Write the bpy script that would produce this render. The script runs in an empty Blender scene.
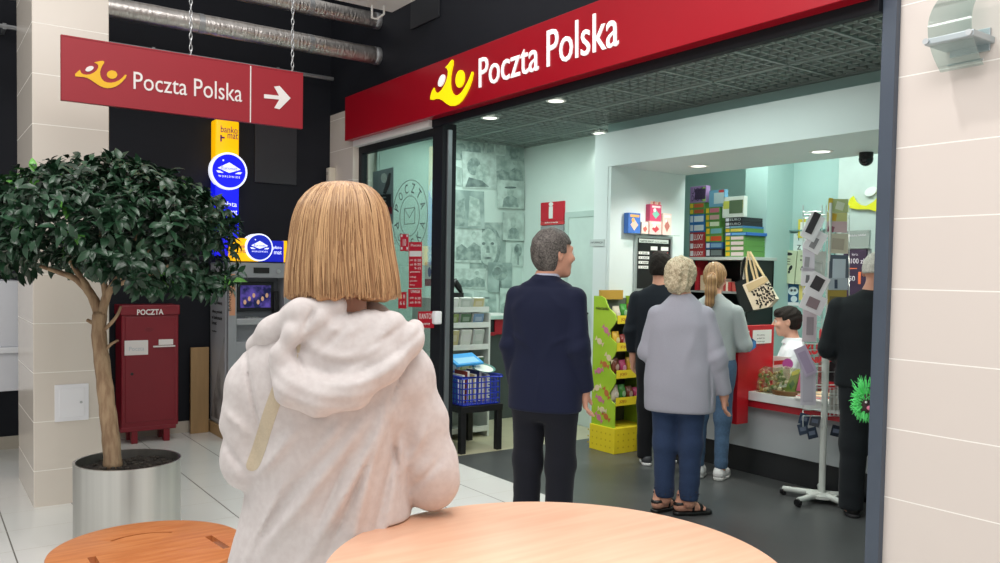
import bpy, bmesh, math, random
import numpy as np
from mathutils import Vector, Matrix
random.seed(7); RNG = np.random.default_rng(7)
PI = math.pi
scene = bpy.context.scene
COL = scene.collection

# ------------------------------------------------------------------ camera model (photo frame 1000x563)
F_PX, YAW, PITCH, ROLL, CX, CY, EYE = 828.7, .616846, -.0370664, .0167046, 500.0, 303.48, 1.5
def cam_axes():
    cy, sy = math.cos(YAW), math.sin(YAW)
    f = np.array([sy, cy, 0]); r = np.array([cy, -sy, 0]); u = np.array([0, 0, 1.])
    f2 = f*math.cos(PITCH)+u*math.sin(PITCH); u2 = -f*math.sin(PITCH)+u*math.cos(PITCH)
    return r*math.cos(ROLL)+u2*math.sin(ROLL), -r*math.sin(ROLL)+u2*math.cos(ROLL), f2
CR, CU, CF = cam_axes(); CC = np.array([0, 0, EYE])
def ray(x, y): return CF+(x-CX)/F_PX*CR-(y-CY)/F_PX*CU
def atX(x, y, X): d = ray(x, y); return Vector(CC+d*X/d[0])
def atY(x, y, Y): d = ray(x, y); return Vector(CC+d*Y/d[1])
def atZ(x, y, Z): d = ray(x, y); return Vector(CC+d*(Z-EYE)/d[2])
def atD(x, y, D): return Vector(CC+ray(x, y)*D)

cam = bpy.data.cameras.new('camera'); camo = bpy.data.objects.new('camera', cam); COL.objects.link(camo)
cam.sensor_width = 36; cam.lens = F_PX/1000*36; cam.shift_y = (CY-281.5)/1000; cam.clip_start = .05
m = Matrix.Identity(4)
for i in range(3):
    m[i][0] = CR[i]; m[i][1] = CU[i]; m[i][2] = -CF[i]; m[i][3] = CC[i]
camo.matrix_world = m
scene.camera = camo
vs = scene.view_settings
vs.view_transform = 'Standard'; vs.look = 'None'; vs.gamma = 1; vs.use_curve_mapping = False; vs.exposure = 0.0

# ------------------------------------------------------------------ materials
def lin(c):
    out = []
    for v in c[:3]:
        v = v/255
        out.append(v/12.92 if v <= .04045 else ((v+.055)/1.055)**2.4)
    return (*out, 1)
def new_mat(name):
    m = bpy.data.materials.new(name); m.use_nodes = True
    nt = m.node_tree; b = nt.nodes['Principled BSDF']
    return m, nt, b
def pos_node(nt): return nt.nodes.new('ShaderNodeNewGeometry').outputs['Position']
def obj_node(nt): return nt.nodes.new('ShaderNodeTexCoord').outputs['Object']
def mixrgb(nt, fac, a, b):
    n = nt.nodes.new('ShaderNodeMix'); n.data_type = 'RGBA'
    for s, v in ((n.inputs[0], fac), (n.inputs[6], a), (n.inputs[7], b)):
        if hasattr(v, 'is_linked') or isinstance(v, bpy.types.NodeSocket): nt.links.new(v, s)
        else: s.default_value = v
    return n.outputs[2]
def math_node(nt, op, a, b=None):
    n = nt.nodes.new('ShaderNodeMath'); n.operation = op
    for i, v in enumerate((a, b)):
        if v is None: continue
        if isinstance(v, bpy.types.NodeSocket): nt.links.new(v, n.inputs[i])
        else: n.inputs[i].default_value = v
    return n.outputs[0]
def noise_node(nt, vec, scale, detail=3, stretch=None):
    if stretch:
        mp = nt.nodes.new('ShaderNodeMapping'); nt.links.new(vec, mp.inputs[0]); mp.inputs['Scale'].default_value = stretch; vec = mp.outputs[0]
    n = nt.nodes.new('ShaderNodeTexNoise'); nt.links.new(vec, n.inputs['Vector']); n.inputs['Scale'].default_value = scale; n.inputs['Detail'].default_value = detail
    return n.outputs['Fac']
def mat(name, rgb, rough=.5, metal=0., var=.06, vscale=6, bump=0., bscale=60, stretch=None, emit=0., coat=0., spec=.5, sheen=0., rgb2=None, detail=3):
    m, nt, b = new_mat(name)
    c = lin(rgb); v = obj_node(nt)
    if rgb2: c2 = lin(rgb2)
    else: c2 = tuple(min(1, x*(1+var*2)) for x in c[:3])+(1,); c = tuple(x*(1-var*2) for x in c[:3])+(1,)
    fac = noise_node(nt, v, vscale, detail, stretch)
    if rgb2:
        mr = nt.nodes.new('ShaderNodeMapRange'); mr.inputs[1].default_value = .38; mr.inputs[2].default_value = .62; nt.links.new(fac, mr.inputs[0]); fac = mr.outputs[0]
    out = mixrgb(nt, fac, c, c2)
    nt.links.new(out, b.inputs['Base Color'])
    b.inputs['Roughness'].default_value = rough; b.inputs['Metallic'].default_value = metal
    b.inputs['Coat Weight'].default_value = coat; b.inputs['Specular IOR Level'].default_value = spec
    b.inputs['Sheen Weight'].default_value = sheen
    if emit:
        nt.links.new(out, b.inputs['Emission Color']); b.inputs['Emission Strength'].default_value = emit
    if bump:
        bn = nt.nodes.new('ShaderNodeBump'); bn.inputs['Strength'].default_value = bump; bn.inputs['Distance'].default_value = .01
        nt.links.new(noise_node(nt, v, bscale, 4, stretch), bn.inputs['Height']); nt.links.new(bn.outputs[0], b.inputs['Normal'])
    return m
def tile_mat(name, rgb, rough, axes, var=.03, coat=0.):
    """axes: (axis, period, phase, line width, line rgb)"""
    m, nt, b = new_mat(name); p = pos_node(nt)
    sx = nt.nodes.new('ShaderNodeSeparateXYZ'); nt.links.new(p, sx.inputs[0])
    c = lin(rgb)
    fac = noise_node(nt, p, 1.7, 4)
    col = mixrgb(nt, fac, tuple(x*(1-var) for x in c[:3])+(1,), tuple(min(1, x*(1+var)) for x in c[:3])+(1,))
    allm = None
    for ax, per, ph, w, lrgb in axes:
        t = math_node(nt, 'DIVIDE', math_node(nt, 'SUBTRACT', sx.outputs[ax], ph-per/2), per)
        t = math_node(nt, 'FRACT', math_node(nt, 'ADD', t, 1000))
        t = math_node(nt, 'ABSOLUTE', math_node(nt, 'SUBTRACT', t, .5))
        msk = math_node(nt, 'LESS_THAN', t, w/2/per)
        col = mixrgb(nt, msk, col, lin(lrgb))
        allm = msk if allm is None else math_node(nt, 'MAXIMUM', allm, msk)
    nt.links.new(col, b.inputs['Base Color'])
    r = math_node(nt, 'ADD', math_node(nt, 'MULTIPLY', allm, .4), rough)
    nt.links.new(r, b.inputs['Roughness'])
    bn = nt.nodes.new('ShaderNodeBump'); bn.inputs['Strength'].default_value = .25; bn.inputs['Distance'].default_value = .004; bn.invert = True
    nt.links.new(allm, bn.inputs['Height']); nt.links.new(bn.outputs[0], b.inputs['Normal'])
    b.inputs['Coat Weight'].default_value = coat
    return m
def attr_mat(name, rough=.5, spec=.5, bump=0., bscale=60, sheen=0., trans=0.):
    m, nt, b = new_mat(name)
    a = nt.nodes.new('ShaderNodeVertexColor'); a.layer_name = 'col'
    nt.links.new(a.outputs[0], b.inputs['Base Color'])
    b.inputs['Roughness'].default_value = rough; b.inputs['Specular IOR Level'].default_value = spec; b.inputs['Sheen Weight'].default_value = sheen
    if bump:
        bn = nt.nodes.new('ShaderNodeBump'); bn.inputs['Strength'].default_value = bump; bn.inputs['Distance'].default_value = .01
        nt.links.new(noise_node(nt, obj_node(nt), bscale), bn.inputs['Height']); nt.links.new(bn.outputs[0], b.inputs['Normal'])
    return m
def glass_mat(name, tint=(235, 245, 242), rough=0.0, refl=.12, alpha=.9):
    """thin pane: mostly transparent, mirror part by fresnel"""
    m, nt, b = new_mat(name)
    nt.nodes.remove(b)
    out = nt.nodes['Material Output']
    tr = nt.nodes.new('ShaderNodeBsdfTransparent'); tr.inputs[0].default_value = lin(tint)
    gl = nt.nodes.new('ShaderNodeBsdfGlossy'); gl.inputs['Roughness'].default_value = rough; gl.inputs[0].default_value = (1, 1, 1, 1)
    fr = nt.nodes.new('ShaderNodeLayerWeight')
    f = math_node(nt, 'ADD', math_node(nt, 'MULTIPLY', math_node(nt, 'POWER', fr.outputs['Facing'], 4), .8), refl)
    mx = nt.nodes.new('ShaderNodeMixShader'); nt.links.new(f, mx.inputs[0]); nt.links.new(tr.outputs[0], mx.inputs[1]); nt.links.new(gl.outputs[0], mx.inputs[2])
    nt.links.new(mx.outputs[0], out.inputs[0])
    return m
_mc = {}
def flat(rgb, rough=.55, **k):
    """plain coloured material, cached"""
    key = (tuple(rgb), rough, tuple(sorted(k.items())))
    if key not in _mc: _mc[key] = mat('paint_%d_%d_%d' % tuple(rgb[:3]), rgb, rough, var=k.pop('var', .04), **k)
    return _mc[key]

# ------------------------------------------------------------------ mesh building
class MB:
    def __init__(self): self.v = []; self.f = []; self.m = []; self.c = None
    def add(self, vs, fs, mi=0):
        o = len(self.v); self.v += [tuple(p) for p in vs]; self.f += [tuple(i+o for i in f) for f in fs]; self.m += [mi]*len(fs); return self
    def box(self, x0, x1, y0, y1, z0, z1, b=0, mi=0, M=None, seg=2):
        vs = [(x, y, z) for z in (z0, z1) for y in (y0, y1) for x in (x0, x1)]
        fs = [(0, 2, 3, 1), (4, 5, 7, 6), (0, 1, 5, 4), (2, 6, 7, 3), (0, 4, 6, 2), (1, 3, 7, 5)]
        if b:
            bm = bmesh.new(); bv = [bm.verts.new(p) for p in vs]
            for f in fs: bm.faces.new([bv[i] for i in f])
            bmesh.ops.bevel(bm, geom=bm.edges[:], offset=b, segments=seg, affect='EDGES', profile=.5)
            bm.verts.index_update(); vs = [v.co[:] for v in bm.verts]; fs = [[v.index for v in f.verts] for f in bm.faces]; bm.free()
        if M is not None: vs = [M @ Vector(p) for p in vs]
        return self.add(vs, fs, mi)
    def slab(self, o, u, v, w, h, t, b=0, mi=0):
        """box with corner o, spanning w along u, h along v, thickness t along u x v (towards the viewer side)"""
        u = Vector(u).normalized(); v = Vector(v).normalized(); n = u.cross(v)
        M = Matrix((( u.x, v.x, n.x, o[0]), (u.y, v.y, n.y, o[1]), (u.z, v.z, n.z, o[2]), (0, 0, 0, 1)))
        return self.box(0, w, 0, h, min(0, t), max(0, t), b, mi, M)
    def tube(self, path, r, n=8, mi=0, closed=False, caps=True):
        P = [Vector(p) for p in path]; k = len(P)
        R = r if isinstance(r, (list, tuple)) else [r]*k
        vs = []; fs = []; prev = None
        for i, p in enumerate(P):
            if closed: t = (P[(i+1) % k]-P[i-1]).normalized()
            else: t = (P[min(i+1, k-1)]-P[max(i-1, 0)]).normalized()
            if prev is None:
                a = Vector((0, 0, 1)) if abs(t.z) < .9 else Vector((1, 0, 0)); x = a.cross(t).normalized()
            else:
                x = (prev-t*prev.dot(t)).normalized()
            prev = x; y = t.cross(x)
            for j in range(n):
                a = 2*PI*j/n; vs.append(p+(x*math.cos(a)+y*math.sin(a))*R[i])
        for i in range(k if closed else k-1):
            for j in range(n):
                a = i*n+j; b = i*n+(j+1) % n; c = ((i+1) % k)*n
                fs.append((a, b, c+(j+1) % n, c+j))
        if caps and not closed: fs.append(tuple(range(n-1, -1, -1))); fs.append(tuple((k-1)*n+j for j in range(n)))
        return self.add(vs, fs, mi)
    def cyl(self, a, b, r0, r1=None, n=24, mi=0): return self.tube([a, b], [r0, r0 if r1 is None else r1], n, mi)
    def lathe(self, prof, n=32, c=(0, 0, 0), mi=0, M=None, caps=True):
        vs = []; fs = []
        for r, z in prof:
            for j in range(n):
                a = 2*PI*j/n; p = Vector((r*math.cos(a), r*math.sin(a), z)); p = (M @ p) if M is not None else p
                vs.append(p+Vector(c))
        k = len(prof)
        for i in range(k-1):
            for j in range(n): fs.append((i*n+j, i*n+(j+1) % n, (i+1)*n+(j+1) % n, (i+1)*n+j))
        if caps and prof[0][0] > 1e-6: fs.append(tuple(range(n-1, -1, -1)))
        if caps and prof[-1][0] > 1e-6: fs.append(tuple((k-1)*n+j for j in range(n)))
        return self.add(vs, fs, mi)
    def ball(self, c, r, n=16, mi=0, M=None):
        if not isinstance(r, (tuple, list)): r = (r, r, r)
        vs = []; fs = []; h = n//2
        for i in range(h+1):
            t = PI*i/h
            for j in range(n):
                a = 2*PI*j/n; p = Vector((r[0]*math.sin(t)*math.cos(a), r[1]*math.sin(t)*math.sin(a), -r[2]*math.cos(t)))
                if M is not None: p = M @ p
                vs.append(p+Vector(c))
        for i in range(h):
            for j in range(n): fs.append((i*n+j, i*n+(j+1) % n, (i+1)*n+(j+1) % n, (i+1)*n+j))
        return self.add(vs, fs, mi)
    def poly(self, pts, n, t, mi=0):
        """polygon pts (3D, one plane) thickened by t along n"""
        n = Vector(n).normalized(); P = [Vector(p) for p in pts]; k = len(P)
        nn = Vector((0, 0, 0))
        for i in range(k): nn += P[i].cross(P[(i+1) % k])
        if nn.dot(n) < 0: P.reverse()
        vs = P+[p+n*t for p in P]
        fs = [tuple(range(k-1, -1, -1)), tuple(range(k, 2*k))]+[(i, (i+1) % k, k+(i+1) % k, k+i) for i in range(k)]
        return self.add(vs, fs, mi)
    def build(self, name, ms, parent=None, smooth=False, local=False, bevel=0, weld=False):
        me = bpy.data.meshes.new(name)
        off = Vector((0, 0, 0))
        if parent is not None and not local:
            p = parent
            while p is not None: off += p.location; p = p.parent
        me.from_pydata([(v[0]-off.x, v[1]-off.y, v[2]-off.z) for v in self.v], [], self.f)
        if not isinstance(ms, (list, tuple)): ms = [ms]
        for q in ms: me.materials.append(q)
        for p, i in zip(me.polygons, self.m): p.material_index = i
        bm = bmesh.new(); bm.from_mesh(me)
        if weld: bmesh.ops.remove_doubles(bm, verts=bm.verts[:], dist=1e-5)
        bmesh.ops.recalc_face_normals(bm, faces=bm.faces[:]); bm.to_mesh(me); bm.free()
        if smooth: shade(me, 40 if smooth is True else smooth)
        o = bpy.data.objects.new(name, me); COL.objects.link(o)
        if parent is not None: o.parent = parent
        return o
def shade(me, ang=40):
    for p in me.polygons: p.use_smooth = True
    if ang < 179: me.set_sharp_from_angle(angle=math.radians(ang))
def center_origin(o):
    """origin of a top-level mesh to the middle of its base"""
    me = o.data; n = len(me.vertices); a = np.empty(n*3, np.float32); me.vertices.foreach_get('co', a); a = a.reshape(-1, 3)
    lo, hi = a.min(0), a.max(0); c = np.array([(lo[0]+hi[0])/2, (lo[1]+hi[1])/2, lo[2]])
    me.vertices.foreach_set('co', (a-c).ravel()); o.location = Vector(c.tolist())+o.location; me.update()
def tag(o, label, cat, group=None, kind=None):
    o['label'] = label; o['category'] = cat
    if group: o['group'] = group
    if kind: o['kind'] = kind
    return o
def thing(name, label, cat, loc=(0, 0, 0), rz=0, group=None):
    o = bpy.data.objects.new(name, None); o.empty_display_size = .1; COL.objects.link(o)
    o.location = loc; o.rotation_euler = (0, 0, rz)
    return tag(o, label, cat, group)
def single(mb, name, ms, label, cat, group=None, smooth=False):
    o = mb.build(name, ms, smooth=smooth); center_origin(o); return tag(o, label, cat, group)
def struct(name, mb, ms, parent=None, smooth=False):
    o = mb.build(name, ms, parent, smooth=smooth)
    if parent is None: o['kind'] = 'structure'
    return o

_tx = {}
def text_geo(s, bold=0.):
    if (s, bold) not in _tx:
        cu = bpy.data.curves.new('t', 'FONT'); cu.body = s; cu.resolution_u = 3; cu.extrude = .5; cu.offset = bold; cu.align_x = 'LEFT'
        o = bpy.data.objects.new('t', cu); COL.objects.link(o)
        dg = bpy.context.evaluated_depsgraph_get(); me = bpy.data.meshes.new_from_object(o.evaluated_get(dg))
        vs = np.array([v.co[:] for v in me.vertices]); fs = [tuple(p.vertices) for p in me.polygons]
        bpy.data.objects.remove(o); bpy.data.curves.remove(cu); bpy.data.meshes.remove(me)
        lo, hi = vs.min(0), vs.max(0); vs = (vs-lo)/np.maximum(hi-lo, 1e-6)
        _tx[(s, bold)] = (vs, fs)
    return _tx[(s, bold)]
def text(mb, s, o, u, v, w, h, t=.003, mi=0, bold=0.):
    """text whose ink box starts at o and spans w along u and h along v"""
    vs, fs = text_geo(s, bold); u = Vector(u).normalized(); v = Vector(v).normalized(); n = u.cross(v); o = Vector(o)
    return mb.add([o+u*(p[0]*w)+v*(p[1]*h)+n*(p[2]*t) for p in vs], fs, mi)
def text_pts(mb, s, bl, br, tl, t=.003, mi=0, bold=0.):
    """text fitted to the parallelogram bottom-left, bottom-right, top-left (all on the same real plane)"""
    vs, fs = text_geo(s, bold); U = Vector(br)-Vector(bl); V = Vector(tl)-Vector(bl); n = U.cross(V).normalized(); o = Vector(bl)
    return mb.add([o+U*p[0]+V*p[1]+n*(p[2]*t) for p in vs], fs, mi)
def ellipse(c, u, v, ru, rv, n=28, rot=0.):
    c = Vector(c); u = Vector(u).normalized(); v = Vector(v).normalized(); out = []
    for i in range(n):
        a = 2*PI*i/n; x = ru*math.cos(a); y = rv*math.sin(a)
        out.append(c+u*(x*math.cos(rot)-y*math.sin(rot))+v*(x*math.sin(rot)+y*math.cos(rot)))
    return out
UX, UY, UZ = Vector((1, 0, 0)), Vector((0, 1, 0)), Vector((0, 0, 1))
RX = -UY     # "to the right" on walls that face the mall (normal -X)
def copy_tree(o, parent=None):
    c = o.copy(); COL.objects.link(c)
    if parent is not None: c.parent = parent
    for ch in list(o.children): copy_tree(ch, c)
    return c
# ------------------------------------------------------------------ shared materials
LINE = (238, 234, 226)
M_floor = tile_mat('floor_tiles', (232, 231, 227), .16, [(0, .39, .42, .007, (112, 108, 102)), (1, .39, 4.96, .006, (186, 182, 174))], .03)
M_vinyl = mat('dark_vinyl', (78, 80, 80), .34, var=.14, vscale=2.2, bump=.02, bscale=150)
M_cream = mat('cream_floor', (196, 190, 160), .3, var=.06)
M_tile_r = tile_mat('beige_wall_tiles', (219, 209, 202), .22, [(2, .305, .543, .005, (248, 244, 238))], .025)
M_tile_c = tile_mat('beige_column_tiles', (220, 211, 200), .22, [(2, .305, .53, .005, (244, 240, 232))], .03)
M_black = mat('black_wall_paint', (27, 29, 36), .65, var=.05, spec=.25)
M_skirt = mat('skirting_tile', (196, 186, 172), .25)
M_red = mat('fascia_red', (166, 12, 32), .28, var=.02, spec=.4)
M_signred = mat('sign_red', (152, 26, 40), .42, var=.02)
M_dark = mat('anthracite_frame', (24, 27, 32), .55, spec=.25)
M_post = mat('grey_blue_post', (72, 82, 96), .4, metal=.1)
M_white = mat('white_paint', (236, 236, 232), .5, var=.01)
M_letter = mat('white_letter', (246, 246, 246), .4, var=.0, emit=.45)
M_letter2 = mat('white_vinyl', (232, 226, 224), .5, var=.0)
M_yel_lit = mat('yellow_lit', (250, 230, 12), .4, var=.0, emit=.5)
M_yel = mat('yellow_vinyl', (236, 182, 28), .45, var=.01)
M_steel = mat('brushed_steel', (196, 196, 192), .3, metal=1., var=.08, vscale=30, stretch=(1, 1, .02), bump=.03, bscale=200)
M_alu = mat('aluminium', (190, 194, 196), .35, metal=.8)
M_foil = mat('foil_duct', (205, 200, 196), .32, metal=1., var=.14, vscale=10, bump=.55, bscale=22, stretch=(3, 1, 1))
M_zinc = mat('zinc', (176, 178, 180), .4, metal=.9)
M_grey = mat('grey_plastic', (150, 152, 154), .45)
M_shopwall = mat('shop_wall_paint', (214, 228, 222), .6, var=.015)
M_portal = mat('portal_paint', (222, 232, 231), .55, var=.01)
M_tealwall = mat('pale_teal_paint', (178, 206, 201), .6, var=.015)
M_pane = glass_mat('window_glass', (232, 243, 240), refl=.10)
M_blackp = mat('black_plastic', (18, 18, 20), .4)

# ------------------------------------------------------------------ setting
WB = 7.765
struct('floor', MB().box(-3.5, 3.49, -3, WB+.1, -.1, 0), M_floor)
struct('floor_shop', MB().box(3.49, 7.2, 1.7, 5.66, -.1, 0), M_vinyl)
struct('floor_shop', MB().box(3.49, 7.2, 5.66, 7.6, -.1, 0), M_cream)
struct('wall_back', MB().box(-3.5, 3.6, WB, WB+.12, -.1, 4.6), M_black)
struct('baseboard_back', MB().box(-3.5, 3.39, WB-.012, WB, 0, .105, b=.002), M_skirt)
struct('wall_right', MB().box(3.49, 3.64, -1.2, 1.966, -.1, 4.6), M_tile_r)
struct('wall_facade', MB().box(3.40, 3.64, 7.235, WB, -.1, 3.03), M_tile_c)
struct('trim_1', MB().box(3.40, 3.66, 2.032, WB, 3.03, 4.6), M_black)                  # bulkhead above the sign band
struct('trim_2', MB().box(3.43, 3.48, 2.033, 5.83, 2.662, 3.03, b=.003), M_dark)        # header of the opening
struct('trim_3', MB().box(3.40, 3.62, 5.83, 7.235, 2.665, 2.75), M_white)              # white strip over the window
struct('trim_4', MB().box(3.455, 3.53, 1.966, 2.030, 0, 3.03, b=.003), M_post)          # right jamb post
struct('trim_5', MB().box(3.44, 3.57, 5.675, 5.83, 0, 2.68, b=.004), M_dark)           # left jamb post
struct('trim_6', MB().box(3.48, 3.52, 5.655, 5.675, 0, 2.63, b=.003), mat('door_edge', (128, 134, 138), .35, metal=.6))           # door edge strip
w = struct('window_1', MB().box(3.46, 3.53, 7.175, 7.235, 0, 2.665, b=.003).box(3.46, 3.53, 5.83, 7.175, 2.60, 2.665, b=.003).box(3.46, 3.53, 5.83, 7.175, 0, .09, b=.003), M_dark)
MB().box(3.490, 3.498, 5.83, 7.175, .09, 2.60).build('window_pane', M_pane, w)
# column
cmx0, cmx1, cmy0, cmy1 = .600, 1.029, 5.79, 6.68
struct('column', MB().box(cmx0, cmx1, cmy0, cmy1, -.05, 4.6, b=.006, seg=2), M_tile_c)
# shop shell
struct('wall_mural', MB().box(3.64, 5.5, 7.2, 7.3, -.1, 3.2), M_shopwall)
struct('wall_shop', MB().box(5.4, 5.5, 5.56, 7.2, -.1, 3.2), M_shopwall)
pw = MB().box(4.95, 5.5, 5.387, 5.56, -.02, 2.44).box(4.95, 5.92, 1.75, 5.56, 2.44, 2.735)
struct('wall_portal', pw, M_portal)
struct('wall_reveal', MB().box(5.5, 5.89, 5.35, 5.56, -.1, 2.44).box(4.955, 5.5, 5.35, 5.387, -.02, 2.44), M_portal)
struct('wall_upper', MB().box(5.1, 5.25, 1.75, 5.56, 2.735, 3.2), M_tealwall)
struct('wall_counter_back', MB().box(7.0, 7.1, 1.7, 6.7, -.1, 3.1), M_tealwall)
struct('wall_counter_left', MB().box(5.89, 7.0, 6.6, 6.7, -.1, 3.1).box(5.5, 5.89, 5.56, 6.7, -.1, 3.1), M_tealwall)
struct('wall_counter_right', MB().box(3.64, 7.0, 1.65, 1.75, -.1, 3.2), M_tealwall)
struct('ceiling_counter', MB().box(5.92, 7.0, 1.7, 6.6, 3.0, 3.1), M_white)
a = atX(745, 200, 6.6); b_ = atX(767, 200, 6.6)
struct('pillar_counter', MB().box(6.6, 7.0, b_.y, a.y, 0, 3.0), M_tealwall)
a = atX(838, 200, 6.9)
struct('wall_counter_end', MB().box(6.9, 7.0, 1.75, a.y, 0, 3.0), mat('end_wall_paint', (200, 211, 206), .6))
# eggcrate ceiling and dark void above it
M_grid = mat('grid_slats', (140, 152, 147), .5)
g = MB(); zg0, zg1 = 2.85, 2.90
y = 2.02
while y < 7.19: g.box(3.64, 5.4 if y > 5.56 else 5.1, y-.006, y+.006, zg0+.004, zg1-.01); y += .0857
x = 3.66
while x < 5.4: g.box(x-.006, x+.006, 2.0 if x < 5.1 else 5.56, 7.2, zg0+.004, zg1); x += .0857
for k in range(9): g.box(3.64, 5.4 if 2.1+.6*k > 5.56 else 5.1, 2.1+.6*k-.011, 2.1+.6*k+.011, zg0-.004, zg1+.01)
for k in range(3): g.box(3.95+.6*k-.011, 3.95+.6*k+.011, 2.0 if 3.95+.6*k < 5.1 else 5.56, 7.2, zg0-.004, zg1+.01)
g.box(5.06, 5.1, 1.75, 5.56, zg0-.006, zg1).box(5.37, 5.4, 5.56, 7.2, zg0-.006, zg1).box(3.64, 5.4, 7.17, 7.2, zg0-.006, zg1)
struct('ceiling', g, M_grid)
struct('ceiling_void', MB().box(3.6, 5.5, 1.75, 7.3, 3.2, 3.3), mat('void_grey', (44, 50, 48), .8))
struct('trim_7', MB().box(3.60, 3.64, 1.75, 7.2, 2.80, 3.2), mat('grid_edge', (96, 104, 102), .5))
# door in the shop wall
d = struct('door_1', MB().box(5.385, 5.40, 5.57, 6.42, 0, 2.06, b=.003), mat('door_paint', (206, 222, 216), .5))
MB().box(5.378, 5.41, 6.42, 6.48, 0, 2.12, b=.003).box(5.378, 5.41, 5.565, 6.42, 2.06, 2.12, b=.003).build('door_frame', mat('door_frame_paint', (186, 204, 198), .5), d)
hp = atX(585, 313.5, 5.35)
MB().ball(hp, .022, 12).cyl(hp, hp+Vector((.04, 0, 0)), .01).build('door_handle', M_blackp, d, smooth=True)

# ------------------------------------------------------------------ mall objects
# fascia sign
XS = 3.34
fs = thing('shop_sign', 'long red sign band with yellow post horn and white lettering over the shop front', 'sign', (XS+.05, 4.6, 2.72))
MB().box(XS, 3.43, 2.04, 7.29, 2.72, 3.128, b=.003).build('sign_box', M_red, fs)
def trace(pts, ox, oy, sc, fn): return [fn(ox+x/sc, oy+y/sc) for x, y in pts]
fX = lambda x, y: atX(x, y, XS-.001)
horn_f = [(58,465),(60,430),(75,385),(92,355),(98,385),(115,405),(140,400),(165,375),(190,335),(210,290),(222,240),(225,200),(215,175),(198,165),(225,140),(245,110),(262,92),(270,100),(270,140),(258,190),(248,250),(245,310),(250,365),(265,405),(290,430),(320,425),(350,400),(380,355),(410,300),(435,240),(448,205),(457,205),(458,225),(445,290),(420,360),(390,420),(355,475),(320,510),(285,525),(245,525),(210,505),(175,475),(140,460),(110,458),(80,470)]
def oval_px(cx, cy, rx, ry, rot, ox, oy, sc, fn, n=24):
    out = []
    for i in range(n):
        t = 2*PI*i/n; x = rx*math.cos(t); y = ry*math.sin(t)
        out.append(fn(ox+(cx+x*math.cos(rot)-y*math.sin(rot))/sc, oy+(cy+x*math.sin(rot)+y*math.cos(rot))/sc))
    return out
MB().poly(trace(horn_f, 425, 50, 9.3875, fX), -UX, .01).poly(oval_px(336, 272, 40, 83, .12, 425, 50, 9.3875, fX), -UX, .01).build('horn_emblem', M_yel_lit, fs)
MB().poly(oval_px(162, 288, 25, 60, .33, 425, 50, 9.3875, fX), -UX, .01).build('emblem_dot', M_letter, fs)
mb = MB()
text_pts(mb, 'Poczta', fX(479.5, 88.2), fX(539, 70.2), fX(479.5, 58.8), .008)
text_pts(mb, 'Polska', fX(547.5, 67.5), fX(619, 45.5), fX(547.5, 31.2), .008)
mb.build('sign_lettering', M_letter, fs)

# hanging direction sign
YS = 5.0
pY = lambda x, y: atY(x, y, YS)
bl, br = pY(61.2, 100.4), pY(302.8, 128.6); tl = pY(61.2, 36.4); tr = pY(303, 73.8)
sx0, sx1, sz0, sz1 = bl.x, br.x, (bl.z+br.z)/2, (tl.z+tr.z)/2
hs = thing('hanging_sign', 'red direction sign with white right arrow and yellow horn, hanging on two chains', 'sign', ((sx0+sx1)/2, YS, sz0))
MB().box(sx0, sx1, YS, YS+.03, sz0, sz1, b=.002).box(sx0, sx1, YS-.001, YS+.031, sz1, sz1+.008).build('sign_panel', M_signred, hs)
horn_h = [(190,330),(188,300),(215,275),(248,248),(262,285),(290,303),(330,310),(375,305),(420,285),(455,258),(475,225),(478,195),(465,175),(425,155),(465,148),(500,138),(535,137),(552,145),(550,165),(530,195),(510,235),(500,280),(503,320),(520,360),(550,392),(590,407),(640,410),(690,400),(735,380),(775,350),(810,312),(825,308),(832,322),(815,355),(780,395),(735,435),(690,460),(640,475),(590,478),(540,468),(490,445),(440,412),(390,378),(340,350),(290,338),(240,335)]
MB().poly(trace(horn_h, 60, 50, 12.5, pY), -UY, .003).poly(oval_px(650, 308, 65, 52, .1, 60, 50, 12.5, pY), -UY, .003).build('horn_emblem', M_yel, hs)
MB().poly(oval_px(368, 235, 54, 30, -.4, 60, 50, 12.5, pY), -UY, .003).build('emblem_dot', M_letter2, hs)
mb = MB()
text_pts(mb, 'Poczta', pY(133.5, 89.0), pY(187, 95.6), pY(133.5, 71.6), .003)
text_pts(mb, 'Polska', pY(194, 96.2), pY(242, 102.2), pY(194, 78.4), .003)
mb.build('sign_lettering', M_letter2, hs)
mb = MB(); a, b_ = pY(250.6, 66), pY(250.6, 122.5)
mb.box(a.x-.003, a.x+.003, YS-.003, YS, b_.z, sz1)
mb.build('divider_line', M_letter2, hs)
ar = [(264,94.2),(279,95.8),(274,86.6),(279.5,86),(290.4,98.3),(279.5,109.3),(274.2,108),(279.2,99.6),(264,98.2)]
MB().poly([pY(*p) for p in ar], -UY, .003).build('arrow', M_letter2, hs)
mb = MB()
for px_, py_ in ((191.5, 55), (293.3, 71)):
    p = pY(px_, py_); z = sz1; k = 0
    while z < 4.3:
        c = Vector((p.x, YS+.015, z+.02)); u = UX if k % 2 else UY
        mb.tube([c+u*(.008*math.cos(t))+UZ*(.021*math.sin(t)) for t in [2*PI*j/8 for j in range(8)]], .0028, 5, closed=True)
        z += .033; k += 1
    ch = mb.build('chain', M_zinc, hs, smooth=True); mb = MB()

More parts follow.
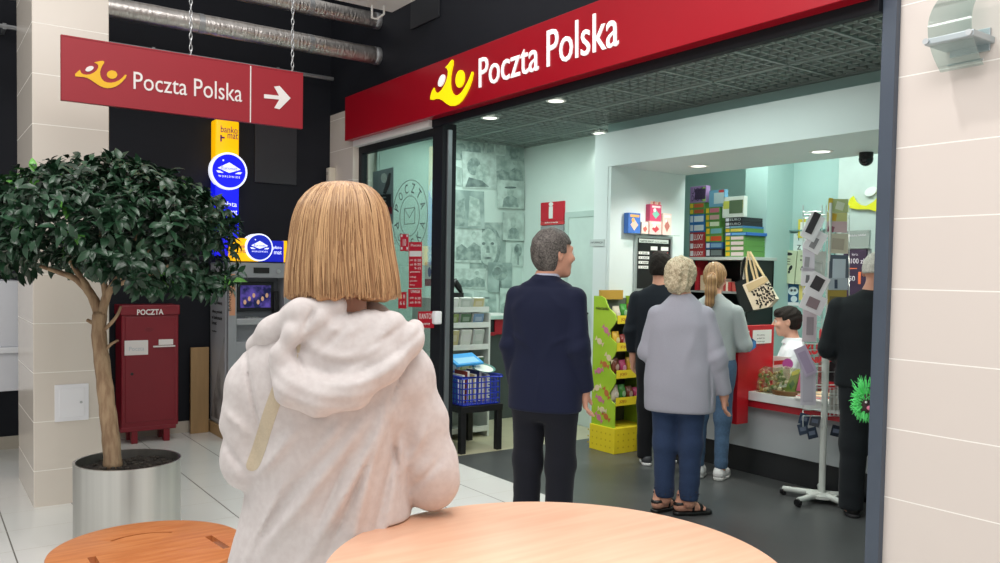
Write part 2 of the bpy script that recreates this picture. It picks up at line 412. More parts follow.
# ventilation ducts along the black wall
def duct(z, r, y, x0, x1, name, label):
    t = thing(name, label, 'duct', ((x0+x1)/2, y, z-r))
    mb = MB(); path = []; R = []; x = x0; k = 0
    while x < x1:
        path.append((x, y, z)); R.append(r*(1+.012*math.sin(k*1.7)+.01*math.sin(k*.6))); x += .06; k += 1
    path.append((x1, y, z)); R.append(r)
    mb.tube(path, R, 24); mb.build('duct_tube', M_foil, t, smooth=True)
    mb = MB()
    x = x0+.35
    while x < x1: mb.tube([(x-.022, y, z), (x-.02, y, z), (x+.02, y, z), (x+.022, y, z)], [r, r*1.03, r*1.03, r], 24); x += .9
    mb.tube([(x1-.05, y, z), (x1-.045, y, z), (x1, y, z)], [r*1.0, r*1.05, r*1.05], 24)
    mb.build('duct_clamp', M_zinc, t, smooth=True)
    return t
YD = 6.72
c1 = (atY(110, -4.7, YD)+atY(110, 17, YD))/2; c2 = (atY(368, 45.5, YD)+atY(368, 64.6, YD))/2
duct((c1.z+c2.z)/2, .074, YD, -1.2, 3.398, 'air_duct', 'silver foil air duct, the lower of the two under the ceiling')
duct(atY(377, 22, YD).z+.01, .068, YD, -1.2, 3.398, 'air_duct', 'upper silver foil air duct, partly cut by the top of the picture')
p = atY(333, 79, 7.6)
mb = MB(); mb.tube([(-1.2, 7.6, p.z), (p.x, 7.6, p.z)], .019, 12)
for x in (-.5, .6, 1.7, 2.8): mb.box(x-.012, x+.012, 7.585, WB, p.z-.024, p.z+.024)
single(mb, 'wall_pipe', M_zinc, 'thin silver pipe running along the black wall below the ducts', 'pipe', smooth=True)
# white cable tray with loop at the upper middle
ct = thing('ceiling_bracket', 'white metal tray with a bent loop near the ceiling in the corner', 'bracket', atY(372, 5, 5.9))
a, b_ = atY(330, -6, 5.9), atY(404, 9, 5.9)
MB().box(a.x, b_.x, 5.6, 6.1, b_.z+.02, b_.z+.05, b=.006).box(a.x, b_.x, 5.6, 5.615, b_.z+.02, b_.z+.08).build('tray', M_white, ct)
q = [atY(372, 5, 5.9), atY(372, 18, 5.9), atY(377, 19, 5.9), atY(384, 14, 5.9), atY(384, 6, 5.9)]
MB().tube(q, .009, 8).build('loop', M_white, ct, smooth=True)
mb = MB(); mb.box(a.x+.05, a.x+.08, 5.8, 5.83, b_.z+.05, 4.4); mb.box(b_.x-.1, b_.x-.07, 5.8, 5.83, b_.z+.05, 4.4); mb.build('hanger_rod', M_white, ct)
# dark hatches
a, b_ = atX(411, 30, 3.395), atX(440, 0, 3.395)
single(MB().box(3.388, 3.40, b_.y, a.y, a.z-.0, a.z+.28, b=.003), 'wall_hatch', mat('hatch_black', (30, 32, 38), .5), 'black square hatch in the bulkhead above the shop sign', 'hatch')
a, b_ = atY(255, 182, WB-.02), atY(297, 122, WB-.02)
single(MB().box(a.x, b_.x, WB-.02, WB, a.z, b_.z, b=.003), 'wall_panel', mat('panel_black', (48, 49, 54), .5), 'dark grey blank panel on the black wall beside the bank sign', 'panel')
# small sensor box
a = atY(322.5, 184, 7.66); b_ = atY(330.5, 167, 7.66)
p = atX(330, 175, 3.36)
s_ = thing('alarm_box', 'small cream alarm box at the edge of the tiled wall beside the window', 'alarm', (3.37, p.y, p.z-.07))
MB().box(3.335, 3.402, p.y-.04, p.y+.04, p.z-.07, p.z+.07, b=.008).build('housing', mat('cream_plastic', (222, 214, 196), .4), s_, smooth=True)
MB().box(3.330, 3.336, p.y-.02, p.y+.02, p.z+.0, p.z+.03, b=.002).build('lens', mat('sensor_lens', (180, 176, 164), .2), s_)

# access panel on the column
a, b_ = atY(54.5, 422, cmy0), atY(88.5, 383, cmy0)
ap = thing('access_panel', 'white square access panel on the tiled column behind the plant', 'panel', ((a.x+b_.x)/2, cmy0-.01, a.z))
M_acc = mat('access_white', (240, 240, 244), .35, var=.01)
MB().box(a.x, b_.x, cmy0-.012, cmy0, a.z, b_.z, b=.003).build('frame', M_acc, ap)
MB().box(a.x+.025, b_.x-.025, cmy0-.017, cmy0-.011, a.z+.025, b_.z-.025, b=.002).build('door', M_acc, ap)
MB().cyl((b_.x-.045, cmy0-.021, (a.z+b_.z)/2), (b_.x-.045, cmy0-.016, (a.z+b_.z)/2), .008, n=12).build('latch', M_alu, ap)

# pale cabinet panel left of the column
a, b_ = atY(21.5, 390, 6.9), atY(0, 281, 6.9); mid = atY(0, 349, 6.9).z
wc = thing('wall_cabinet', 'pale grey cabinet at the left edge, behind the tiled column', 'cabinet', (a.x-.5, 6.9, a.z))
M_cab = mat('cabinet_grey', (206, 208, 214), .4, var=.02)
MB().box(a.x-1.0, a.x, 6.9, WB, mid+.012, b_.z, b=.006).build('upper_body', M_cab, wc)
MB().box(a.x-1.0, a.x, 6.88, WB, a.z, mid-.03, b=.006).build('lower_body', M_cab, wc)
MB().box(a.x-1.0, a.x+.012, 6.86, WB, mid-.03, mid+.012, b=.004).build('ledge', mat('cabinet_ledge', (222, 224, 228), .35), wc)

# bank machine light column on the wall
YL = 7.66
lY = lambda x, y: atY(x, y, YL-.04)
a, b_ = lY(215, 228), lY(239.5, 121.5); midz = lY(227, 172).z
lb = thing('light_box', 'tall lit yellow and blue cash machine sign with round blue disc, on the black wall', 'sign', ((a.x+b_.x)/2, YL, a.z))
M_yl = mat('lit_yellow', (255, 188, 0), .35, var=.0, emit=.75); M_bl = mat('lit_blue', (10, 20, 235), .35, var=.0, emit=.75); M_wl = mat('lit_white', (236, 240, 255), .35, var=0, emit=.8)
MB().box(a.x, b_.x, YL-.04, WB, midz, b_.z, b=.018, seg=3).build('yellow_panel', M_yl, lb, smooth=True)
MB().box(a.x, b_.x, YL-.04, WB, a.z-.25, midz, b=.01).build('blue_panel', M_bl, lb)
cd = lY(227.5, 171.5); cd.y = YL-.05; R_ = (lY(246, 172).x-lY(209, 172).x)/2
MB().cyl((cd.x, YL-.085, cd.z), (cd.x, YL-.02, cd.z), R_, n=48).build('disc_rim', M_wl, lb, smooth=True)
MB().cyl((cd.x, YL-.090, cd.z), (cd.x, YL-.084, cd.z), R_*.89, n=48).build('disc_face', M_bl, lb, smooth=True)
def bank_mark(o, c, yy, R, deep):
    """white open diamond over bars with a line of small letters"""
    mb = MB(); C_ = lambda x, z: Vector((c.x+x*R, yy, c.z+z*R))
    mb.poly([C_(-.62, .12), C_(0, .46), C_(.62, .12), (C_(0, -.10))], -UY, .003)
    mb.poly([C_(-.7, -.02), C_(-.5, -.02), C_(-.3, -.13), C_(-.6, -.13)], -UY, .003).poly([C_(.7, -.02), C_(.5, -.02), C_(.3, -.13), C_(.6, -.13)], -UY, .003)
    mb.ball(C_(-.32, .55), R*.05, 8)
    mb.build('bank_mark', M_wl, o)
    mb = MB(); text(mb, 'Euronet', C_(-.42, .06), UX, UZ, R*.84, R*.17, .005); mb.build('bank_name', M_bl if deep else M_bl, o)
    mb = MB(); text(mb, 'W O R L D W I D E', C_(-.58, -.36), UX, UZ, R*1.16, R*.11, .003); mb.build('bank_lettering', M_wl, o)
bank_mark(lb, cd, YL-.0905, R_, True)
M_purp = mat('purple_print', (96, 40, 120), .5, var=0)
mb = MB(); wv = b_.x-a.x
text(mb, 'banko', (a.x+wv*.22, YL-.0405, b_.z-.115), UX, UZ, wv*.70, .06, .003); text(mb, 'mat', (a.x+wv*.5, YL-.0405, b_.z-.165), UX, UZ, wv*.44, .05, .003)
mb.poly([(a.x+wv*q0, YL-.0405, b_.z-q1) for q0, q1 in ((.2, .14), (.2, .20), (.26, .20), (.26, .17), (.38, .17), (.38, .155), (.26, .155), (.26, .14))], -UY, .003)
mb.build('yellow_panel_lettering', M_purp, lb)
mb = MB(); zz = lY(227, 208).z
text(mb, 'wpłata', (a.x+wv*.12, YL-.0405, zz), UX, UZ, wv*.78, .06, .003); text(mb, 'omat', (a.x+wv*.42, YL-.0405, zz-.06), UX, UZ, wv*.5, .045, .003)
mb.poly([(a.x+wv*q0, YL-.0405, zz-q1) for q0, q1 in ((.1, .02), (.1, .05), (.32, .05), (.32, .04), (.14, .04), (.14, .02))], -UY, .003)
mb.build('blue_panel_lettering', M_wl, lb)

# cash machine
AX0, AX1, AY0, AY1 = 2.225, 2.80, 7.2, 7.72
zt = atY(260, 263, AY0).z
at = thing('cash_machine', 'grey standing cash machine against the black wall, yellow and blue sign on top', 'cash machine', ((AX0+AX1)/2, (AY0+AY1)/2, 0))
M_atm = mat('atm_grey', (150, 153, 158), .42, metal=.3)
M_atms = mat('atm_side', (168, 170, 176), .5, rgb2=(180, 182, 188), vscale=1.2)
mb = MB()
mb.box(AX0, AX1, AY0+.18, AY1, .1, zt, b=.006)
mb.box(AX0, AX0+.075, AY0, AY0+.2, .1, zt, b=.006).box(AX1-.075, AX1, AY0, AY0+.2, .1, zt, b=.006).box(AX0+.07, AX1-.07, AY0, AY0+.2, zt-.13, zt, b=.006).box(AX0+.07, AX1-.07, AY0, AY0+.2, .1, .86, b=.006)
mb.build('body', M_atm, at)
MB().box(AX0-.006, AX0, AY0+.05, AY1-.02, .12, zt-.02).build('side_panel', M_atms, at)
mb = MB(); s0 = Vector((AX0-.0065, AY1-.07, 0)); 
for k, (t_, yy, hh) in enumerate((('Z tą zmianą', 1.17, .035), ('zakup gotówki', 1.09, .035), ('w bankomacie', 1.04, .035), ('Euronet', .99, .035), ('szybko', .92, .02))):
    text(mb, t_, s0+UZ*yy, RX, UZ, .3 if k < 3 else .14, hh, .002)
mb.ball(s0+Vector((0, -.1, 1.33)), (.003, .035, .035), 10).poly([s0+Vector((0, -.1+q[0], 1.29+q[1])) for q in ((-.05, -.05), (.05, -.05), (.02, .0), (-.02, .0))], -UX, .002).poly([s0+Vector((0, -.19+q[0], 1.29+q[1])) for q in ((-.008, -.04), (.008, -.04), (.004, .07), (-.004, .07))], -UX, .002)
mb.build('side_print', M_blackp, at)
mb = MB(); mb.poly([(AX0-.0065, AY1-.05, .15), (AX0-.0065, AY0+.08, .15), (AX0-.0065, AY0+.08, .9), (AX0-.0065, AY0+.25, .62)], -UX, .002)
mb.build('side_picture', mat('side_picture_print', (84, 86, 92), .5, rgb2=(170, 170, 172), vscale=5), at)
# recess with screen
MB().box(AX0+.075, AX1-.075, AY0+.165, AY0+.181, 1.0, zt-.13).build('recess', mat('atm_recess', (84, 88, 94), .4), at)
M_scr = mat('atm_screen', (20, 24, 70), .2, rgb2=(88, 70, 160), vscale=14, emit=.5)
sc_ = MB().box(AX0+.12, AX1-.12, AY0+.14, AY0+.166, 1.12, 1.38, b=.004).build('screen', mat('screen_bezel', (22, 24, 30), .3), at)
mb = MB().box(AX0+.15, AX1-.15, AY0+.137, AY0+.141, 1.15, 1.35); mb.build('display', M_scr, sc_)
mb = MB()
for k in range(6): mb.ball((AX0+.19+.04*k, AY0+.136, 1.2+.03*(k % 3)), (.014, .003, .022), 8)
mb.build('display_icons', mat('display_icons', (190, 150, 120), .4, emit=.5), sc_)
MB().box(AX0+.09, AX1-.09, AY0+.06, AY0+.17, 1.0, 1.06, b=.01).build('shelf', mat('atm_shelf', (176, 178, 182), .35, metal=.5), at)
mb = MB()
for i in range(4):
    for j in range(3): mb.box(AX0+.2+.035*j, AX0+.225+.035*j, AY0+.075+.022*i, AY0+.09+.022*i, 1.06, 1.068)
mb.build('keypad', M_zinc, at)
MB().box(AX0+.22, AX0+.36, AY0-.006, AY0+.01, zt-.09, zt-.04).build('camera_slot', M_blackp, at)
for x in (AX0+.1, AX1-.13): MB().cyl((x, AY0-.008, zt-.07), (x, AY0+.004, zt-.07), .018, n=14).build('spot_lamp', M_alu, at)
mb = MB(); text(mb, 'BANKOMAT', (AX0+.025, AY0-.0025, zt-.42), UZ, -UX, .3, .026, .001); 
MB().box(AX0+.01, AX0+.06, AY0-.003, AY0, zt-.46, zt-.1).build('orange_sticker', mat('orange_sticker', (196, 140, 108), .5), at)
mb.build('sticker_print', M_blackp, at)
MB().box(AX1-.13, AX1-.09, AY0+.1, AY0+.17, 1.1, 1.3, b=.004).build('card_reader', M_blackp, at)
MB().box(AX0-.02, AX1+.02, AY0-.02, AY1+.02, 0.0, .1, b=.006).build('plinth', mat('plinth_wood', (176, 146, 104), .5), at)
# its top sign
ty0 = AY0+.06; tz0 = zt+.012; tz1 = zt+.215
tp = MB().box(AX0+.05, AX0+.32, ty0, ty0+.12, tz0, tz1, b=.008).build('top_sign_yellow', M_yl, at)
MB().box(AX0+.28, AX1-.035, ty0-.002, ty0+.12, tz0, tz1-.012, b=.008).build('top_sign_blue', mat('lit_blue_top', (16, 30, 190), .35, var=0, emit=.5), at)
MB().box(AX1-.06, AX1-.03, ty0-.006, ty0+.121, tz0, tz1-.01).build('top_sign_end', M_yl, at)
dc = Vector(((AX0+AX1)/2-.005, ty0, (tz0+tz1)/2+.025)); R2 = .122
MB().cyl((dc.x, ty0-.03, dc.z), (dc.x, ty0+.1, dc.z), R2, n=40).build('top_disc_rim', M_wl, at, smooth=True)
MB().cyl((dc.x, ty0-.034, dc.z), (dc.x, ty0-.029, dc.z), R2*.9, n=40).build('top_disc_face', mat('lit_blue_disc', (20, 40, 190), .35, var=0, emit=.5), at, smooth=True)
bank_mark(at, dc, ty0-.0345, R2, True)
mb = MB(); text(mb, 'banko', (AX0+.09, ty0-.0005, tz0+.115), UX, UZ, .1, .035, .002); text(mb, 'mat', (AX0+.12, ty0-.0005, tz0+.075), UX, UZ, .07, .03, .002); mb.build('top_sign_lettering', M_purp, at)
mb = MB(); text(mb, 'wpłato', (AX1-.19, ty0-.0025, tz0+.11), UX, UZ, .11, .035, .002); text(mb, 'mat', (AX1-.15, ty0-.0025, tz0+.07), UX, UZ, .07, .03, .002); mb.build('top_sign_lettering', M_wl, at)
MB().box(AX0+.05, AX1-.05, ty0+.005, ty0+.11, zt, tz0+.004).build('top_sign_base', M_blackp, at)
# wooden board between wall and machine
single(MB().box(AX0-.19, AX0-.03, AY1-.06, AY1-.03, .0, .78, b=.003), 'wooden_board', mat('board_wood', (166, 134, 92), .5, var=.1, vscale=4, stretch=(8, 8, 1)), 'narrow wooden board standing between the black wall and the cash machine', 'board')

# red post box
BX0, BX1, BY0, BY1 = 1.418, 1.878, 7.46, 7.70
zb = .085; ztop = atY(148, 305, BY0).z
pb = thing('post_box', 'dark red metal post box with white lettering on its lid, against the black wall', 'post box', ((BX0+BX1)/2, (BY0+BY1)/2, 0))
M_pb = mat('postbox_red', (128, 16, 34), .4, var=.04)
MB().box(BX0, BX1, BY0, BY1, zb+.05, ztop-.08, b=.008).build('body', M_pb, pb)
MB().box(BX0-.012, BX1+.008, BY0-.018, BY1, ztop-.085, ztop, b=.008).build('lid', M_pb, pb)
MB().box(BX0+.03, BX1-.03, BY0-.006, BY0+.004, zb+.1, ztop-.10, b=.004).build('door', M_pb, pb)
MB().box(BX0-.01, BX1-.02, BY0-.01, BY1, zb+.02, zb+.06, b=.006).build('bottom_tray', M_pb, pb)
for x in (BX0+.08, BX1-.12):
    MB().box(x, x+.05, BY0+.0, BY0+.06, 0, zb+.03, b=.004).build('leg', M_pb, pb)
    MB().box(x, x+.05, BY1-.06, BY1, 0, zb+.03, b=.004).build('leg', M_pb, pb)
bY = lambda x, y: atY(x, y, BY0-.019)
mb = MB(); text_pts(mb, 'POCZTA', bY(137, 315.2), bY(163.5, 314.6), bY(137, 309.4), .002, bold=.03); mb.build('lettering', M_letter2, pb)
bY2 = lambda x, y: atY(x, y, BY0-.0065)
def plate(parent, name, m, x0, y0, x1, y1, fn, t=.003):
    a = fn(x0, y1); b = fn(x1, y0); return MB().box(a.x, b.x, a.y-t, a.y, a.z, b.z).build(name, m, parent)
pl = plate(pb, 'label_plate', M_letter2, 124.5, 340, 148, 355.5, bY2)
mb = MB(); q = bY2(129, 351); text(mb, 'Poczta', (q.x, q.y-.003, q.z), UX, UZ, .12, .035, .001); mb.build('label_print', mat('faint_print', (190, 196, 200), .5), pl)
plate(pb, 'slot_flap', M_letter2, 153, 345, 174.8, 347.2, bY2, .02)
plate(pb, 'card_holder', M_letter2, 158.5, 339, 172.8, 345, bY2, .012)
q = bY2(132, 374); MB().cyl(q, q-UY*.006, .012, n=12).build('lock', M_blackp, pb)
mb = MB(); q = bY2(149, 329.5); mb.poly([q+UX*(.035*math.cos(t))+UZ*(.018*math.sin(t)) for t in [2*PI*j/14 for j in range(14)]], -UY, .003); mb.build('emblem', mat('emblem_red', (118, 12, 30), .4), pb)

# wall lamp on the right tiled wall
XW = 3.49
lampc = atX(940, 43, XW-.13)
wl = thing('wall_lamp', 'wall lamp with curved frosted glass shade on the beige tiled wall', 'lamp', (XW, lampc.y, lampc.z))
lf = lambda x, y, X: atX(x, y, X)
gl_m = glass_mat('lamp_glass', (226, 236, 234), .08, refl=.10)
yl, yr = lf(931, 45, XW-.14).y, lf(974, 38, XW-.14).y
def arc_x(t): return XW-.17+.11*t*t           # glass bows out to the room in the middle
vs_, fs_ = [], []
zt_, zb_ = lf(940, -8, XW-.1).z, lf(940, 71, XW-.08).z
n = 14
for k, th in enumerate((0, .008)):
    for i in range(n+1):
        t = -1+2*i/n; z = (zt_+zb_)/2+(zt_-zb_)/2*t
        for yy in (yl, yr): vs_.append((arc_x(t)+th, yy, z))
N2 = 2*(n+1)
for i in range(n):
    a0 = 2*i; fs_ += [(a0, a0+1, a0+3, a0+2), (N2+a0, N2+a0+2, N2+a0+3, N2+a0+1), (a0, a0+2, N2+a0+2, N2+a0), (a0+1, N2+a0+1, N2+a0+3, a0+3)]
fs_ += [(0, N2, N2+1, 1), (2*n, 2*n+1, N2+2*n+1, N2+2*n)]
MB().add(vs_, fs_).build('glass_shade', gl_m, wl, smooth=True)
M_lampm = mat('lamp_metal', (176, 186, 190), .35, metal=.5)
zc = lf(955, 41, XW-.1).z
MB().box(XW-.175, XW, yr-.015, yl+.01, zc-.014, zc+.012, b=.004).build('bracket', M_lampm, wl)
MB().box(XW-.012, XW, yr-.0, yl-.01, zc-.04, zc+.05, b=.003).build('wall_plate', M_lampm, wl)
for yy in (yl, yr): MB().cyl((XW-.185, yy, zc), (XW-.16, yy, zc), .012, n=12).build('clamp', M_alu, wl)
MB().tube([(XW-.06, yr, zb_+.02), (XW-.06, yl-.03, zb_+.02)], .005, 8).build('clip_bar', M_alu, wl)
# ------------------------------------------------------------------ tables in front
def boolean_cut(o, cutters):
    for c in cutters:
        md = o.modifiers.new('b', 'BOOLEAN'); md.object = c; md.operation = 'DIFFERENCE'; md.solver = 'EXACT'
    dg = bpy.context.evaluated_depsgraph_get(); dg.update()
    me = bpy.data.meshes.new_from_object(o.evaluated_get(dg)); o.modifiers.clear(); o.data = me
    for c in cutters: bpy.data.objects.remove(c)
def rounded_disc(R, z0, z1, b, n=96): return [(0, z0), (R-b, z0), (R-b*.3, z0+b*.3), (R, z0+b), (R, z1-b), (R-b*.3, z1-b*.3), (R-b, z1), (0, z1)]
M_pink = mat('pale_beech_laminate', (230, 178, 147), .36, rgb2=(236, 188, 158), vscale=3, stretch=(1.2, 14, 1), detail=4)
M_wood = mat('orange_beech', (184, 110, 62), .38, rgb2=(198, 126, 76), vscale=3, stretch=(2, 16, 2), detail=4)
TX, TY, TR, TZ = .990, 1.200, .436, .95
t = thing('round_table', 'tall round pale beech table the woman leans her elbow on', 'table', (TX, TY, 0))
MB().lathe(rounded_disc(TR, TZ-.032, TZ, .008), 128, (TX, TY, 0)).build('tabletop', M_pink, t, smooth=True)
MB().lathe([(.24, 0), (.24, .01), (.05, .03), (.035, .06), (.035, TZ-.06), (.11, TZ-.045), (.11, TZ-.032)], 40, (TX, TY, 0)).build('pedestal', M_steel, t, smooth=True)
SX, SY, SR, SZ = .715, 3.255, .345, .45
t = thing('round_bench', 'low round orange beech table with cut slots, in front of the steel plant pot', 'table', (SX, SY, 0))
top = MB().lathe(rounded_disc(SR, SZ-.03, SZ, .006), 96, (SX, SY, 0)).build('tabletop', M_wood, t, smooth=False)
cut = []
sZ = lambda x, y: atZ(x, y, SZ)
def slot(p, q, w):
    p = Vector(p); q = Vector(q); d = (q-p).normalized(); s = Vector((-d.y, d.x, 0))*w/2
    return MB().poly([p+s-UZ*.1, q+s-UZ*.1, q-s-UZ*.1, p-s-UZ*.1], UZ, .2).build('cut', M_wood)
cut.append(slot(sZ(208, 536), sZ(227, 548), .028)); cut.append(slot(sZ(91.5, 557), sZ(97, 566), .028))
a = sZ(113, 541.5); b_ = sZ(173, 531.5); c_ = sZ(143, 535)
arc = []
def circ3(p, q, r):
    A = np.array([[2*p.x, 2*p.y, 1], [2*q.x, 2*q.y, 1], [2*r.x, 2*r.y, 1]]); B = np.array([p.x**2+p.y**2, q.x**2+q.y**2, r.x**2+r.y**2]); s = np.linalg.solve(A, B); return s[0], s[1], math.sqrt(s[2]+s[0]**2+s[1]**2)
ra = (Vector((SX, SY, 0))-Vector((a.x, a.y, 0))).length; rb = (Vector((SX, SY, 0))-Vector((b_.x, b_.y, 0))).length
rr = (ra+rb)/2; A0 = math.atan2(a.y-SY, a.x-SX); A1 = math.atan2(b_.y-SY, b_.x-SX)
def arcslot(A0, A1, rr, w):
    N = 20; an = [A0+(A1-A0)*i/N for i in range(N+1)]
    o_ = [Vector((SX+(rr+w/2)*math.cos(q), SY+(rr+w/2)*math.sin(q), SZ-.1)) for q in an]; i_ = [Vector((SX+(rr-w/2)*math.cos(q), SY+(rr-w/2)*math.sin(q), SZ-.1)) for q in reversed(an)]
    return MB().poly(o_+i_, UZ, .2).build('cut', M_wood)
cut.append(arcslot(A0, A1, rr, .012))
boolean_cut(top, cut)
shade(top.data, 30)
MB().lathe([(.2, 0), (.2, .015), (.06, .03), (.06, SZ-.05), (.15, SZ-.03)], 40, (SX, SY, 0)).build('pedestal', M_steel, t, smooth=True)

# ------------------------------------------------------------------ plant
pc = atD(128, 460, 4.5); PX, PY, PZT = pc.x, pc.y, .455; PR = .268
pot = thing('planter', 'round brushed steel planter with a small tree, beside the tiled column', 'planter', (PX, PY, 0))
MB().lathe([(0, .01), (PR, .0), (PR, PZT), (PR-.012, PZT), (PR-.012, PZT-.10), (0, PZT-.10)], 96, (PX, PY, 0)).build('steel_pot', M_steel, pot, smooth=True)
M_soil = mat('soil', (44, 38, 34), .95, var=.4, vscale=30, bump=1., bscale=50)
def bumpy_disc(R, z, n, amp):
    vs, fs = [(0, 0, z)], []
    rings = 12
    for i in range(1, rings+1):
        for j in range(n):
            a = 2*PI*j/n; vs.append((R*i/rings*math.cos(a), R*i/rings*math.sin(a), z+random.uniform(-amp, amp)))
    for j in range(n): fs.append((0, 1+j, 1+(j+1) % n))
    for i in range(rings-1):
        for j in range(n): fs.append((1+i*n+j, 1+(i+1)*n+j, 1+(i+1)*n+(j+1) % n, 1+i*n+(j+1) % n))
    return vs, fs
v, f = bumpy_disc(PR-.013, PZT-.045, 48, .008)
so = MB().add([(p[0]+PX, p[1]+PY, p[2]) for p in v], f).build('soil', M_soil, pot)
mb = MB()
for k in range(90):
    r_ = PR*.9*math.sqrt(random.random()); a = random.random()*2*PI; s_ = random.uniform(.008, .017)
    mb.ball((PX+r_*math.cos(a), PY+r_*math.sin(a), PZT-.04), (s_, s_*random.uniform(.6, 1), s_*.6), 6)
mb.build('bark_chips', mat('bark_chips', (58, 52, 46), .9, var=.4, vscale=20), so)['kind'] = 'stuff'
M_bark = mat('ficus_bark', (140, 112, 86), .8, rgb2=(168, 142, 112), vscale=9, bump=.5, bscale=40, stretch=(4, 4, 1))
tree = thing('ficus_tree', 'small indoor tree with dense dark green crown and bare forked trunk, growing in steel planter', 'tree', (PX, PY, PZT-.05))
bD = 4.5
def T(x, y, d=0): return atD(x, y, bD+d)
def branch(mb, pts, r0, r1):
    P = [T(*p) for p in pts]
    # catmull
    Q = []; 
    for i in range(len(P)-1):
        p0 = P[max(i-1, 0)]; p1 = P[i]; p2 = P[i+1]; p3 = P[min(i+2, len(P)-1)]
        for s in range(4):
            t_ = s/4; Q.append(.5*((2*p1)+(p2-p0)*t_+(2*p0-5*p1+4*p2-p3)*t_*t_+(3*p1-p0-3*p2+p3)*t_**3))
    Q.append(P[-1]); n = len(Q)
    mb.tube(Q, [(r0+(r1-r0)*i/(n-1))*(1+.05*math.sin(i*2.1)) for i in range(n)], 10)
mb = MB()
branch(mb, [(113, 468), (111, 440), (107, 405), (103, 370), (99, 335), (100, 312)], .048, .036)
mb.build('trunk', M_bark, tree, smooth=179)
mb = MB()
branch(mb, [(100, 318), (94, 300), (86, 288), (74, 278), (58, 272), (40, 266)], .03, .009)
branch(mb, [(94, 302), (86, 284), (74, 268), (66, 250)], .02, .008)
branch(mb, [(88, 292), (80, 275), (70, 262, .15), (52, 245, .2)], .016, .006)
branch(mb, [(101, 316), (106, 298), (114, 284), (128, 268), (150, 250)], .027, .009)
branch(mb, [(106, 300), (104, 284), (98, 262), (100, 230)], .02, .008)
branch(mb, [(113, 287), (130, 280, -.1), (150, 275, -.2), (175, 262, -.2)], .014, .005)
branch(mb, [(110, 292), (118, 280, .1), (124, 262, .2), (140, 230, .2)], .014, .006)
branch(mb, [(104, 330), (112, 322), (118, 314), (121, 306)], .011, .006)
branch(mb, [(104, 352), (110, 345), (118, 340)], .010, .006)
branch(mb, [(97, 325), (91, 322), (87, 320)], .012, .009)
mb.build('branches', M_bark, tree, smooth=179)
# crown: leaf clusters on an uneven dome
def leaf_mesh(n_out, n_in):
    V = []; Fc = []; Cc = []
    cen = np.array(T(115, 243)); s = bD/F_PX
    right = CR.copy(); right[2] = 0; right /= np.linalg.norm(right); fwd = np.array([right[1]*-1, right[0], 0]); up = np.array([0, 0, 1.])
    # outline of the crown: upper height and lower depth by side offset (px), from the photograph's silhouette
    xs = np.array([-128, -112, -95, -70, -40, -8, 25, 55, 85, 105, 121]); topy = np.array([225, 202, 189, 177, 167, 163, 168, 178, 192, 212, 246]); boty = np.array([270, 274, 268, 258, 260, 258, 264, 284, 292, 284, 258])
    def sample():
        while True:
            rad = np.random.default_rng(RNG.integers(1 << 30))
            th = RNG.uniform(0, 2*PI); rr = math.sqrt(RNG.uniform(0, 1)); x = rr*math.cos(th); y = rr*math.sin(th)     # plan position in unit disc
            # silhouette x as seen; circular plan of radius ~120px
            X = x*111 if x > 0 else x*125
            edge = math.sqrt(max(0, 1-y*y))
            xe = X/max(edge, .25) if abs(X/max(edge, .25)) < 128 else X
            tz = np.interp(xe, xs, topy); bz = np.interp(xe, xs, boty); mid = (tz*.35+bz*.65)
            k = math.sqrt(max(0, 1-rr*rr*.85)) if abs(x) < .98 else .3
            yy = abs(y)
            tzz = mid+(tz-mid)*(1-yy**2.2*.85); bzz = mid+(bz-mid)*(1-yy**2*.5)
            return X, y*120, tzz, bzz, x, y
    # shoot tips
    tips = []
    for i in range(n_out):
        X, Yd, tz, bz, x, y = sample()
        u = RNG.uniform(0, 1)
        # favour outer skin: top dome more than bottom
        if u < .50: py = tz+RNG.exponential(6)
        elif u < .68: py = bz-RNG.exponential(6)
        else: py = RNG.uniform(tz, bz)
        py = min(max(py, tz-2), bz+2)
        p = cen+right*X*s+fwd*Yd*s+up*(243-py)*s
        out = right*x*1.0+fwd*y*1.0+up*((243-py)/60*.9+.15); out /= np.linalg.norm(out)
        tips.append((p, out))
    for p, out in tips:
        nl = RNG.integers(6, 10)
        newl = RNG.uniform() < .03
        # a short shoot carrying alternate leaves
        ax = out+RNG.normal(0, .45, 3); ax /= np.linalg.norm(ax)
        base = RNG.uniform(.55, 1.35)
        for k in range(nl):
            q = p+ax*(k/nl-.5)*.11+RNG.normal(0, .007, 3)
            side = np.cross(ax, RNG.normal(0, 1, 3)); side /= np.linalg.norm(side)
            d = side*.85+ax*.35+out*.15-up*.38; d /= np.linalg.norm(d)
            w = np.cross(d, up*.8+out*.7+RNG.normal(0, .3, 3)); w /= np.linalg.norm(w); nr = np.cross(w, d)
            L = RNG.uniform(.052, .092); W = L*RNG.uniform(.40, .50)/2
            o0 = len(V)
            prof = [(0, .0, 0), (.18, .62, .03), (.42, 1.0, .03), (.68, .78, -.02), (.88, .34, -.1), (1.0, 0, -.17)]
            for tt, ww, dz in prof:
                c0 = q+d*L*tt+nr*L*dz
                V.append(c0+w*W*ww+nr*W*ww*.32); V.append(c0); V.append(c0-w*W*ww+nr*W*ww*.32)
            for r_ in range(5):
                a = o0+3*r_
                Fc.append((a, a+1, a+4, a+3)); Fc.append((a+1, a+2, a+5, a+4))
            if newl and k > nl-5: cc = np.array(lin((92, 158, 62))[:3])*RNG.uniform(.8, 1.2)
            else: cc = np.array(lin((34, 64, 43))[:3])*base*RNG.uniform(.75, 1.25)
            Cc += [cc]*18
    return V, Fc, Cc
V, Fc, Cc = leaf_mesh(900, 0)
me = bpy.data.meshes.new('foliage'); loc = np.array(tree.location); me.from_pydata([tuple(p-loc) for p in V], [], Fc)
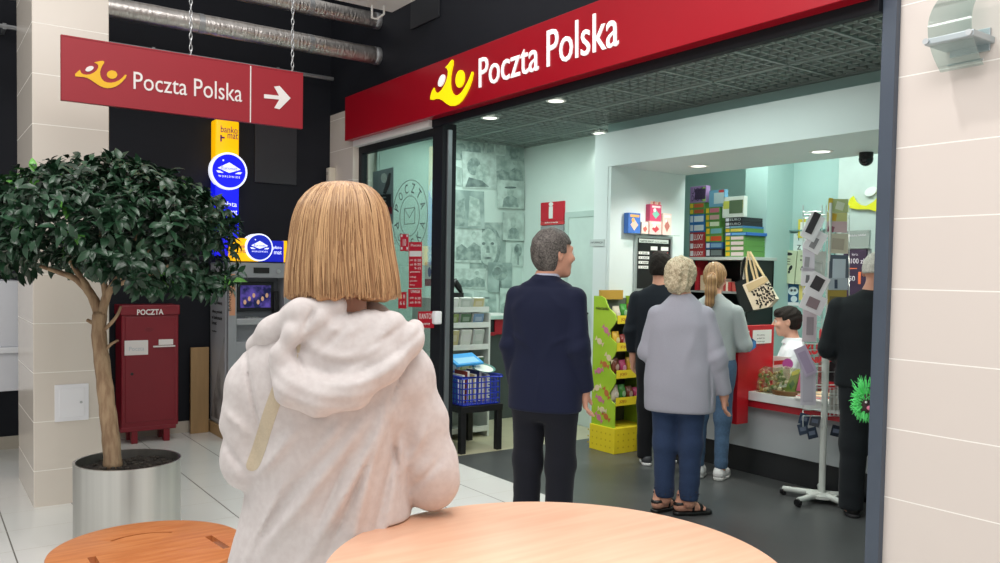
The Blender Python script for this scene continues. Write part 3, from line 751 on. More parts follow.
ca = me.color_attributes.new('col', 'FLOAT_COLOR', 'POINT'); arr = np.ones((len(V), 4), np.float32); arr[:, :3] = np.array(Cc); ca.data.foreach_set('color', arr.ravel())
me.materials.append(attr_mat('ficus_leaf', .33, .5)); shade(me, 180)
fo = bpy.data.objects.new('foliage', me); COL.objects.link(fo); fo.parent = tree

# ------------------------------------------------------------------ window stickers and poster (on and behind the pane)
XG = 3.4895
gX = lambda x, y: atX(x, y, XG)
def quadX(mb, pts, X, t=.002, mi=0): return mb.poly([atX(x, y, X) for x, y in pts], -UX, t, mi)
po = thing('window_poster', 'grey and black poster with red block behind the shop window', 'poster', atX(384, 225, 3.53))
mb = MB(); quadX(mb, [(373, 172), (393.5, 167), (393.5, 224), (373, 222)], 3.53); mb.build('sheet', mat('poster_grey', (150, 158, 164), .5), po)
mb = MB(); quadX(mb, [(373, 195), (391, 194), (391, 207), (373, 206.5)], 3.527); quadX(mb, [(383, 193), (386, 183), (389, 173), (391, 173), (390, 184), (386, 194)], 3.527); quadX(mb, [(386, 215), (390, 214), (391, 224), (386, 223)], 3.527); mb.build('black_print', M_blackp, po)
mb = MB(); quadX(mb, [(377, 207), (392, 207), (392, 214), (380, 213)], 3.526); mb.build('red_print', mat('poster_red', (140, 30, 40), .5), po)
mb = MB()
for k in range(3): text_pts(mb, ('Najlepsze', 'usługi', 'dla Ciebie')[k], atX(374.5, 198.6+3.6*k, 3.524), atX(386, 198.6+3.6*k, 3.524), atX(374.5, 196.4+3.6*k, 3.524), .001)
mb.poly(oval_px(384, 178, 3, 5, 0, 0, 0, 1, lambda x, y: atX(x, y, 3.525)), -UX, .001); mb.build('pale_print', M_white, po)
# round stamp sticker
M_etch = mat('sticker_line', (86, 100, 98), .5, var=0)
st = thing('window_sticker', 'round postmark sticker with an envelope on the shop window', 'sticker', gX(412, 233))
cst = gX(409.5, 216); Rst = abs(gX(428, 216).y-gX(393, 216).y)/2
def ring(mb, c, r, w, X): 
    mb.tube([Vector((X, c.y+r*math.cos(t_), c.z+r*math.sin(t_))) for t_ in [2*PI*j/48 for j in range(48)]], w, 4, closed=True)
mb = MB(); ring(mb, cst, Rst, .003, XG); ring(mb, cst, Rst*.56, .003, XG)
for (y0, z0, y1, z1) in ((-.3, -.22, .3, -.22), (-.3, .22, .3, .22), (-.3, -.22, -.3, .22), (.3, -.22, .3, .22), (-.3, .22, 0, -.05), (.3, .22, 0, -.05)):
    mb.tube([Vector((XG, cst.y+y0*Rst, cst.z+z0*Rst)), Vector((XG, cst.y+y1*Rst, cst.z+z1*Rst))], .003, 4)
def arc_text(mb, s, c, r, h, a0, a1, X, inward=False):
    for i, ch in enumerate(s):
        a = a0+(a1-a0)*i/(len(s)-1); rad = Vector((0, -math.cos(a), math.sin(a))); tan = Vector((0, -math.sin(a), -math.cos(a)))
        u, v = (tan, rad) if not inward else (-tan, -rad)
        text(mb, ch, Vector((X, c.y, c.z))+rad*r-u*h*.35-v*h*.5, u, v, h*.7, h, .001)
arc_text(mb, 'POCZTA', cst, Rst*.78, Rst*.26, math.radians(160), math.radians(20), XG)
arc_text(mb, 'POLSKA', cst, Rst*.78, Rst*.26, math.radians(200), math.radians(340), XG, True)
mb.build('print', M_etch, st)
# red opening-hour sheets
M_nred = mat('notice_red', (200, 26, 48), .45, var=.02)
def notice(name, label, pts, rows, X, emb=False):
    t_ = thing(name, label, 'notice', atX((pts[0][0]+pts[1][0])/2, pts[2][1], X))
    (x0, y0), (x1, y1) = pts[0], pts[2]
    mb = MB(); quadX(mb, [(x0, y0), (x1, y0), (x1, y1), (x0, y1)], X); mb.build('sheet', M_nred, t_)
    mb = MB()
    for r_ in rows: 
        if isinstance(r_[0], str): text_pts(mb, r_[0], atX(r_[1], r_[4], X-.003), atX(r_[2], r_[4], X-.003), atX(r_[1], r_[3], X-.003), .001)
        else: quadX(mb, [(r_[0], r_[1]), (r_[2], r_[1]), (r_[2], r_[3]), (r_[0], r_[3])], X-.003, .001)
    mb.build('print', M_white, t_); return t_
hours = [('Poczta', 411, 421, 244, 246.4), (409.5, 251, 421.5, 256.5), ('8-20', 414.5, 421, 259, 261.5), ('8-20', 414.5, 421, 263, 265.5), ('9-15', 414.5, 421, 267, 269.5)]
hours += [('pon', 410, 413, 259.5, 261.5), ('sob', 410, 413, 263.5, 265.5), ('godziny otwarcia', 410, 420, 271, 273), ('usługi', 410, 416, 276, 278), ('paczki', 410, 417, 280, 282), ('listy', 410, 415, 284, 286)]
notice('window_notice', 'tall red sheet of opening hours on the shop window, above the waiting woman', [(409, 242), (422, 242), (422, 288), (409, 288)], hours, XG)
notice('window_notice', 'small red sheet with white clock, left of the tall opening hours sheet', [(400.5, 234), (408.5, 234), (408.5, 251), (400.5, 251)], [('10', 403, 406, 239, 246), (401, 234.6, 402.5, 237), (406.5, 234.6, 408, 237), (401, 247, 402.5, 249.5), (406.5, 247, 408, 249.5)], XG)
notice('window_notice', 'red window sheet with 10-15 in white, directly below the tall opening hours sheet', [(408.5, 289), (421.5, 289), (421.5, 307), (408.5, 307)], [('UWAGA', 411, 420, 290, 293), ('8-20', 415, 420.5, 297, 299.5), ('8-16', 415, 420.5, 301, 303.5), ('pon', 410, 413.5, 297, 299.5), ('sob', 410, 413.5, 301, 303.5)], XG)
notice('window_notice', 'red window sheet lowest on the left, beside the blonde hair', [(398.5, 292), (406.5, 292), (406.5, 308.5), (398.5, 308.5)], [('8 8', 400, 405, 294.5, 298.5), ('6 6', 400, 405, 301, 305)], XG)
kt = thing('exchange_sign', 'red KANTOR sign at the edge of the shop window beside the white door lock', 'sign', atX(428, 329, 3.43))
mb = MB(); quadX(mb, [(418.5, 311.5), (434, 311.2), (434, 328), (418.5, 327.6)], 3.436, .004); mb.build('panel', M_nred, kt)
mb = MB(); text_pts(mb, 'KANTOR', atX(419.5, 319, 3.43), atX(433.5, 319, 3.43), atX(419.5, 313.5, 3.43), .001); text_pts(mb, 'czynny', atX(423, 325.5, 3.43), atX(430, 325.5, 3.43), atX(423, 323, 3.43), .001); mb.build('lettering', M_white, kt)
a = atX(436, 318, 3.40)
single(MB().box(3.375, 3.442, a.y-.028, a.y+.028, a.z-.05, a.z+.055, b=.012, seg=3), 'door_lock', mat('lock_white', (238, 238, 240), .35), 'white rounded lock box on the dark door post beside the red exchange sign', 'lock', smooth=True)
# small leaflet card inside window
nb = thing('window_leaflet', 'small white and blue leaflet with a red foot, right of the opening hours', 'leaflet', atX(428, 287, 3.53))
mb = MB(); quadX(mb, [(425, 262), (433, 262), (433, 286), (425, 286)], 3.53); mb.build('sheet', M_white, nb)
mb = MB(); quadX(mb, [(425, 279), (433, 279), (433, 286), (425, 286)], 3.527); mb.build('red_print', mat('leaflet_red', (150, 28, 44), .5), nb)
mb = MB(); mb.poly(oval_px(429.5, 272, 1.6, 5, 0, 0, 0, 1, lambda x, y: atX(x, y, 3.527)), -UX, .001); mb.build('figure_print', mat('leaflet_blue', (50, 80, 150), .5), nb)

# ------------------------------------------------------------------ mural of grey photographs at the end of the shop
YM = 7.2
mu = thing('photo_mural', 'pale green wall mural collage of grey photographs at the far end of the shop', 'mural', (4.6, YM-.01, .9))
M_ph = [mat('photo_print_%d' % k, c1, .6, rgb2=c2, vscale=sc) for k, (c1, c2, sc) in enumerate([((140, 160, 153), (184, 202, 195), 7), ((158, 175, 168), (192, 210, 202), 9), ((126, 146, 141), (172, 191, 185), 5), ((166, 184, 176), (198, 215, 208), 11)])]
M_phd = mat('photo_figures', (118, 138, 133), .6, rgb2=(160, 178, 171), vscale=16); M_phl = mat('photo_light', (190, 208, 200), .6, rgb2=(150, 170, 162), vscale=14); M_phk = mat('photo_dark', (92, 108, 106), .6, rgb2=(128, 146, 141), vscale=14)
MB().box(3.66, 5.39, YM-.004, YM+.001, .98, 2.84).build('backing', mat('mural_backing', (198, 216, 208), .6, var=.02), mu)
mY = lambda x, y, q=0: atY(x, y, YM-.004-q)
rm = random.Random(12)
phs = [(450,122,484,160,'h2'),(485,126,506,154,'b'),(505,128,524,160,'o'),(462,152,496,188,'f'),(494,156,524,182,'l'),(497,180,524,208,'h1'),(452,190,484,228,'b'),(455,226,482,262,'l'),(470,222,506,270,'F'),(503,212,524,240,'o'),(488,262,512,292,'t'),(456,268,486,288,'l'),(474,292,496,314,'h1'),(500,288,524,316,'l'),(453,292,472,314,'o'),(512,242,524,266,'t'),(452,166,462,186,'b')]
for k, (x0, y0, x1, y1, kd) in enumerate(phs):
    q_ = .0012+.0065*((k*3) % 4); mb = MB(); w_, h_ = x1-x0, y1-y0; s_ = rm.uniform(-1.2, 1.2)
    mb.poly([mY(x0, y0+s_, q_), mY(x1, y0-s_+1, q_), mY(x1-s_, y1+1, q_), mY(x0-s_, y1, q_)], -UY, .001, 0)
    n_ = [0]
    def ov(cx_, cy_, rx_, ry_, mi, rot=0.):
        n_[0] += 1; mb.poly(oval_px(x0+w_*cx_, y0+h_*cy_, w_*rx_, h_*ry_, rot, 0, 0, 1, lambda x, y: mY(x, y, q_+.001+.0006*n_[0])), -UY, .0005, mi)
    def pg(pts, mi):
        n_[0] += 1; mb.poly([mY(x0+w_*u, y0+h_*v, q_+.001+.0006*n_[0]) for u, v in pts], -UY, .0005, mi)
    def bust(cx_, sc):
        pg([(cx_-.24*sc, .97), (cx_-.2*sc, .66), (cx_-.07*sc, .56), (cx_+.07*sc, .56), (cx_+.2*sc, .66), (cx_+.24*sc, .97)], 1); ov(cx_, .40, .10*sc, .15*sc, 2)
    if kd == 'h2':
        for c_ in (.3, .7): bust(c_, 1); ov(c_, .28, .17, .035, 3); ov(c_, .22, .10, .07, 3)
    elif kd == 'h1': bust(.5, 1.25); ov(.5, .27, .22, .04, 3)
    elif kd == 'o': bust(.5, 1.2)
    elif kd == 'b': pg([(.1, .95), (.15, .3), (.4, .2), (.42, .95)], 1); pg([(.5, .95), (.55, .15), (.85, .25), (.9, .95)], 2)
    elif kd == 'l': pg([(.03, .95), (.05, .6), (.25, .5), (.45, .62), (.7, .45), (.95, .58), (.97, .95)], 1); ov(.7, .25, .08, .1, 2)
    elif kd == 't': pg([(.45, .95), (.47, .5), (.55, .5), (.57, .95)], 3); ov(.5, .35, .33, .27, 1); ov(.4, .3, .15, .13, 3)
    elif kd == 'f': ov(.35, .4, .2, .25, 1); ov(.62, .6, .22, .28, 2); pg([(.1, .97), (.2, .7), (.6, .8), (.8, .97)], 3)
    else:
        ov(.5, .52, .36, .46, 1); ov(.5, .52, .26, .38, 2); ov(.38, .45, .05, .03, 3); ov(.62, .45, .05, .03, 3); pg([(.47, .5), (.53, .5), (.56, .64), (.44, .64)], 1); ov(.5, .75, .10, .025, 3)
    mb.build('photograph_print', [M_ph[k % 4], M_phd, M_phl, M_phk], mu)

# info sign
a, b_ = atX(540.5, 225, 5.385), atX(563.5, 202, 5.385)
io = thing('info_sign', 'red square sign with white letter i on the pale shop wall', 'sign', (5.385, (a.y+b_.y)/2, a.z))
iX = lambda x, y: atX(x, y, 5.378)
MB().box(5.38, 5.402, iX(563.5, 210).y, iX(540.5, 210).y, iX(550, 221).z, iX(550, 202).z, b=.002).build('panel', M_nred, io)
MB().box(5.38, 5.402, iX(563.5, 210).y, iX(540.5, 210).y, iX(550, 225).z, iX(550, 221.2).z, b=.002).build('lower_band', mat('info_band', (206, 60, 66), .5), io)
MB().box(5.383, 5.40, iX(563.5, 210).y, iX(540.5, 210).y, iX(550, 231).z, iX(550, 225.5).z, b=.002).build('grey_foot', M_grey, io)
mb = MB(); c0 = iX(551, 218.5); text(mb, 'i', (5.3795, iX(548.7, 210).y, c0.z), RX, UZ, iX(548.7, 210).y-iX(553, 210).y, .17, .003, bold=.04)
q = iX(546, 224); text(mb, 'Informacja', (5.3795, iX(545, 220).y, q.z), RX, UZ, iX(545, 220).y-iX(558, 220).y, .022, .002); mb.build('lettering', M_white, io)
# plaque on the portal
a, b_ = atX(590, 246.5, 4.949), atX(604.5, 239, 4.949)
plq = thing('door_plaque', 'small pale plaque with one line of print on the white portal wall', 'plaque', (4.94, (a.y+b_.y)/2, a.z))
MB().box(4.944, 4.952, b_.y, a.y, a.z, b_.z, b=.001).build('plate', mat('plaque_grey', (196, 206, 204), .4), plq)
mb = MB(); text(mb, 'INFORMACJA', (4.9435, a.y-.015, a.z+.022), RX, UZ, a.y-b_.y-.03, .02, .001); mb.build('print', mat('plaque_print', (110, 118, 118), .5), plq)

# ceiling spot lamps
M_glow = mat('lamp_glow', (255, 252, 240), .4, var=0, emit=2.)
def downlight(c, z, label, r=.075, grp='recessed ceiling spots'):
    t_ = thing('ceiling_spot', label, 'ceiling light', (c.x, c.y, z), group=None)
    MB().lathe([(r*.86, -.004), (r*1.15, -.004), (r*1.15, .0), (r*.86, .0)], 32, (c.x, c.y, z), caps=False).build('rim', M_white, t_, smooth=True)
    MB().cyl((c.x, c.y, z-.003), (c.x, c.y, z+.001), r*.87, n=32).build('diffuser', M_glow, t_)
downlight(atZ(698.5, 166, 2.44), 2.44, 'round spot lamp in the white soffit above the game boxes')
downlight(atZ(821, 151.5, 2.44), 2.44, 'round spot lamp in the white soffit above the card rack')
downlight(atZ(490, 118, 2.84), 2.842, 'round spot lamp in the grid ceiling near the window post', .07)
downlight(atZ(556, 101, 2.84), 2.842, 'round spot lamp in the grid ceiling near the P of the sign', .07)
downlight(atZ(600, 133.5, 2.84), 2.842, 'round spot lamp in the grid ceiling at the corner of the white portal', .07)
# dome camera
p = atX(866, 161, 5.8); p.z = 2.44
dm = thing('dome_camera', 'black dome camera under the white soffit, near the right post', 'camera', p)
MB().cyl(p, p-UZ*.03, .05, n=20).build('mount', M_blackp, dm, smooth=True)
MB().ball(p-UZ*.05, .052, 20).build('dome', mat('dome_black', (14, 16, 18), .1), dm, smooth=True)
# wall emblem
XE = 6.89
eX = lambda x, y: atX(x, y, XE)
we = thing('wall_emblem', 'big yellow post horn emblem with white dot on the wall at the right post', 'emblem', eX(868, 215))
pts = [(849,204),(850.5,199),(854,196),(857,202),(861,205),(867,206),(874,202),(880,195.5),(885,190.5),(893,186),(902,188),(903,220),(895,221),(886,217.5),(878,212),(870,209.5),(858,209.5),(850,208)]
MB().poly([eX(*p_) for p_ in pts], -UX, .015).build('horn', mat('emblem_yellow', (232, 226, 40), .45), we)
MB().poly(oval_px(871.5, 191.5, 6.5, 4.2, -.5, 0, 0, 1, eX), -UX, .015).build('dot', M_white, we)
# ------------------------------------------------------------------ shop furniture, left part
M_rackw = mat('rack_white', (216, 222, 216), .45)
# low desk under the mural
dz = atY(485, 316, 6.85).z
dk = thing('service_desk', 'low desk with pale green top and red front under the photo mural', 'desk', (4.75, 7.0, 0))
MB().box(4.33, 5.38, 6.82, 7.18, dz-.035, dz, b=.004).build('desktop', mat('desk_top_green', (190, 214, 204), .4), dk)
MB().box(4.34, 4.80, 6.86, 7.16, dz-.17, dz-.035).build('niche', M_blackp, dk)
MB().box(4.80, 5.37, 6.85, 7.17, dz-.19, dz-.035, b=.002).build('red_front', mat('desk_red', (170, 24, 40), .4), dk)
MB().box(4.34, 4.80, 6.845, 6.862, dz-.20, dz-.165).build('red_front', mat('desk_red2', (160, 24, 40), .4), dk)
MB().box(4.36, 5.36, 6.90, 7.16, 0, dz-.17).build('desk_body', mat('desk_grey', (72, 80, 78), .5), dk)
single(MB().box(4.72, 4.96, 6.86, 7.05, dz, dz+.012, b=.002).box(4.74, 4.93, 6.88, 7.03, dz+.012, dz+.022), 'paper_stack', M_white, 'thin stack of white papers on the pale green desk top', 'papers')
# brochure shelf
bx0, bx1, by0, by1 = 3.68, 4.31, 6.22, 6.56
br_ = thing('brochure_shelf', 'white open shelf unit with brochures, behind the window post', 'shelf', ((bx0+bx1)/2, (by0+by1)/2, 0))
bz = 1.27
MB().box(bx0, bx0+.02, by0, by1, 0, bz, b=.002).build('side_panel', M_rackw, br_); MB().box(bx1-.02, bx1, by0, by1, 0, bz-.14, b=.002).build('side_panel', M_rackw, br_)
MB().box(bx0+.02, bx1-.02, by1-.015, by1, 0, bz).build('back_panel', M_rackw, br_)
lv = [.05, .30, .55, .80, 1.0, 1.14]
for z in lv: MB().box(bx0+.02, bx1-.02, by0, by1-.015, z, z+.02, b=.002).box(bx0+.02, bx1-.02, by0, by0+.008, z+.02, z+.05).build('shelf_board', M_rackw, br_)
pal = [((140, 156, 96), 'green'), ((214, 218, 210), 'white'), ((82, 112, 84), 'dark green'), ((186, 196, 188), 'pale grey'), ((120, 148, 176), 'blue'), ((196, 186, 140), 'straw')]
lvn = ['lowest', 'second lowest', 'third', 'fourth', 'second highest', 'top']
for li, z in enumerate(lv[1:], 1):
    for k in range(4):
        x = bx0+.05+k*.135; c, cn = pal[(k*2+li) % 6]
        o = thing('brochure', '%s brochure, %s from left on the %s board of the brochure shelf' % (cn, ['first', 'second', 'third', 'fourth'][k], lvn[li]), 'brochure', (x+.05, by0+.1, z+.021), group='brochures on the white shelf')
        M_ = Matrix.Translation((x, by0+.07, z+.022)) @ Matrix.Rotation(math.radians(14), 4, 'X')
        hh = .115 if li > 3 else .17
        MB().box(0, .11, -.03, 0, 0, hh, mi=0, M=M_).build('stack', M_white, o); MB().box(.0, .11, -.032, -.03, 0, hh, M=M_).build('cover', flat(c), o)
        MB().box(.02, .09, -.0335, -.032, hh*.4, hh*.75, M=M_).build('cover_picture', flat(tuple(int(v*.6+90) for v in c)), o)
q = atY(456, 284, 6.4)
mb = MB(); P = [atY(451, 284, 6.4), atY(452, 276, 6.4), atY(455, 273.5, 6.4), atY(459, 279, 6.4), atY(461.5, 284.5, 6.4)]
mb.tube([p_ for p_ in P], [.022, .03, .034, .03, .016], 10); mb.box(P[0].x-.01, P[-1].x, 6.36, 6.44, P[-1].z-.04, P[-1].z)
o = single(mb, 'telephone', M_blackp, 'black curved telephone handset standing on the brochure shelf', 'telephone', smooth=True); o.location.z = 1.285-.0
o.location.z = bz+.001
single(MB().box(4.05, 4.28, by0+.05, by1-.04, bz-.11, bz-.0, b=.003).box(4.06, 4.27, by0+.045, by0+.05, bz-.1, bz-.02), 'paper_box', flat((176, 186, 172)), 'small grey-green box of leaflets on top of the brochure shelf', 'box')
# basket table
a = atZ(497.5, 449, 0); b_ = atZ(468, 440, 0); tz = atD(500, 404, 7.0).z
bt = thing('basket_table', 'black square table under the blue basket beside the window post', 'table', (3.86, 5.93, 0))
M_bt = mat('black_wood', (24, 24, 26), .45)
tx0, tx1, ty0, ty1 = 3.66, a.x+.03, a.y-.03, b_.y+.03
MB().box(tx0, tx1, ty0, ty1, tz-.055, tz, b=.003).build('tabletop', M_bt, bt)
for x in (tx0+.005, tx1-.055):
    for y in (ty0+.005, ty1-.055): MB().box(x, x+.05, y, y+.05, 0, tz-.05, b=.002).build('leg', M_bt, bt)
# blue basket
M_bb = mat('basket_blue', (26, 52, 176), .4)
kx0, kx1, ky0, ky1, kz0 = 3.67, 4.065, 5.69, 6.12, tz+.002; kh = .235
bk = thing('blue_basket', 'blue plastic shopping basket full of books on the black table', 'basket', ((kx0+kx1)/2, (ky0+ky1)/2, kz0))
MB().box(kx0+.015, kx1-.015, ky0+.015, ky1-.015, kz0, kz0+.012, b=.004).build('base', M_bb, bk)
mb = MB(); mb.tube([(kx0, ky0, kz0+kh), (kx1, ky0, kz0+kh), (kx1, ky1, kz0+kh), (kx0, ky1, kz0+kh)], .014, 8, closed=True); mb.build('rim', M_bb, bk, smooth=True)
mb = MB()
def wallgrid(p0, p1):
    p0 = Vector(p0); p1 = Vector(p1); n = int((p1-p0).length/.042)
    for i in range(n+1):
        p = p0+(p1-p0)*i/n; mb.tube([p+UZ*.005, p+UZ*(kh-.01)], .0055, 5)
    for j in range(1, 5): mb.tube([p0+UZ*kh*j/5, p1+UZ*kh*j/5], .0055, 5)
wallgrid((kx0+.012, ky0+.012, kz0), (kx1-.012, ky0+.012, kz0)); wallgrid((kx1-.012, ky0+.012, kz0), (kx1-.012, ky1-.012, kz0)); wallgrid((kx0+.012, ky1-.012, kz0), (kx1-.012, ky1-.012, kz0)); wallgrid((kx0+.012, ky0+.012, kz0), (kx0+.012, ky1-.012, kz0))
mb.build('lattice_sides', M_bb, bk)
bks = [((70, 160, 220), 'light blue'), ((226, 226, 214), 'white'), ((150, 60, 50), 'dark red'), ((110, 150, 80), 'green'), ((222, 206, 150), 'cream'), ((60, 70, 130), 'navy'), ((190, 120, 60), 'orange'), ((230, 230, 230), 'pale grey')]
for k, (c, cn) in enumerate(bks):
    x = kx0+.03+.04*k
    o = thing('book', cn+' book standing in the blue basket', 'book', (x+.014, 5.9, kz0+.014), group='books in the blue basket')
    hh = .20+.03*(k % 3)
    M_ = Matrix.Translation((x, 5.80, kz0+.013)) @ Matrix.Rotation(.12*((k % 3)-1)*.3, 4, 'Y')
    MB().box(0, .026, 0, .2, 0, hh, b=.002, M=M_).build('cover', flat(c), o); MB().box(.003, .023, -.0015, .198, .004, hh+.001, M=M_).build('pages', flat((236, 232, 220)), o)
bp = (kx0+.02, 5.72, kz0+kh+.045)
o = thing('blue_folder', 'bright blue folder lying tilted on the books in the basket', 'folder', bp)
M_ = Matrix.Translation((kx0+.03, 5.83, kz0+kh+.075)) @ Matrix.Rotation(.35, 4, 'X') @ Matrix.Rotation(-.05, 4, 'Y')
MB().box(0, .27, 0, .2, 0, .02, b=.003, M=M_).build('cover', flat((60, 160, 226)), o); MB().box(.03, .24, .02, .12, .02, .0215, M=M_).build('label', flat((150, 206, 236)), o)
o = thing('paper_plate', 'white and green oval plates on the books at the right side of the basket', 'plate', (kx1-.13, 5.8, kz0+kh+.03))
M_ = Matrix.Translation((kx1-.10, 5.82, kz0+kh+.045)) @ Matrix.Rotation(.3, 4, 'X')
MB().lathe([(0, 0), (.07, 0), (.1, .012), (.1, .016), (.07, .006), (0, .006)], 30, M=M_).build('plate', flat((232, 236, 226)), o, smooth=True)
MB().lathe([(.085, .012), (.1, .018), (.103, .018), (.1, .012)], 30, M=M_, caps=False).build('plate_rim', flat((80, 130, 120)), o, smooth=True)

# ------------------------------------------------------------------ candy display
cx0, cx1, cy0, cy1 = 4.775, 5.16, 5.055, 5.34
cd_ = thing('candy_display', 'green and yellow cardboard candy display stand at the white portal', 'display', ((cx0+cx1)/2, (cy0+cy1)/2, 0))
M_cg = mat('card_green', (156, 196, 40), .5, rgb2=(176, 208, 60), vscale=2); M_cy = mat('card_yellow', (236, 214, 40), .5); M_cdk = mat('display_grey_card', (92, 100, 92), .7)  # plain grey card for the back panel and shelves
ztp = atX(600, 296, cx0).z
fr = [(cy1, 0.2), (cy0, .2), (cy0, .42), (cy0+.05, .44), (cy0+.07, .50), (cy0+.02, .56), (cy0, .60), (cy0, .66), (cy0+.06, .70), (cy0+.08, .76), (cy0+.02, .82), (cy0, .86), (cy0, .93), (cy0+.07, .97), (cy0+.08, 1.03), (cy0+.02, 1.09), (cy0, 1.12), (cy0+.02, 1.17), (cy0+.1, 1.22), (cy0+.15, 1.30), (cy0+.2, ztp), (cy1, ztp)]
for x, nm in ((cx0, 'side_panel'), (cx1-.012, 'side_panel')): MB().poly([(x, y, z) for y, z in fr], UX, .012).build(nm, M_cg, cd_)
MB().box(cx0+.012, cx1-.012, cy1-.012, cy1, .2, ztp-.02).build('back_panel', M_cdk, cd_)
MB().box(cx0-.015, cx1+.015, cy0-.02, cy1+.005, 0, .215, b=.003).build('base', M_cy, cd_)
mb = MB()
for i in range(6):
    for j in range(3):
        mb.poly(ellipse((cx0-.0152, cy0+.03+.055*i, .05+.055*j), UY, UZ, .008, .008, 8), -UX, .0006); mb.poly(ellipse((cx0+.03+.06*i, cy0-.0202, .05+.055*j), UX, UZ, .008, .008, 8), -UY, .0006)
mb.build('base_dots', mat('dot_ochre', (206, 178, 20), .5), cd_)
shz = [.43, .66, .89, 1.12]
bagc = [((200, 190, 170), 'white and brown'), ((60, 140, 50), 'green'), ((120, 60, 40), 'brown'), ((190, 60, 110), 'pink'), ((226, 180, 50), 'yellow'), ((150, 40, 40), 'red')]
rown = ['lowest', 'third', 'second', 'top']
for s_, z in enumerate(shz):
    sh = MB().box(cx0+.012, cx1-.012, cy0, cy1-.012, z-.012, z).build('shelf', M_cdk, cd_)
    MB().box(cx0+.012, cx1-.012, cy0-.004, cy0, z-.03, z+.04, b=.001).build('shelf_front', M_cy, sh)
    mb = MB(); text(mb, 'JOJO', (cx0+.05, cy0-.0042, z-.012), UX, UZ, .08, .03, .001); mb.build('shelf_print', mat('print_red', (170, 60, 30), .5), sh)
    for k in range(4):
        c, cn = bagc[(k+2*s_) % 6]; x = cx0+.055+.083*k
        o = thing('candy_bag', '%s candy bag, %s on the %s shelf of the candy display' % (cn, ['first', 'second', 'third', 'fourth'][k], rown[s_]), 'candy', (x, cy0+.06, z+.001), group='candy bags in the display')
        vs_ = []; n_ = 8
        hh = random.uniform(.10, .14)
        mbb = MB(); prof = [(.036, .002, 0), (.038, .022, .02), (.036, .03, hh*.45), (.036, .018, hh*.8), (.038, .003, hh*.93), (.038, .002, hh)]
        for (a_, b2, zz) in prof:
            for j in range(12):
                t_ = 2*PI*j/12; vs_.append((x+a_*math.copysign(abs(math.cos(t_))**.6, math.cos(t_)), cy0+.06+b2*math.sin(t_)+(.01 if zz > hh*.5 else 0), z+.001+zz))
        fs_ = [tuple(range(11, -1, -1))]+[(i*12+j, i*12+(j+1) % 12, (i+1)*12+(j+1) % 12, (i+1)*12+j) for i in range(5) for j in range(12)]+[tuple(60+j for j in range(12))]
        mbb.add(vs_, fs_).build('bag', flat(c, .25), o, smooth=True)
        MB().ball((x, cy0+.033, z+hh*.45), (.022, .004, .026), 10).build('bag_print', flat(tuple(min(255, int(v*.5+120)) for v in c), .3), o)
# printed sweets on the side panel
mb1, mb2, mb3 = MB(), MB(), MB()
sX_ = cx0-.001
def candy(mb, c, r, l, a):
    d = Vector((0, math.cos(a), math.sin(a))); n_ = Vector((0, -math.sin(a), math.cos(a))); c = Vector(c)
    mb.poly(ellipse(c, d, n_, l*.55, r, 16), -UX, .002)
    for sg in (-1, 1): mb.poly([c+d*sg*l*.5, c+d*sg*l+n_*r*.9, c+d*sg*l-n_*r*.9], -UX, .002)
for k, (yy, zz, a_) in enumerate(((.12, 1.03, .7), (.2, .93, .5), (.13, .74, .3), (.2, .68, -.3), (.08, .80, .6), (.1, .5, .9), (.18, .44, .4), (.22, .53, -.4), (.1, .3, .5), (.19, .28, .7), (.15, .35, .1))):
    candy((mb1, mb2, mb3)[k % 3], (sX_, cy0+yy, zz), .026, .055, a_)
mb1.build('candy_print', mat('candy_pink', (206, 120, 150), .5), cd_); mb2.build('candy_print', mat('candy_cream', (226, 206, 170), .5), cd_); mb3.build('candy_print', mat('candy_caramel', (190, 110, 60), .5), cd_)
mb = MB(); text(mb, 'mieszanka', (sX_, cy1-.03, 1.2), RX, UZ, .16, .03, .002); mb.build('side_lettering', mat('candy_letter', (60, 60, 30), .5), cd_)
MB().box(cx0+.03, cx1-.1, cy1-.06, cy1-.03, ztp-.03, ztp+.05).build('top_box', mat('top_box_card', (190, 150, 60), .5), cd_)

# ------------------------------------------------------------------ price board and small boxes on the reveal wall
YR = 5.35
rY = lambda x, y, q=0: atY(x, y, YR-q)
a, b_ = rY(632.5, 291), rY(670.5, 237)
bd = thing('price_board', 'black notice board in silver frame with white price strips and red digits', 'board', ((a.x+b_.x)/2, YR-.02, a.z))
mb = MB(); fw = .022
for (x0, x1, z0, z1) in ((a.x, b_.x, a.z, a.z+fw), (a.x, b_.x, b_.z-fw, b_.z), (a.x, a.x+fw, a.z+fw, b_.z-fw), (b_.x-fw, b_.x, a.z+fw, b_.z-fw)): mb.box(x0, x1, YR-.03, YR, z0, z1, b=.002)
mb.build('frame', M_alu, bd)
MB().box(a.x+fw, b_.x-fw, YR-.018, YR, a.z+fw, b_.z-fw).build('board', M_blackp, bd)
mb = MB(); W_ = b_.x-a.x; H_ = b_.z-a.z
B = lambda u_, v_: Vector((a.x+W_*u_, YR-.0181, b_.z-H_*v_))
def strip(mb, u0, u1, v0, v1, t_=.003): mb.poly([B(u0, v0), B(u1, v0), B(u1, v1), B(u0, v1)], -UY, t_)
strip(mb, .1, .9, .06, .13); strip(mb, .42, .60, .19, .26); strip(mb, .70, .9, .19, .26)
for k in range(4): strip(mb, .1, .38, .29+.085*k, .34+.085*k)
mb.build('paper_strips', M_white, bd)
mb = MB(); text(mb, 'KANTOR WALUT', B(.14, .115)-UY*.003, UX, UZ, W_*.35, H_*.03, .001); text(mb, 'kupno sprzedaż', B(.52, .12)-UY*.003, UX, UZ, W_*.34, H_*.025, .001)
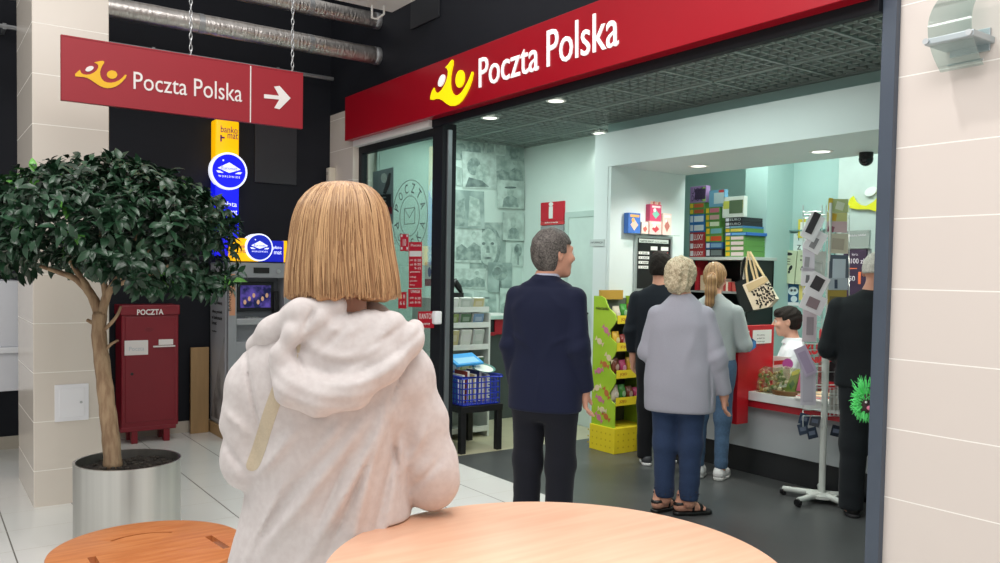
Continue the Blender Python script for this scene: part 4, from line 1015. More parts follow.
for k in range(4): text(mb, ('1 EUR', '1 USD', '1 GBP', '1 CHF')[k], B(.14, .33+.085*k)-UY*.003, UX, UZ, W_*.2, H_*.025, .001)
mb.build('strip_print', M_blackp, bd)
mb = MB(); text(mb, '4', B(.47, .345)-UY*.0, UX, UZ, W_*.08, H_*.05, .003); text(mb, '4 32', B(.72, .345), UX, UZ, W_*.18, H_*.055, .003); text(mb, '3', B(.48, .43), UX, UZ, W_*.07, H_*.05, .003); mb.build('digits', mat('red_digits', (226, 30, 60), .4, var=0, emit=.6), bd)
# ledge carrying boxes
la, lb_ = rY(627, 237), rY(671, 236.5)
lz = b_.z+.004
single(MB().box(la.x, lb_.x, YR-.11, YR, lz, lz+.006, b=.001), 'wall_ledge', glass_mat('clear_ledge', (236, 244, 242), .05), 'clear narrow ledge above the black price board', 'shelf')
pk = [('packet_blue', 628, 640.5, 217, 236.5, (60, 110, 190), (230, 190, 170), 'blue boxed game with an orange ball print, left on the ledge above the price board'),
      ('packet', 641.5, 648.5, 225, 236.5, (232, 208, 196), (200, 100, 90), 'small cream and pink box standing between the blue and pink boxes on the ledge'),
      ('packet', 649.5, 661.5, 224, 236.5, (236, 196, 190), (190, 60, 70), 'pink patterned box at the bottom of the stack on the ledge'),
      ('packet', 662.5, 671.5, 215.5, 236.5, (236, 206, 196), (180, 110, 100), 'tall pale pink patterned box, rightmost on the ledge'),
      ('packet', 650, 661.5, 208, 223.8, (206, 70, 110), (120, 190, 170), 'pink and violet box with green diamond, on top of the pink patterned box')]
topz = {}
for nm, x0, x1, y0, y1, c1, c2, lab in pk:
    p0 = rY(x0, y1, .06); p1 = rY(x1, y0, .06); z0 = lz+.007; h_ = p1.z-p0.z
    if 'on top' in lab: z0 = topz['b']+.001
    if 'bottom' in lab: topz['b'] = z0+h_
    o = thing('game_packet', lab, 'box', ((p0.x+p1.x)/2, YR-.05, z0), group=None)
    MB().box(p0.x, p1.x, YR-.06, YR-.004, z0, z0+h_, b=.002).build('carton', flat(c1), o)
    mb = MB(); cx_ = (p0.x+p1.x)/2; w_ = p1.x-p0.x; cz = z0+h_*.42
    mb.poly([(cx_, YR-.0602, cz+h_*.28), (cx_+w_*.32, YR-.0602, cz), (cx_, YR-.0602, cz-h_*.28), (cx_-w_*.32, YR-.0602, cz)], -UY, .0012); mb.build('picture', flat(c2), o)
    mb = MB(); mb.poly([(p0.x+w_*.15, YR-.0602, z0+h_*.8), (p1.x-w_*.1, YR-.0602, z0+h_*.8), (p1.x-w_*.1, YR-.0602, z0+h_*.92), (p0.x+w_*.15, YR-.0602, z0+h_*.92)], -UY, .001)
    mb.ball((p0.x+w_*.4, YR-.0605, z0+h_*.65), (w_*.14, .002, w_*.14), 8); mb.build('title_print', flat((236, 170, 90) if 'blue' in nm else (246, 226, 226)), o)
if True:
    o = thing('small_figures', 'tiny pink and cream figures standing on the highest box over the price board', 'figurine', rY(655, 207.5, .04))
    for k in range(4):
        p = rY(651.5+2.6*k, 207.5, .04); p.z = topz['b']+.001+(rY(650, 208, .06).z-rY(650, 223.8, .06).z)+.001
        MB().lathe([(0, 0), (.014, 0), (.010, .018), (.012, .026), (.008, .036), (0, .038)], 10, p).build('figure', flat((214, 130, 120) if k % 2 else (226, 190, 170)), o, smooth=True)

# ------------------------------------------------------------------ black cabinet with board games
GX = 6.30
gXf = lambda x, y: atX(x, y, GX)
sh_z = gXf(715, 257).z
yl_, yr_ = gXf(689.5, 257).y, gXf(748.5, 257).y
cab = thing('black_cabinet', 'black open cabinet with a pale top, carrying the stacked board games', 'cabinet', (GX+.2, (yl_+yr_)/2, 0))
MB().box(GX-.02, GX+.40, yr_-.02, yl_+.02, sh_z-.03, sh_z, b=.003).build('top', mat('cabinet_top', (196, 200, 196), .4), cab)
MB().box(GX, GX+.38, yr_, yr_+.02, 0, sh_z-.03).box(GX, GX+.38, yl_-.02, yl_, 0, sh_z-.03).box(GX+.36, GX+.38, yr_, yl_, 0, sh_z-.03).build('body', M_blackp, cab)
s2 = gXf(715, 291).z; s3 = s2-.36
for z in (s2, s3, .1): MB().box(GX+.0, GX+.36, yr_+.02, yl_-.02, z-.02, z, b=.001).build('shelf', mat('cabinet_shelf', (150, 152, 150), .4) if z == s2 else M_blackp, cab)
def gamebox(x0, x1, y0, y1, c, title, tc, lab, z0=None, front=None, depth=.3, extra=None, hk=1.):
    p0 = gXf(x0, y1); p1 = gXf(x1, y0); h_ = (p1.z-p0.z)*hk; zz = p0.z if z0 is None else z0
    o = thing('board_game', lab, 'board game', (GX+depth/2, (p0.y+p1.y)/2, zz), group='board games stacked on the black cabinet')
    MB().box(GX, GX+depth, p1.y, p0.y, zz, zz+h_-.001, b=.0015).build('carton', flat(c), o)
    w_ = p0.y-p1.y; X_ = GX-.0004
    mb = MB()
    if title: text(mb, title, (X_, p0.y-w_*(.3 if not front else .1), zz+h_*(.22 if not front else .55)), RX, UZ, w_*(.62 if not front else .8), h_*(.56 if not front else .35), .001)
    else: mb.poly([(X_, p0.y-w_*.32, zz+h_*.18), (X_, p1.y+w_*.05, zz+h_*.18), (X_, p1.y+w_*.05, zz+h_*.82), (X_, p0.y-w_*.32, zz+h_*.82)], -UX, .001)
    mb.build('title_print', flat(tc), o)
    if extra:
        mb = MB()
        for (u0, v0, u1, v1) in extra[1]: mb.poly([(X_, p0.y-w_*u0, zz+h_*v0), (X_, p0.y-w_*u1, zz+h_*v0), (X_, p0.y-w_*u1, zz+h_*v1), (X_, p0.y-w_*u0, zz+h_*v1)], -UX, .0007)
        mb.build('side_print', flat(extra[0]), o)
    return zz+h_
GREEN = (98, 150, 74)
spot = lambda c: (c, [(.05, .15, .25, .85)])
colA = [(689.5, 704.5, 247.5, 254.5, (176, 50, 56), 'LUXY', (240, 240, 240), 'red'), (689.5, 704.5, 240, 247.3, (176, 50, 56), 'LUXY', (240, 240, 240), 'red'), (689.5, 704.5, 230, 239.8, (176, 50, 56), 'LUXY', (240, 240, 240), 'red'),
        (689.5, 704.5, 221, 229.8, (46, 120, 190), None, (232, 236, 240), 'blue'), (689.5, 704.5, 211.5, 220.8, (46, 120, 190), None, (232, 236, 240), 'blue'), (689.5, 704.5, 205, 211.3, GREEN, None, (196, 90, 50), 'green'), (689.5, 704.5, 198, 204.8, GREEN, None, (196, 90, 50), 'green')]
colB = [(705.5, 722.5, 246.5, 254.5, (40, 44, 48), None, (110, 120, 120), 'black'), (705.5, 722.5, 240, 246.3, (40, 90, 150), None, (120, 160, 190), 'blue'), (705.5, 722.5, 232.5, 239.8, GREEN, None, (214, 80, 40), 'green'), (705.5, 722.5, 224.5, 232.3, GREEN, None, (120, 180, 190), 'green'), (705.5, 720, 217.5, 224.3, GREEN, None, (220, 226, 200), 'green'), (705.5, 720, 210, 217.3, GREEN, None, (206, 160, 160), 'green'), (705.5, 720, 202.5, 209.8, GREEN, None, (206, 110, 130), 'green')]
colC = [(725, 744.5, 249, 254.5, GREEN, None, (226, 206, 206), 'green'), (725, 744.5, 243.5, 248.8, GREEN, None, (226, 206, 206), 'green'), (725, 744.5, 238, 243.3, GREEN, None, (226, 206, 206), 'green'), (725, 744.5, 232.5, 237.8, GREEN, None, (226, 206, 206), 'green'), (725, 747, 228.5, 232.3, (50, 110, 190), None, (110, 170, 220), 'blue'), (725, 743.5, 223.5, 228.3, GREEN, None, (226, 206, 90), 'green'), (725, 743.5, 220.5, 223.3, (60, 120, 170), None, (130, 180, 200), 'blue'), (725, 742.5, 215.5, 220.3, (36, 40, 44), 'EURO', (190, 200, 200), 'black'), (725, 742.5, 210, 215.3, (36, 40, 44), 'EURO', (190, 200, 200), 'black')]
ordn = ['lowest', 'second from below', 'third from below', 'fourth from below', 'fifth from below', 'sixth from below', 'seventh from below', 'eighth from below', 'topmost flat box']
for col, cn in ((colA, 'left'), (colB, 'middle'), (colC, 'right')):
    z = sh_z+.001
    for k, (x0, x1, y0, y1, c, t_, tc, nm) in enumerate(col):
        z = gamebox(x0, x1, y0, y1, c, t_, tc, '%s board game box, %s in the %s stack on the black cabinet' % (nm, ordn[k], cn), z0=z, hk=1.075, extra=spot((232, 190, 40) if nm == 'green' else (220, 220, 230)))+.0005
    if cn == 'left': zA = z
    if cn == 'middle': zB = z
    if cn == 'right': zC = z
gamebox(690, 706.5, 179.5, 197.5, (168, 130, 180), None, (70, 46, 80), 'purple upright board game box with bold dark title, on top of the left stack', z0=zA, front=True, depth=.06, extra=((150, 196, 90), [(.75, .05, .98, .35), (.72, .6, .95, .9)]))
mb = MB(); p = gXf(691, 188)
gamebox(709, 725, 184, 202.3, (110, 160, 190), None, (190, 206, 210), 'blue and grey upright game box, on top of the middle stack', z0=zB, front=True, depth=.05, extra=((196, 60, 60), [(.62, .72, .95, .98)]))
gamebox(722.5, 744.5, 185.5, 208, (226, 230, 222), None, (90, 110, 80), 'large upright game box with a yellow-green landscape picture, on top of the right stack', z0=zC, front=True, depth=.05, extra=((206, 206, 90), [(.04, .42, .96, .8)]))
mb = MB(); text(mb, 'LACHE', (GX-.0015, gXf(692, 190).y, zA+.085), RX, UZ, gXf(692, 190).y-gXf(703, 190).y, .06, .001); text(mb, 'DACHE', (GX-.0015, gXf(692, 190).y, zA+.015), RX, UZ, gXf(692, 190).y-gXf(703, 190).y, .06, .001)
for o_ in list(COL.objects):
    if o_.get('label', '').startswith('purple upright'): mb.build('bold_title', flat((60, 40, 70)), o_)
# gifts in the cabinet
gf = [(700, 712, 276, 291, (226, 200, 170), 'cream gift box with red ribbon'), (713, 722, 279, 291, (206, 190, 170), 'beige gift box'), (723, 731, 282, 291, (190, 60, 60), 'red gift box'), (732, 741, 283, 291, (196, 90, 80), 'rosy gift box'), (690, 698.5, 262, 291, (176, 44, 56), 'tall red wrapped gift')]
for k, (x0, x1, y0, y1, c, lab) in enumerate(gf):
    p0, p1 = atX(x0, y1, GX+.06), atX(x1, y0, GX+.06); h_ = p1.z-p0.z
    o = thing('gift_box', lab+' on the shelf of the black cabinet behind the girl', 'gift box', (GX+.12, (p0.y+p1.y)/2, s2+.001))
    y0_, y1_ = max(p1.y, yr_+.022), min(p0.y, yl_-.022)
    MB().box(GX+.06, GX+.2, y0_, y1_, s2+.001, s2+.001+h_, b=.003).build('carton', flat(c), o)
    yc = (y0_+y1_)/2; MB().box(GX+.058, GX+.202, yc-.012, yc+.012, s2+.001, s2+.003+h_).build('ribbon', flat((196, 40, 50) if k != 2 else (230, 220, 200)), o)
# tote bags hanging at the pillar
PXX = 6.5
bX = lambda x, y, q=0: atX(x, y, PXX-q)
def bag(lab, outline, straps, X, m, m2=None, spots=None, top=None):
    P = [atX(x, y, X) for x, y in outline]; o = thing('tote_bag', lab, 'bag', Vector((X, sum(p.y for p in P)/len(P), min(p.z for p in P))))
    MB().poly(P, -UX, .05).build('bag_body', m, o, bevel=0)
    if top: MB().poly([atX(x, y, X-.051) for x, y in top], -UX, .004).build('top_band', m2, o)
    mb = MB()
    for s_ in straps: mb.tube([atX(x, y, X-.025) for x, y in s_], .011, 8)
    mb.build('strap', m2 or m, o, smooth=True)
    return o
M_leo = mat('leopard_cloth', (222, 206, 182), .8); M_jute = mat('jute', (196, 172, 132), .8)
bag('black shopping bag hanging behind the leopard print tote', [(738, 282), (749, 279), (757, 296), (762, 310), (748, 312), (741, 300)], [[(741, 283), (743, 262), (745, 257.8), (747, 262), (748, 280)]], 6.298, M_blackp)
lo = bag('leopard print tote bag with jute top hanging beside the black cabinet', [(746, 285), (766, 276), (779, 299), (772, 307), (757, 310)], [[(748, 285), (746, 268), (748, 252), (752, 270), (755, 281)], [(758, 279), (754, 262), (750, 252), (758, 266), (764, 276)]], 6.17, M_leo, M_jute, top=[(746, 285), (766, 276), (769, 281), (749, 292)])
mb = MB(); rs = random.Random(3)
for i in range(7):
    for j in range(6):
        u_ = (i+.5+rs.uniform(-.25, .25))/7; v_ = (j+.5+rs.uniform(-.25, .25))/6
        x = (750.5+(770-750.5)*u_)*(1-v_)+(758.5+(777.5-758.5)*u_)*v_; y = (291.5+(282-291.5)*u_)*(1-v_)+(308.5+(299-308.5)*u_)*v_
        if rs.random() < .95:
            a0 = rs.random()*6.28; pts = [atX(x+.95*math.cos(a0+t_*.55), y+.95*math.sin(a0+t_*.7), 6.1175) for t_ in range(7)]
            mb.tube(pts, .0062, 5)
mb.build('spots', mat('leopard_spot', (34, 26, 22), .8), lo)
o = thing('white_bag', 'long white bag straps hanging beside the black cabinet', 'bag', atX(744, 283, 6.27))
MB().tube([atX(743, 262, 6.44), atX(745, 254, 6.44), atX(748, 262, 6.44), atX(750, 284, 6.44)], .014, 8).build('strap', flat((214, 208, 196)), o, smooth=True)
MB().poly([atX(742, 262, 6.44), atX(745, 262, 6.44), atX(746, 285, 6.44), atX(741.5, 285, 6.44)], -UX, .02).build('bag_body', flat((206, 200, 188)), o)

# teal board with posters on the back wall
TBX = 6.99
tX = lambda x, y, q=0: atX(x, y, TBX-q)
def rectX(mb, x0, y0, x1, y1, X, t_, b=0):
    a_ = atX(x0, y1, X); c_ = atX(x1, y0, X); mb.box(X-t_, X, c_.y, a_.y, a_.z, c_.z, b); return mb
tb = thing('wall_board', 'large grey teal pin board on the back wall behind the card racks', 'board', tX(805, 340))
rectX(MB(), 779, 232, 836, 345, TBX, .02).build('board', mat('board_teal', (150, 190, 184), .6), tb)
mb = MB(); rectX(mb, 776.5, 228.5, 838, 232, TBX, .035); rectX(mb, 776.5, 228.5, 779, 345, TBX, .035); mb.build('frame', mat('board_frame', (128, 168, 164), .5), tb)
def poster(lab, x0, y0, x1, y1, c, q, prints=(), txt=()):
    X = TBX-.0155-q*.12; o = thing('poster', lab, 'poster', atX((x0+x1)/2, y1, X))
    rectX(MB(), x0, y0, x1, y1, X, .004).build('sheet', flat(c), o)
    for (c2, shapes) in prints:
        mb = MB()
        for s_ in shapes:
            if len(s_) == 4: rectX(mb, *s_, X-.0041, .001)
            else: mb.poly(oval_px(s_[0], s_[1], s_[2], s_[3], s_[4], 0, 0, 1, lambda x, y: atX(x, y, X-.0041)), -UX, .001)
        mb.build('print', flat(c2), o)
    mb = MB()
    for (s_, xa, xb, ya, yb_) in txt: text_pts(mb, s_, atX(xa, yb_, X-.005), atX(xb, yb_, X-.005), atX(xa, ya, X-.005), .001)
    if txt: mb.build('lettering', flat((24, 36, 40)), o)
    return o
poster('white poster with a large black T and Z at the top of the teal board', 793, 233, 808, 262, (226, 236, 234), .025, (), (('T', 797, 800.5, 234.5, 240.5), ('Z', 797, 801, 245, 249.5)))
poster('dark blue poster with a white cat-like face, lowest on the teal board', 783, 283, 799, 305, (34, 84, 124), .03, (((206, 222, 226), [(793, 291, 5.2, 4.2, 0), (794, 299, 3.2, 3.2, 0)]), ((24, 60, 90), [(791.5, 290.5, 1.2, 1.4, 0), (795, 290.5, 1.2, 1.4, 0)]), ((226, 230, 230), [(783, 302.5, 799, 305)])))
poster('small yellow poster half hidden behind the cards at the left rack', 798, 219, 806, 238, (226, 206, 70), .06, (((240, 240, 230), [(800, 222, 806, 236)]),))
poster('yellow and white leaflet beside the blue poster on the teal board', 799, 285, 806, 300, (222, 206, 120), .035)
def clothbag(lab, pts, X, prn):
    P = [atX(x, y, X) for x, y in pts]; o = thing('cloth_bag', lab, 'bag', Vector((X, sum(p.y for p in P)/4, min(p.z for p in P))))
    MB().poly(P, -UX, .025).build('bag_body', mat('cream_cotton', (206, 214, 182), .85), o)
    mb = MB()
    for s_ in prn: mb.poly(oval_px(s_[0], s_[1], s_[2], s_[3], s_[4], 0, 0, 1, lambda x, y: atX(x, y, X-.026)), -UX, .001)
    mb.build('bag_print', flat((30, 34, 34)), o)
clothbag('cream cotton bag with a black oval and foot print, left on the teal board', [(785, 250), (798.5, 251), (795.5, 284), (780.5, 282.5)], 6.966, [(789, 254, 3.4, 1.6, .05), (790.5, 268, 1.5, 3, .5), (789, 272, 1, 1.4, 0), (788, 259, 3, .35, .05), (788, 261.5, 2.6, .35, .05), (787.5, 264, 3, .35, .05)])
clothbag('cream cotton bag with black print, right beside the first on the teal board', [(799.5, 250), (810, 251), (808, 285), (796.5, 284)], 6.966, [(802.5, 268, 1.5, 3, .5), (801, 260, .8, .8, 0), (802, 256, 2, .35, 0)])

# phone card board
CBX = 6.2
cb = thing('card_board', 'dark purple board of phone top-up cards with 100 zł, left of the elderly man', 'board', atX(856, 300, CBX))
rectX(MB(), 842, 230, 871, 249, CBX, .02, .002).build('grey_header', mat('header_grey', (138, 152, 148), .5), cb)
rectX(MB(), 843, 249.5, 868, 310, CBX, .02, .002).build('board', mat('purple_black', (50, 34, 60), .5, var=.2, vscale=12), cb)
mb = MB(); cq = CBX-.0205
text_pts(mb, '100 zł', atX(851, 263.5, cq), atX(864.5, 263.5, cq), atX(851, 258.5, cq), .002); text_pts(mb, '50', atX(849, 281, cq), atX(855, 281, cq), atX(849, 276, cq), .002)
text_pts(mb, 'doładuj telefon', atX(849, 237.5, cq), atX(866, 236.5, cq), atX(849, 234.5, cq), .001); text_pts(mb, 'karta', atX(852, 255.5, cq), atX(858, 255.5, cq), atX(852, 253, cq), .001)
mb.build('lettering', flat((210, 206, 216)), cb)
mb = MB(); rectX(mb, 846, 268, 857, 269, cq, .001); rectX(mb, 858, 272, 861, 284, cq, .001); rectX(mb, 843.5, 264, 846, 278, cq, .001); mb.build('orange_print', flat((216, 110, 70)), cb)
MB().box(CBX, CBX+.03, atX(868, 300, CBX).y, atX(843, 300, CBX).y, .72, atX(843, 249, CBX).z).build('stand', M_grey, cb)
MB().box(CBX-.08, CBX+.2, atX(868, 300, CBX).y-.02, atX(843, 300, CBX).y+.02, 0, .72).build('pedestal', flat((196, 200, 200)), cb)

# ------------------------------------------------------------------ counter
CXF = 5.12
M_cp = mat('counter_panel', (178, 184, 186), .5, var=.02); M_ct = mat('counter_white', (226, 230, 228), .3); M_cred = mat('counter_red', (172, 26, 40), .35)
ctz = .645; yR, yL = 1.80, 5.30
ctr = thing('service_counter', 'long grey service counter with white top edge, red band and black plinth', 'counter', (5.4, 3.3, 0))
MB().box(CXF+.07, 5.27, yR, 4.95, .20, ctz-.115).build('front_panel', M_cp, ctr)
MB().box(CXF+.09, 5.27, yR, 4.95, 0, .20).build('plinth', mat('plinth_black', (38, 40, 42), .5), ctr)
MB().box(CXF-.02, 5.55, yR, 4.9, ctz-.065, ctz, b=.003).build('countertop', M_ct, ctr)
MB().box(CXF, 5.27, yR, 4.9, ctz-.118, ctz-.066).build('red_band', M_cred, ctr)
# red divider standing on the counter
YD2 = 3.955
dv = thing('counter_divider', 'tall bright red divider panel across the counter with a white notice', 'divider', (5.15, YD2, .40))
dx0, dx1 = atY(738, 370, YD2).x, atY(774, 330, YD2).x
M_div = mat('divider_red', (196, 24, 36), .4)
dzt = atY(758, 325.5, YD2).z
zl = atY(740, 424, YD2).z
MB().poly([(dx0, YD2+.045, zl), (CXF-.021, YD2+.045, zl), (CXF-.021, YD2+.045, ctz+.002), (dx1, YD2+.045, ctz+.002), (dx1, YD2+.045, dzt), (dx0, YD2+.045, dzt)], -UY, .045).build('panel', M_div, dv)
vY = lambda x, y: atY(x, y, YD2-.001)
a, b_ = vY(752.5, 344), vY(771.5, 329.5)
nt_ = MB().box(a.x, b_.x, YD2-.003, YD2, a.z, b_.z).build('notice', M_white, dv)
mb = MB()
for k in range(4): text(mb, ('Prosimy', 'podejść do', 'wolnego', 'okienka')[k], (a.x+.05, YD2-.0031, b_.z-.045-.024*k), UX, UZ, .09, .012, .0006)
mb.build('notice_print', flat((80, 80, 84)), nt_)
hg = vY(748.5, 352); hg.y -= .03
o = thing('hanging_tag', 'small blue shiny packet hanging at the left edge of the red divider', 'packet', hg)
MB().poly([atY(744, 349, YD2-.03), atY(748, 337, YD2-.03), atY(754, 341, YD2-.03), atY(754, 347, YD2-.03), atY(747, 352, YD2-.03)], -UY, .02).build('packet', mat('blue_foil', (70, 130, 196), .25, rgb2=(30, 60, 110), vscale=20), o)
MB().tube([atY(748, 338, YD2-.035), atY(749, 331, YD2-.02)], .003, 6).build('string', M_white, o)

# goods on the counter
def on_counter(x, y): return atZ(x, y, ctz)
# cellophane gift basket
gp = Vector((5.22, 3.72, ctz))
o = thing('gift_basket', 'gold and green gift basket wrapped in clear film on the counter', 'gift basket', gp)
def gw(x, y, X): return atX(x, y, X)
mb = MB(); rs = random.Random(5)
pts = []
for k in range(85):
    x = rs.uniform(760, 784); y = rs.uniform(371, 392)
    p = gw(x, y, 5.2+rs.uniform(-.03, .05)); r_ = rs.uniform(.009, .019); p.z = max(p.z, ctz+r_); pts.append((p, r_))
for i in range(3):
    mb = MB()
    for k, (p, r_) in enumerate(pts):
        if k % 3 == i: mb.ball(p, (r_, r_*rs.uniform(.6, 1.2), r_*rs.uniform(.5, 1.1)), 8, M=Matrix.Rotation(rs.uniform(0, 3), 3, 'X'))
    mb.build('sweets', [mat('gold_foil', (214, 190, 130), .2, metal=.7), mat('green_foil', (110, 140, 70), .35), mat('pale_foil', (226, 216, 190), .3)][i], o, smooth=True)
mb = MB(); mb.lathe([(.11, 0), (.12, .03), (.115, .035), (.105, .005)], 24, (5.22, 3.70, ctz+.001)); mb.build('tray', flat((120, 84, 44)), o, smooth=True)
film = glass_mat('clear_film', (236, 240, 226), .12, refl=.12)
P = [(756, 393), (759, 370), (764, 366), (776, 368), (786, 366), (792, 368), (786, 380), (781, 394)]
MB().poly([atX(x, y, 5.15) for x, y in P], -UX, .0).v
mb = MB(); F1 = [atX(x, y, 5.12) for x, y in P]; F2 = [Vector((5.30, p.y+(.02 if i < 4 else -.02), p.z+(-.03 if 0 < i < 6 else 0))) for i, p in enumerate(F1)]
for p in F1+F2: p.z = max(p.z, ctz+.002)
n_ = len(P); mb.add(F1+F2, [tuple(range(n_)), tuple(range(2*n_-1, n_-1, -1))]+[(i, (i+1) % n_, n_+(i+1) % n_, n_+i) for i in range(n_)]); mb.build('film_wrap', film, o)
# magazines / cards upright
def card_at(name, lab, cat, pts, X, t_, c, prints=(), grp=None, m=None):
    P = [atX(x, y, X) for x, y in pts]
    lowz = min(p.z for p in P)
    if lowz < ctz+.001:
        for p in P: p.z += ctz+.001-lowz
    o = thing(name, lab, cat, Vector((X, sum(p.y for p in P)/len(P), min(p.z for p in P))), group=grp)
    MB().poly(P, UX, t_).build('sheet', m or flat(c), o)
    for c2, sh in prints:
        mb = MB()
        for s_ in sh: mb.poly([atX(x, y, X) for x, y in s_] if not isinstance(s_[0], (int, float)) else oval_px(*s_, 0, 0, 1, lambda x, y: atX(x, y, X)), -UX, .0015)
        mb.build('print', flat(c2), o)
    return o
card_at('gift_bag', 'green and yellow gift bag beside the gold gift basket on the counter', 'gift bag', [(784, 393), (792, 372), (799, 369), (800, 371), (794, 393)], 5.26, .05, (150, 190, 110), [((226, 226, 80), [[(792, 372), (799, 369), (800, 371), (798, 374), (792, 376)]]), ((90, 160, 110), [[(789, 385), (793, 380), (795, 384), (791, 390)]])])
card_at('magazine', 'white magazine with red title standing on the counter below the clerk', 'magazine', [(773, 384), (773, 356), (790, 357), (790, 384)], 5.38, .012, (236, 232, 228), [((206, 60, 60), [[(774, 361), (785, 360), (785, 364), (774, 365)]])])
card_at('balloon_card', 'round magenta card in front of the white magazine on the counter', 'card', [(787.5+5.2*math.cos(t_/16*2*PI), 364+5.5*math.sin(t_/16*2*PI)) for t_ in range(16)]+[], 5.30, .006, (186, 84, 160))
card_at('gift_bag', 'pink gift bag right of the green gift bag on the counter', 'gift bag', [(796, 391), (800, 373), (803, 380), (804, 391)], 5.24, .03, (226, 120, 160))
for k, (c, lab) in enumerate((((232, 226, 220), 'white magazine lying flat at the bottom of the pile on the counter'), ((206, 60, 50), 'red magazine lying flat in the pile on the counter'), ((226, 190, 150), 'peach magazine lying flat at the top of the pile on the counter'))):
    o = thing('magazine', lab, 'magazine', (5.2, 3.43, ctz+.001+.011*k))
    MB().box(5.08+.02*k, 5.33+.015*k, 3.3+.03*k, 3.55+.0*k, ctz+.001+.011*k, ctz+.011+.011*k, b=.001).build('pages', M_white, o); MB().box(5.08+.02*k, 5.33+.015*k, 3.3+.03*k, 3.55, ctz+.0111+.011*k, ctz+.0118+.011*k).build('cover', flat(c), o)
# red-lettered sheet
us = thing('counter_sign', 'clear upright sign with chunky red KUP lettering at the right of the clerk', 'sign', (5.34, atX(815, 370, 5.34).y, ctz))
y0_, y1_ = atX(827, 350, 5.34).y, atX(804, 350, 5.34).y
MB().box(5.338, 5.342, y0_, y1_, ctz+.001, atX(815, 338, 5.34).z).build('pane', glass_mat('clear_acrylic', (232, 240, 238), .05), us)
MB().box(5.30, 5.38, y0_, y1_, ctz+.0005, ctz+.006).build('foot', M_alu, us)
mb = MB(); text_pts(mb, 'KUP', atX(805, 355, 5.337), atX(824, 354, 5.337), atX(805, 344, 5.337), .002, bold=.05); text_pts(mb, 'LINIA', atX(806, 363.5, 5.337), atX(824, 362.5, 5.337), atX(806, 357.5, 5.337), .002, bold=.05); mb.build('lettering', flat((206, 44, 52)), us)

# ------------------------------------------------------------------ card spinner
M_sw = mat('spinner_white', (206, 212, 206), .4)
SPX, SPY = 4.975, 3.24
sp = thing('card_spinner', 'white wire card spinner on a five-foot stand in front of the counter', 'display rack', (SPX, SPY, 0))
MB().tube([(SPX, SPY, .04), (SPX, SPY, 1.22), (SPX, SPY, 1.24), (SPX, SPY, 2.0)], [.022, .022, .010, .010], 16).build('pole', M_sw, sp, smooth=True)
MB().lathe([(.02, .03), (.10, .035), (.10, .055), (.03, .065)], 24, (SPX, SPY, 0)).build('hub', M_sw, sp, smooth=True)
for k in range(5):
    a_ = 2*PI*k/5+PI/5; d_ = Vector((math.cos(a_), math.sin(a_), 0)); c0 = Vector((SPX, SPY, .05))
    f_ = MB().tube([c0+d_*.05, c0+d_*.26-UZ*.005], [.021, .019], 10).build('foot', M_sw, sp, smooth=True)
    MB().cyl(c0+d_*.25-UZ*.02, c0+d_*.275-UZ*.02, .024, n=12).cyl(Vector((SPX, SPY, .0))+d_*.25, Vector((SPX, SPY, .05))+d_*.25, .012, n=10).build('foot_cap', M_blackp, f_, smooth=True)
# three faces of pockets: frames of wire
def sp_pt(x, y, off): return atD(x, y, 5.607+off)
mb = MB()
for (x0, x1, o_) in ((803, 822, -.04), (826, 849, -.02)):
    for xx in (x0, x1): mb.tube([sp_pt(xx, 205, o_), sp_pt(xx, 408, o_)], .0035, 5)
    for yy in range(212, 412, 22):
        mb.tube([sp_pt(x0, yy, o_), sp_pt(x1, yy, o_)], .003, 5); mb.tube([sp_pt(x0, yy+6, o_-.06), sp_pt(x1, yy+6, o_-.06)], .003, 5)
        for xx in (x0, x1): mb.tube([sp_pt(xx, yy, o_), sp_pt(xx, yy+8, o_-.06), sp_pt(xx, yy+16, o_-.06), sp_pt(xx, yy+18, o_)], .003, 5)
for yy in (215, 300, 385): mb.tube([sp_pt(803, yy, -.04), sp_pt(822, yy, 0)], .004, 5); mb.tube([sp_pt(822, yy, 0), sp_pt(849, yy, -.02)], .004, 5)
for x in range(826, 852, 4): mb.tube([sp_pt(x, 388, -.1), sp_pt(x, 416, -.1)], .0025, 5)
for yy in (388, 397, 406, 416): mb.tube([sp_pt(826, yy, -.1), sp_pt(850, yy, -.1)], .003, 5)
mb.build('wire_pockets', mat('wire_chrome', (200, 206, 204), .3, metal=.6), sp)
GRP = 'cards in the spinner rack'
def card(lab, pts, off, c, prn=(), nm='greeting_card'):
    P = [sp_pt(x, y, off) for x, y in pts]; o = thing(nm, lab, 'card', sum(P, Vector())/len(P), group=GRP)
    n_ = (P[1]-P[0]).cross(P[2]-P[1]).normalized(); 
    if n_.dot(Vector(CF)) > 0: n_ = -n_
    MB().poly(P, n_, .004).build('sheet', flat(c, .4), o)
    for k, (c2, q) in enumerate(prn):
        mb = MB(); mb.poly([sp_pt(x, y, off-.006-.001*k) for x, y in q], n_, .001); mb.build('picture', flat(c2, .4), o)
W1, W2, DK = (240, 236, 240), (226, 220, 230), (66, 60, 66)
def rot_rect(cx, cy, w, h, a):
    if cx < 822 and cy < 400: w, h = w*1.18, h*1.12
    return [(cx+x*math.cos(a)-y*math.sin(a), cy+x*math.sin(a)+y*math.cos(a)) for x, y in ((-w/2, h/2), (w/2, h/2), (w/2, -h/2), (-w/2, -h/2))]
card('tilted card with dark upper half, topmost in the left column of the spinner', rot_rect(812.5, 227, 13, 24, .45), -.13, W1, [(DK, rot_rect(813, 223, 6, 20, .45))])
card('tilted white card with small grey photo, second in the left column of the spinner', rot_rect(815, 241, 15, 20, .5), -.12, W1, [((150, 146, 150), rot_rect(814, 243, 5, 10, .5))])
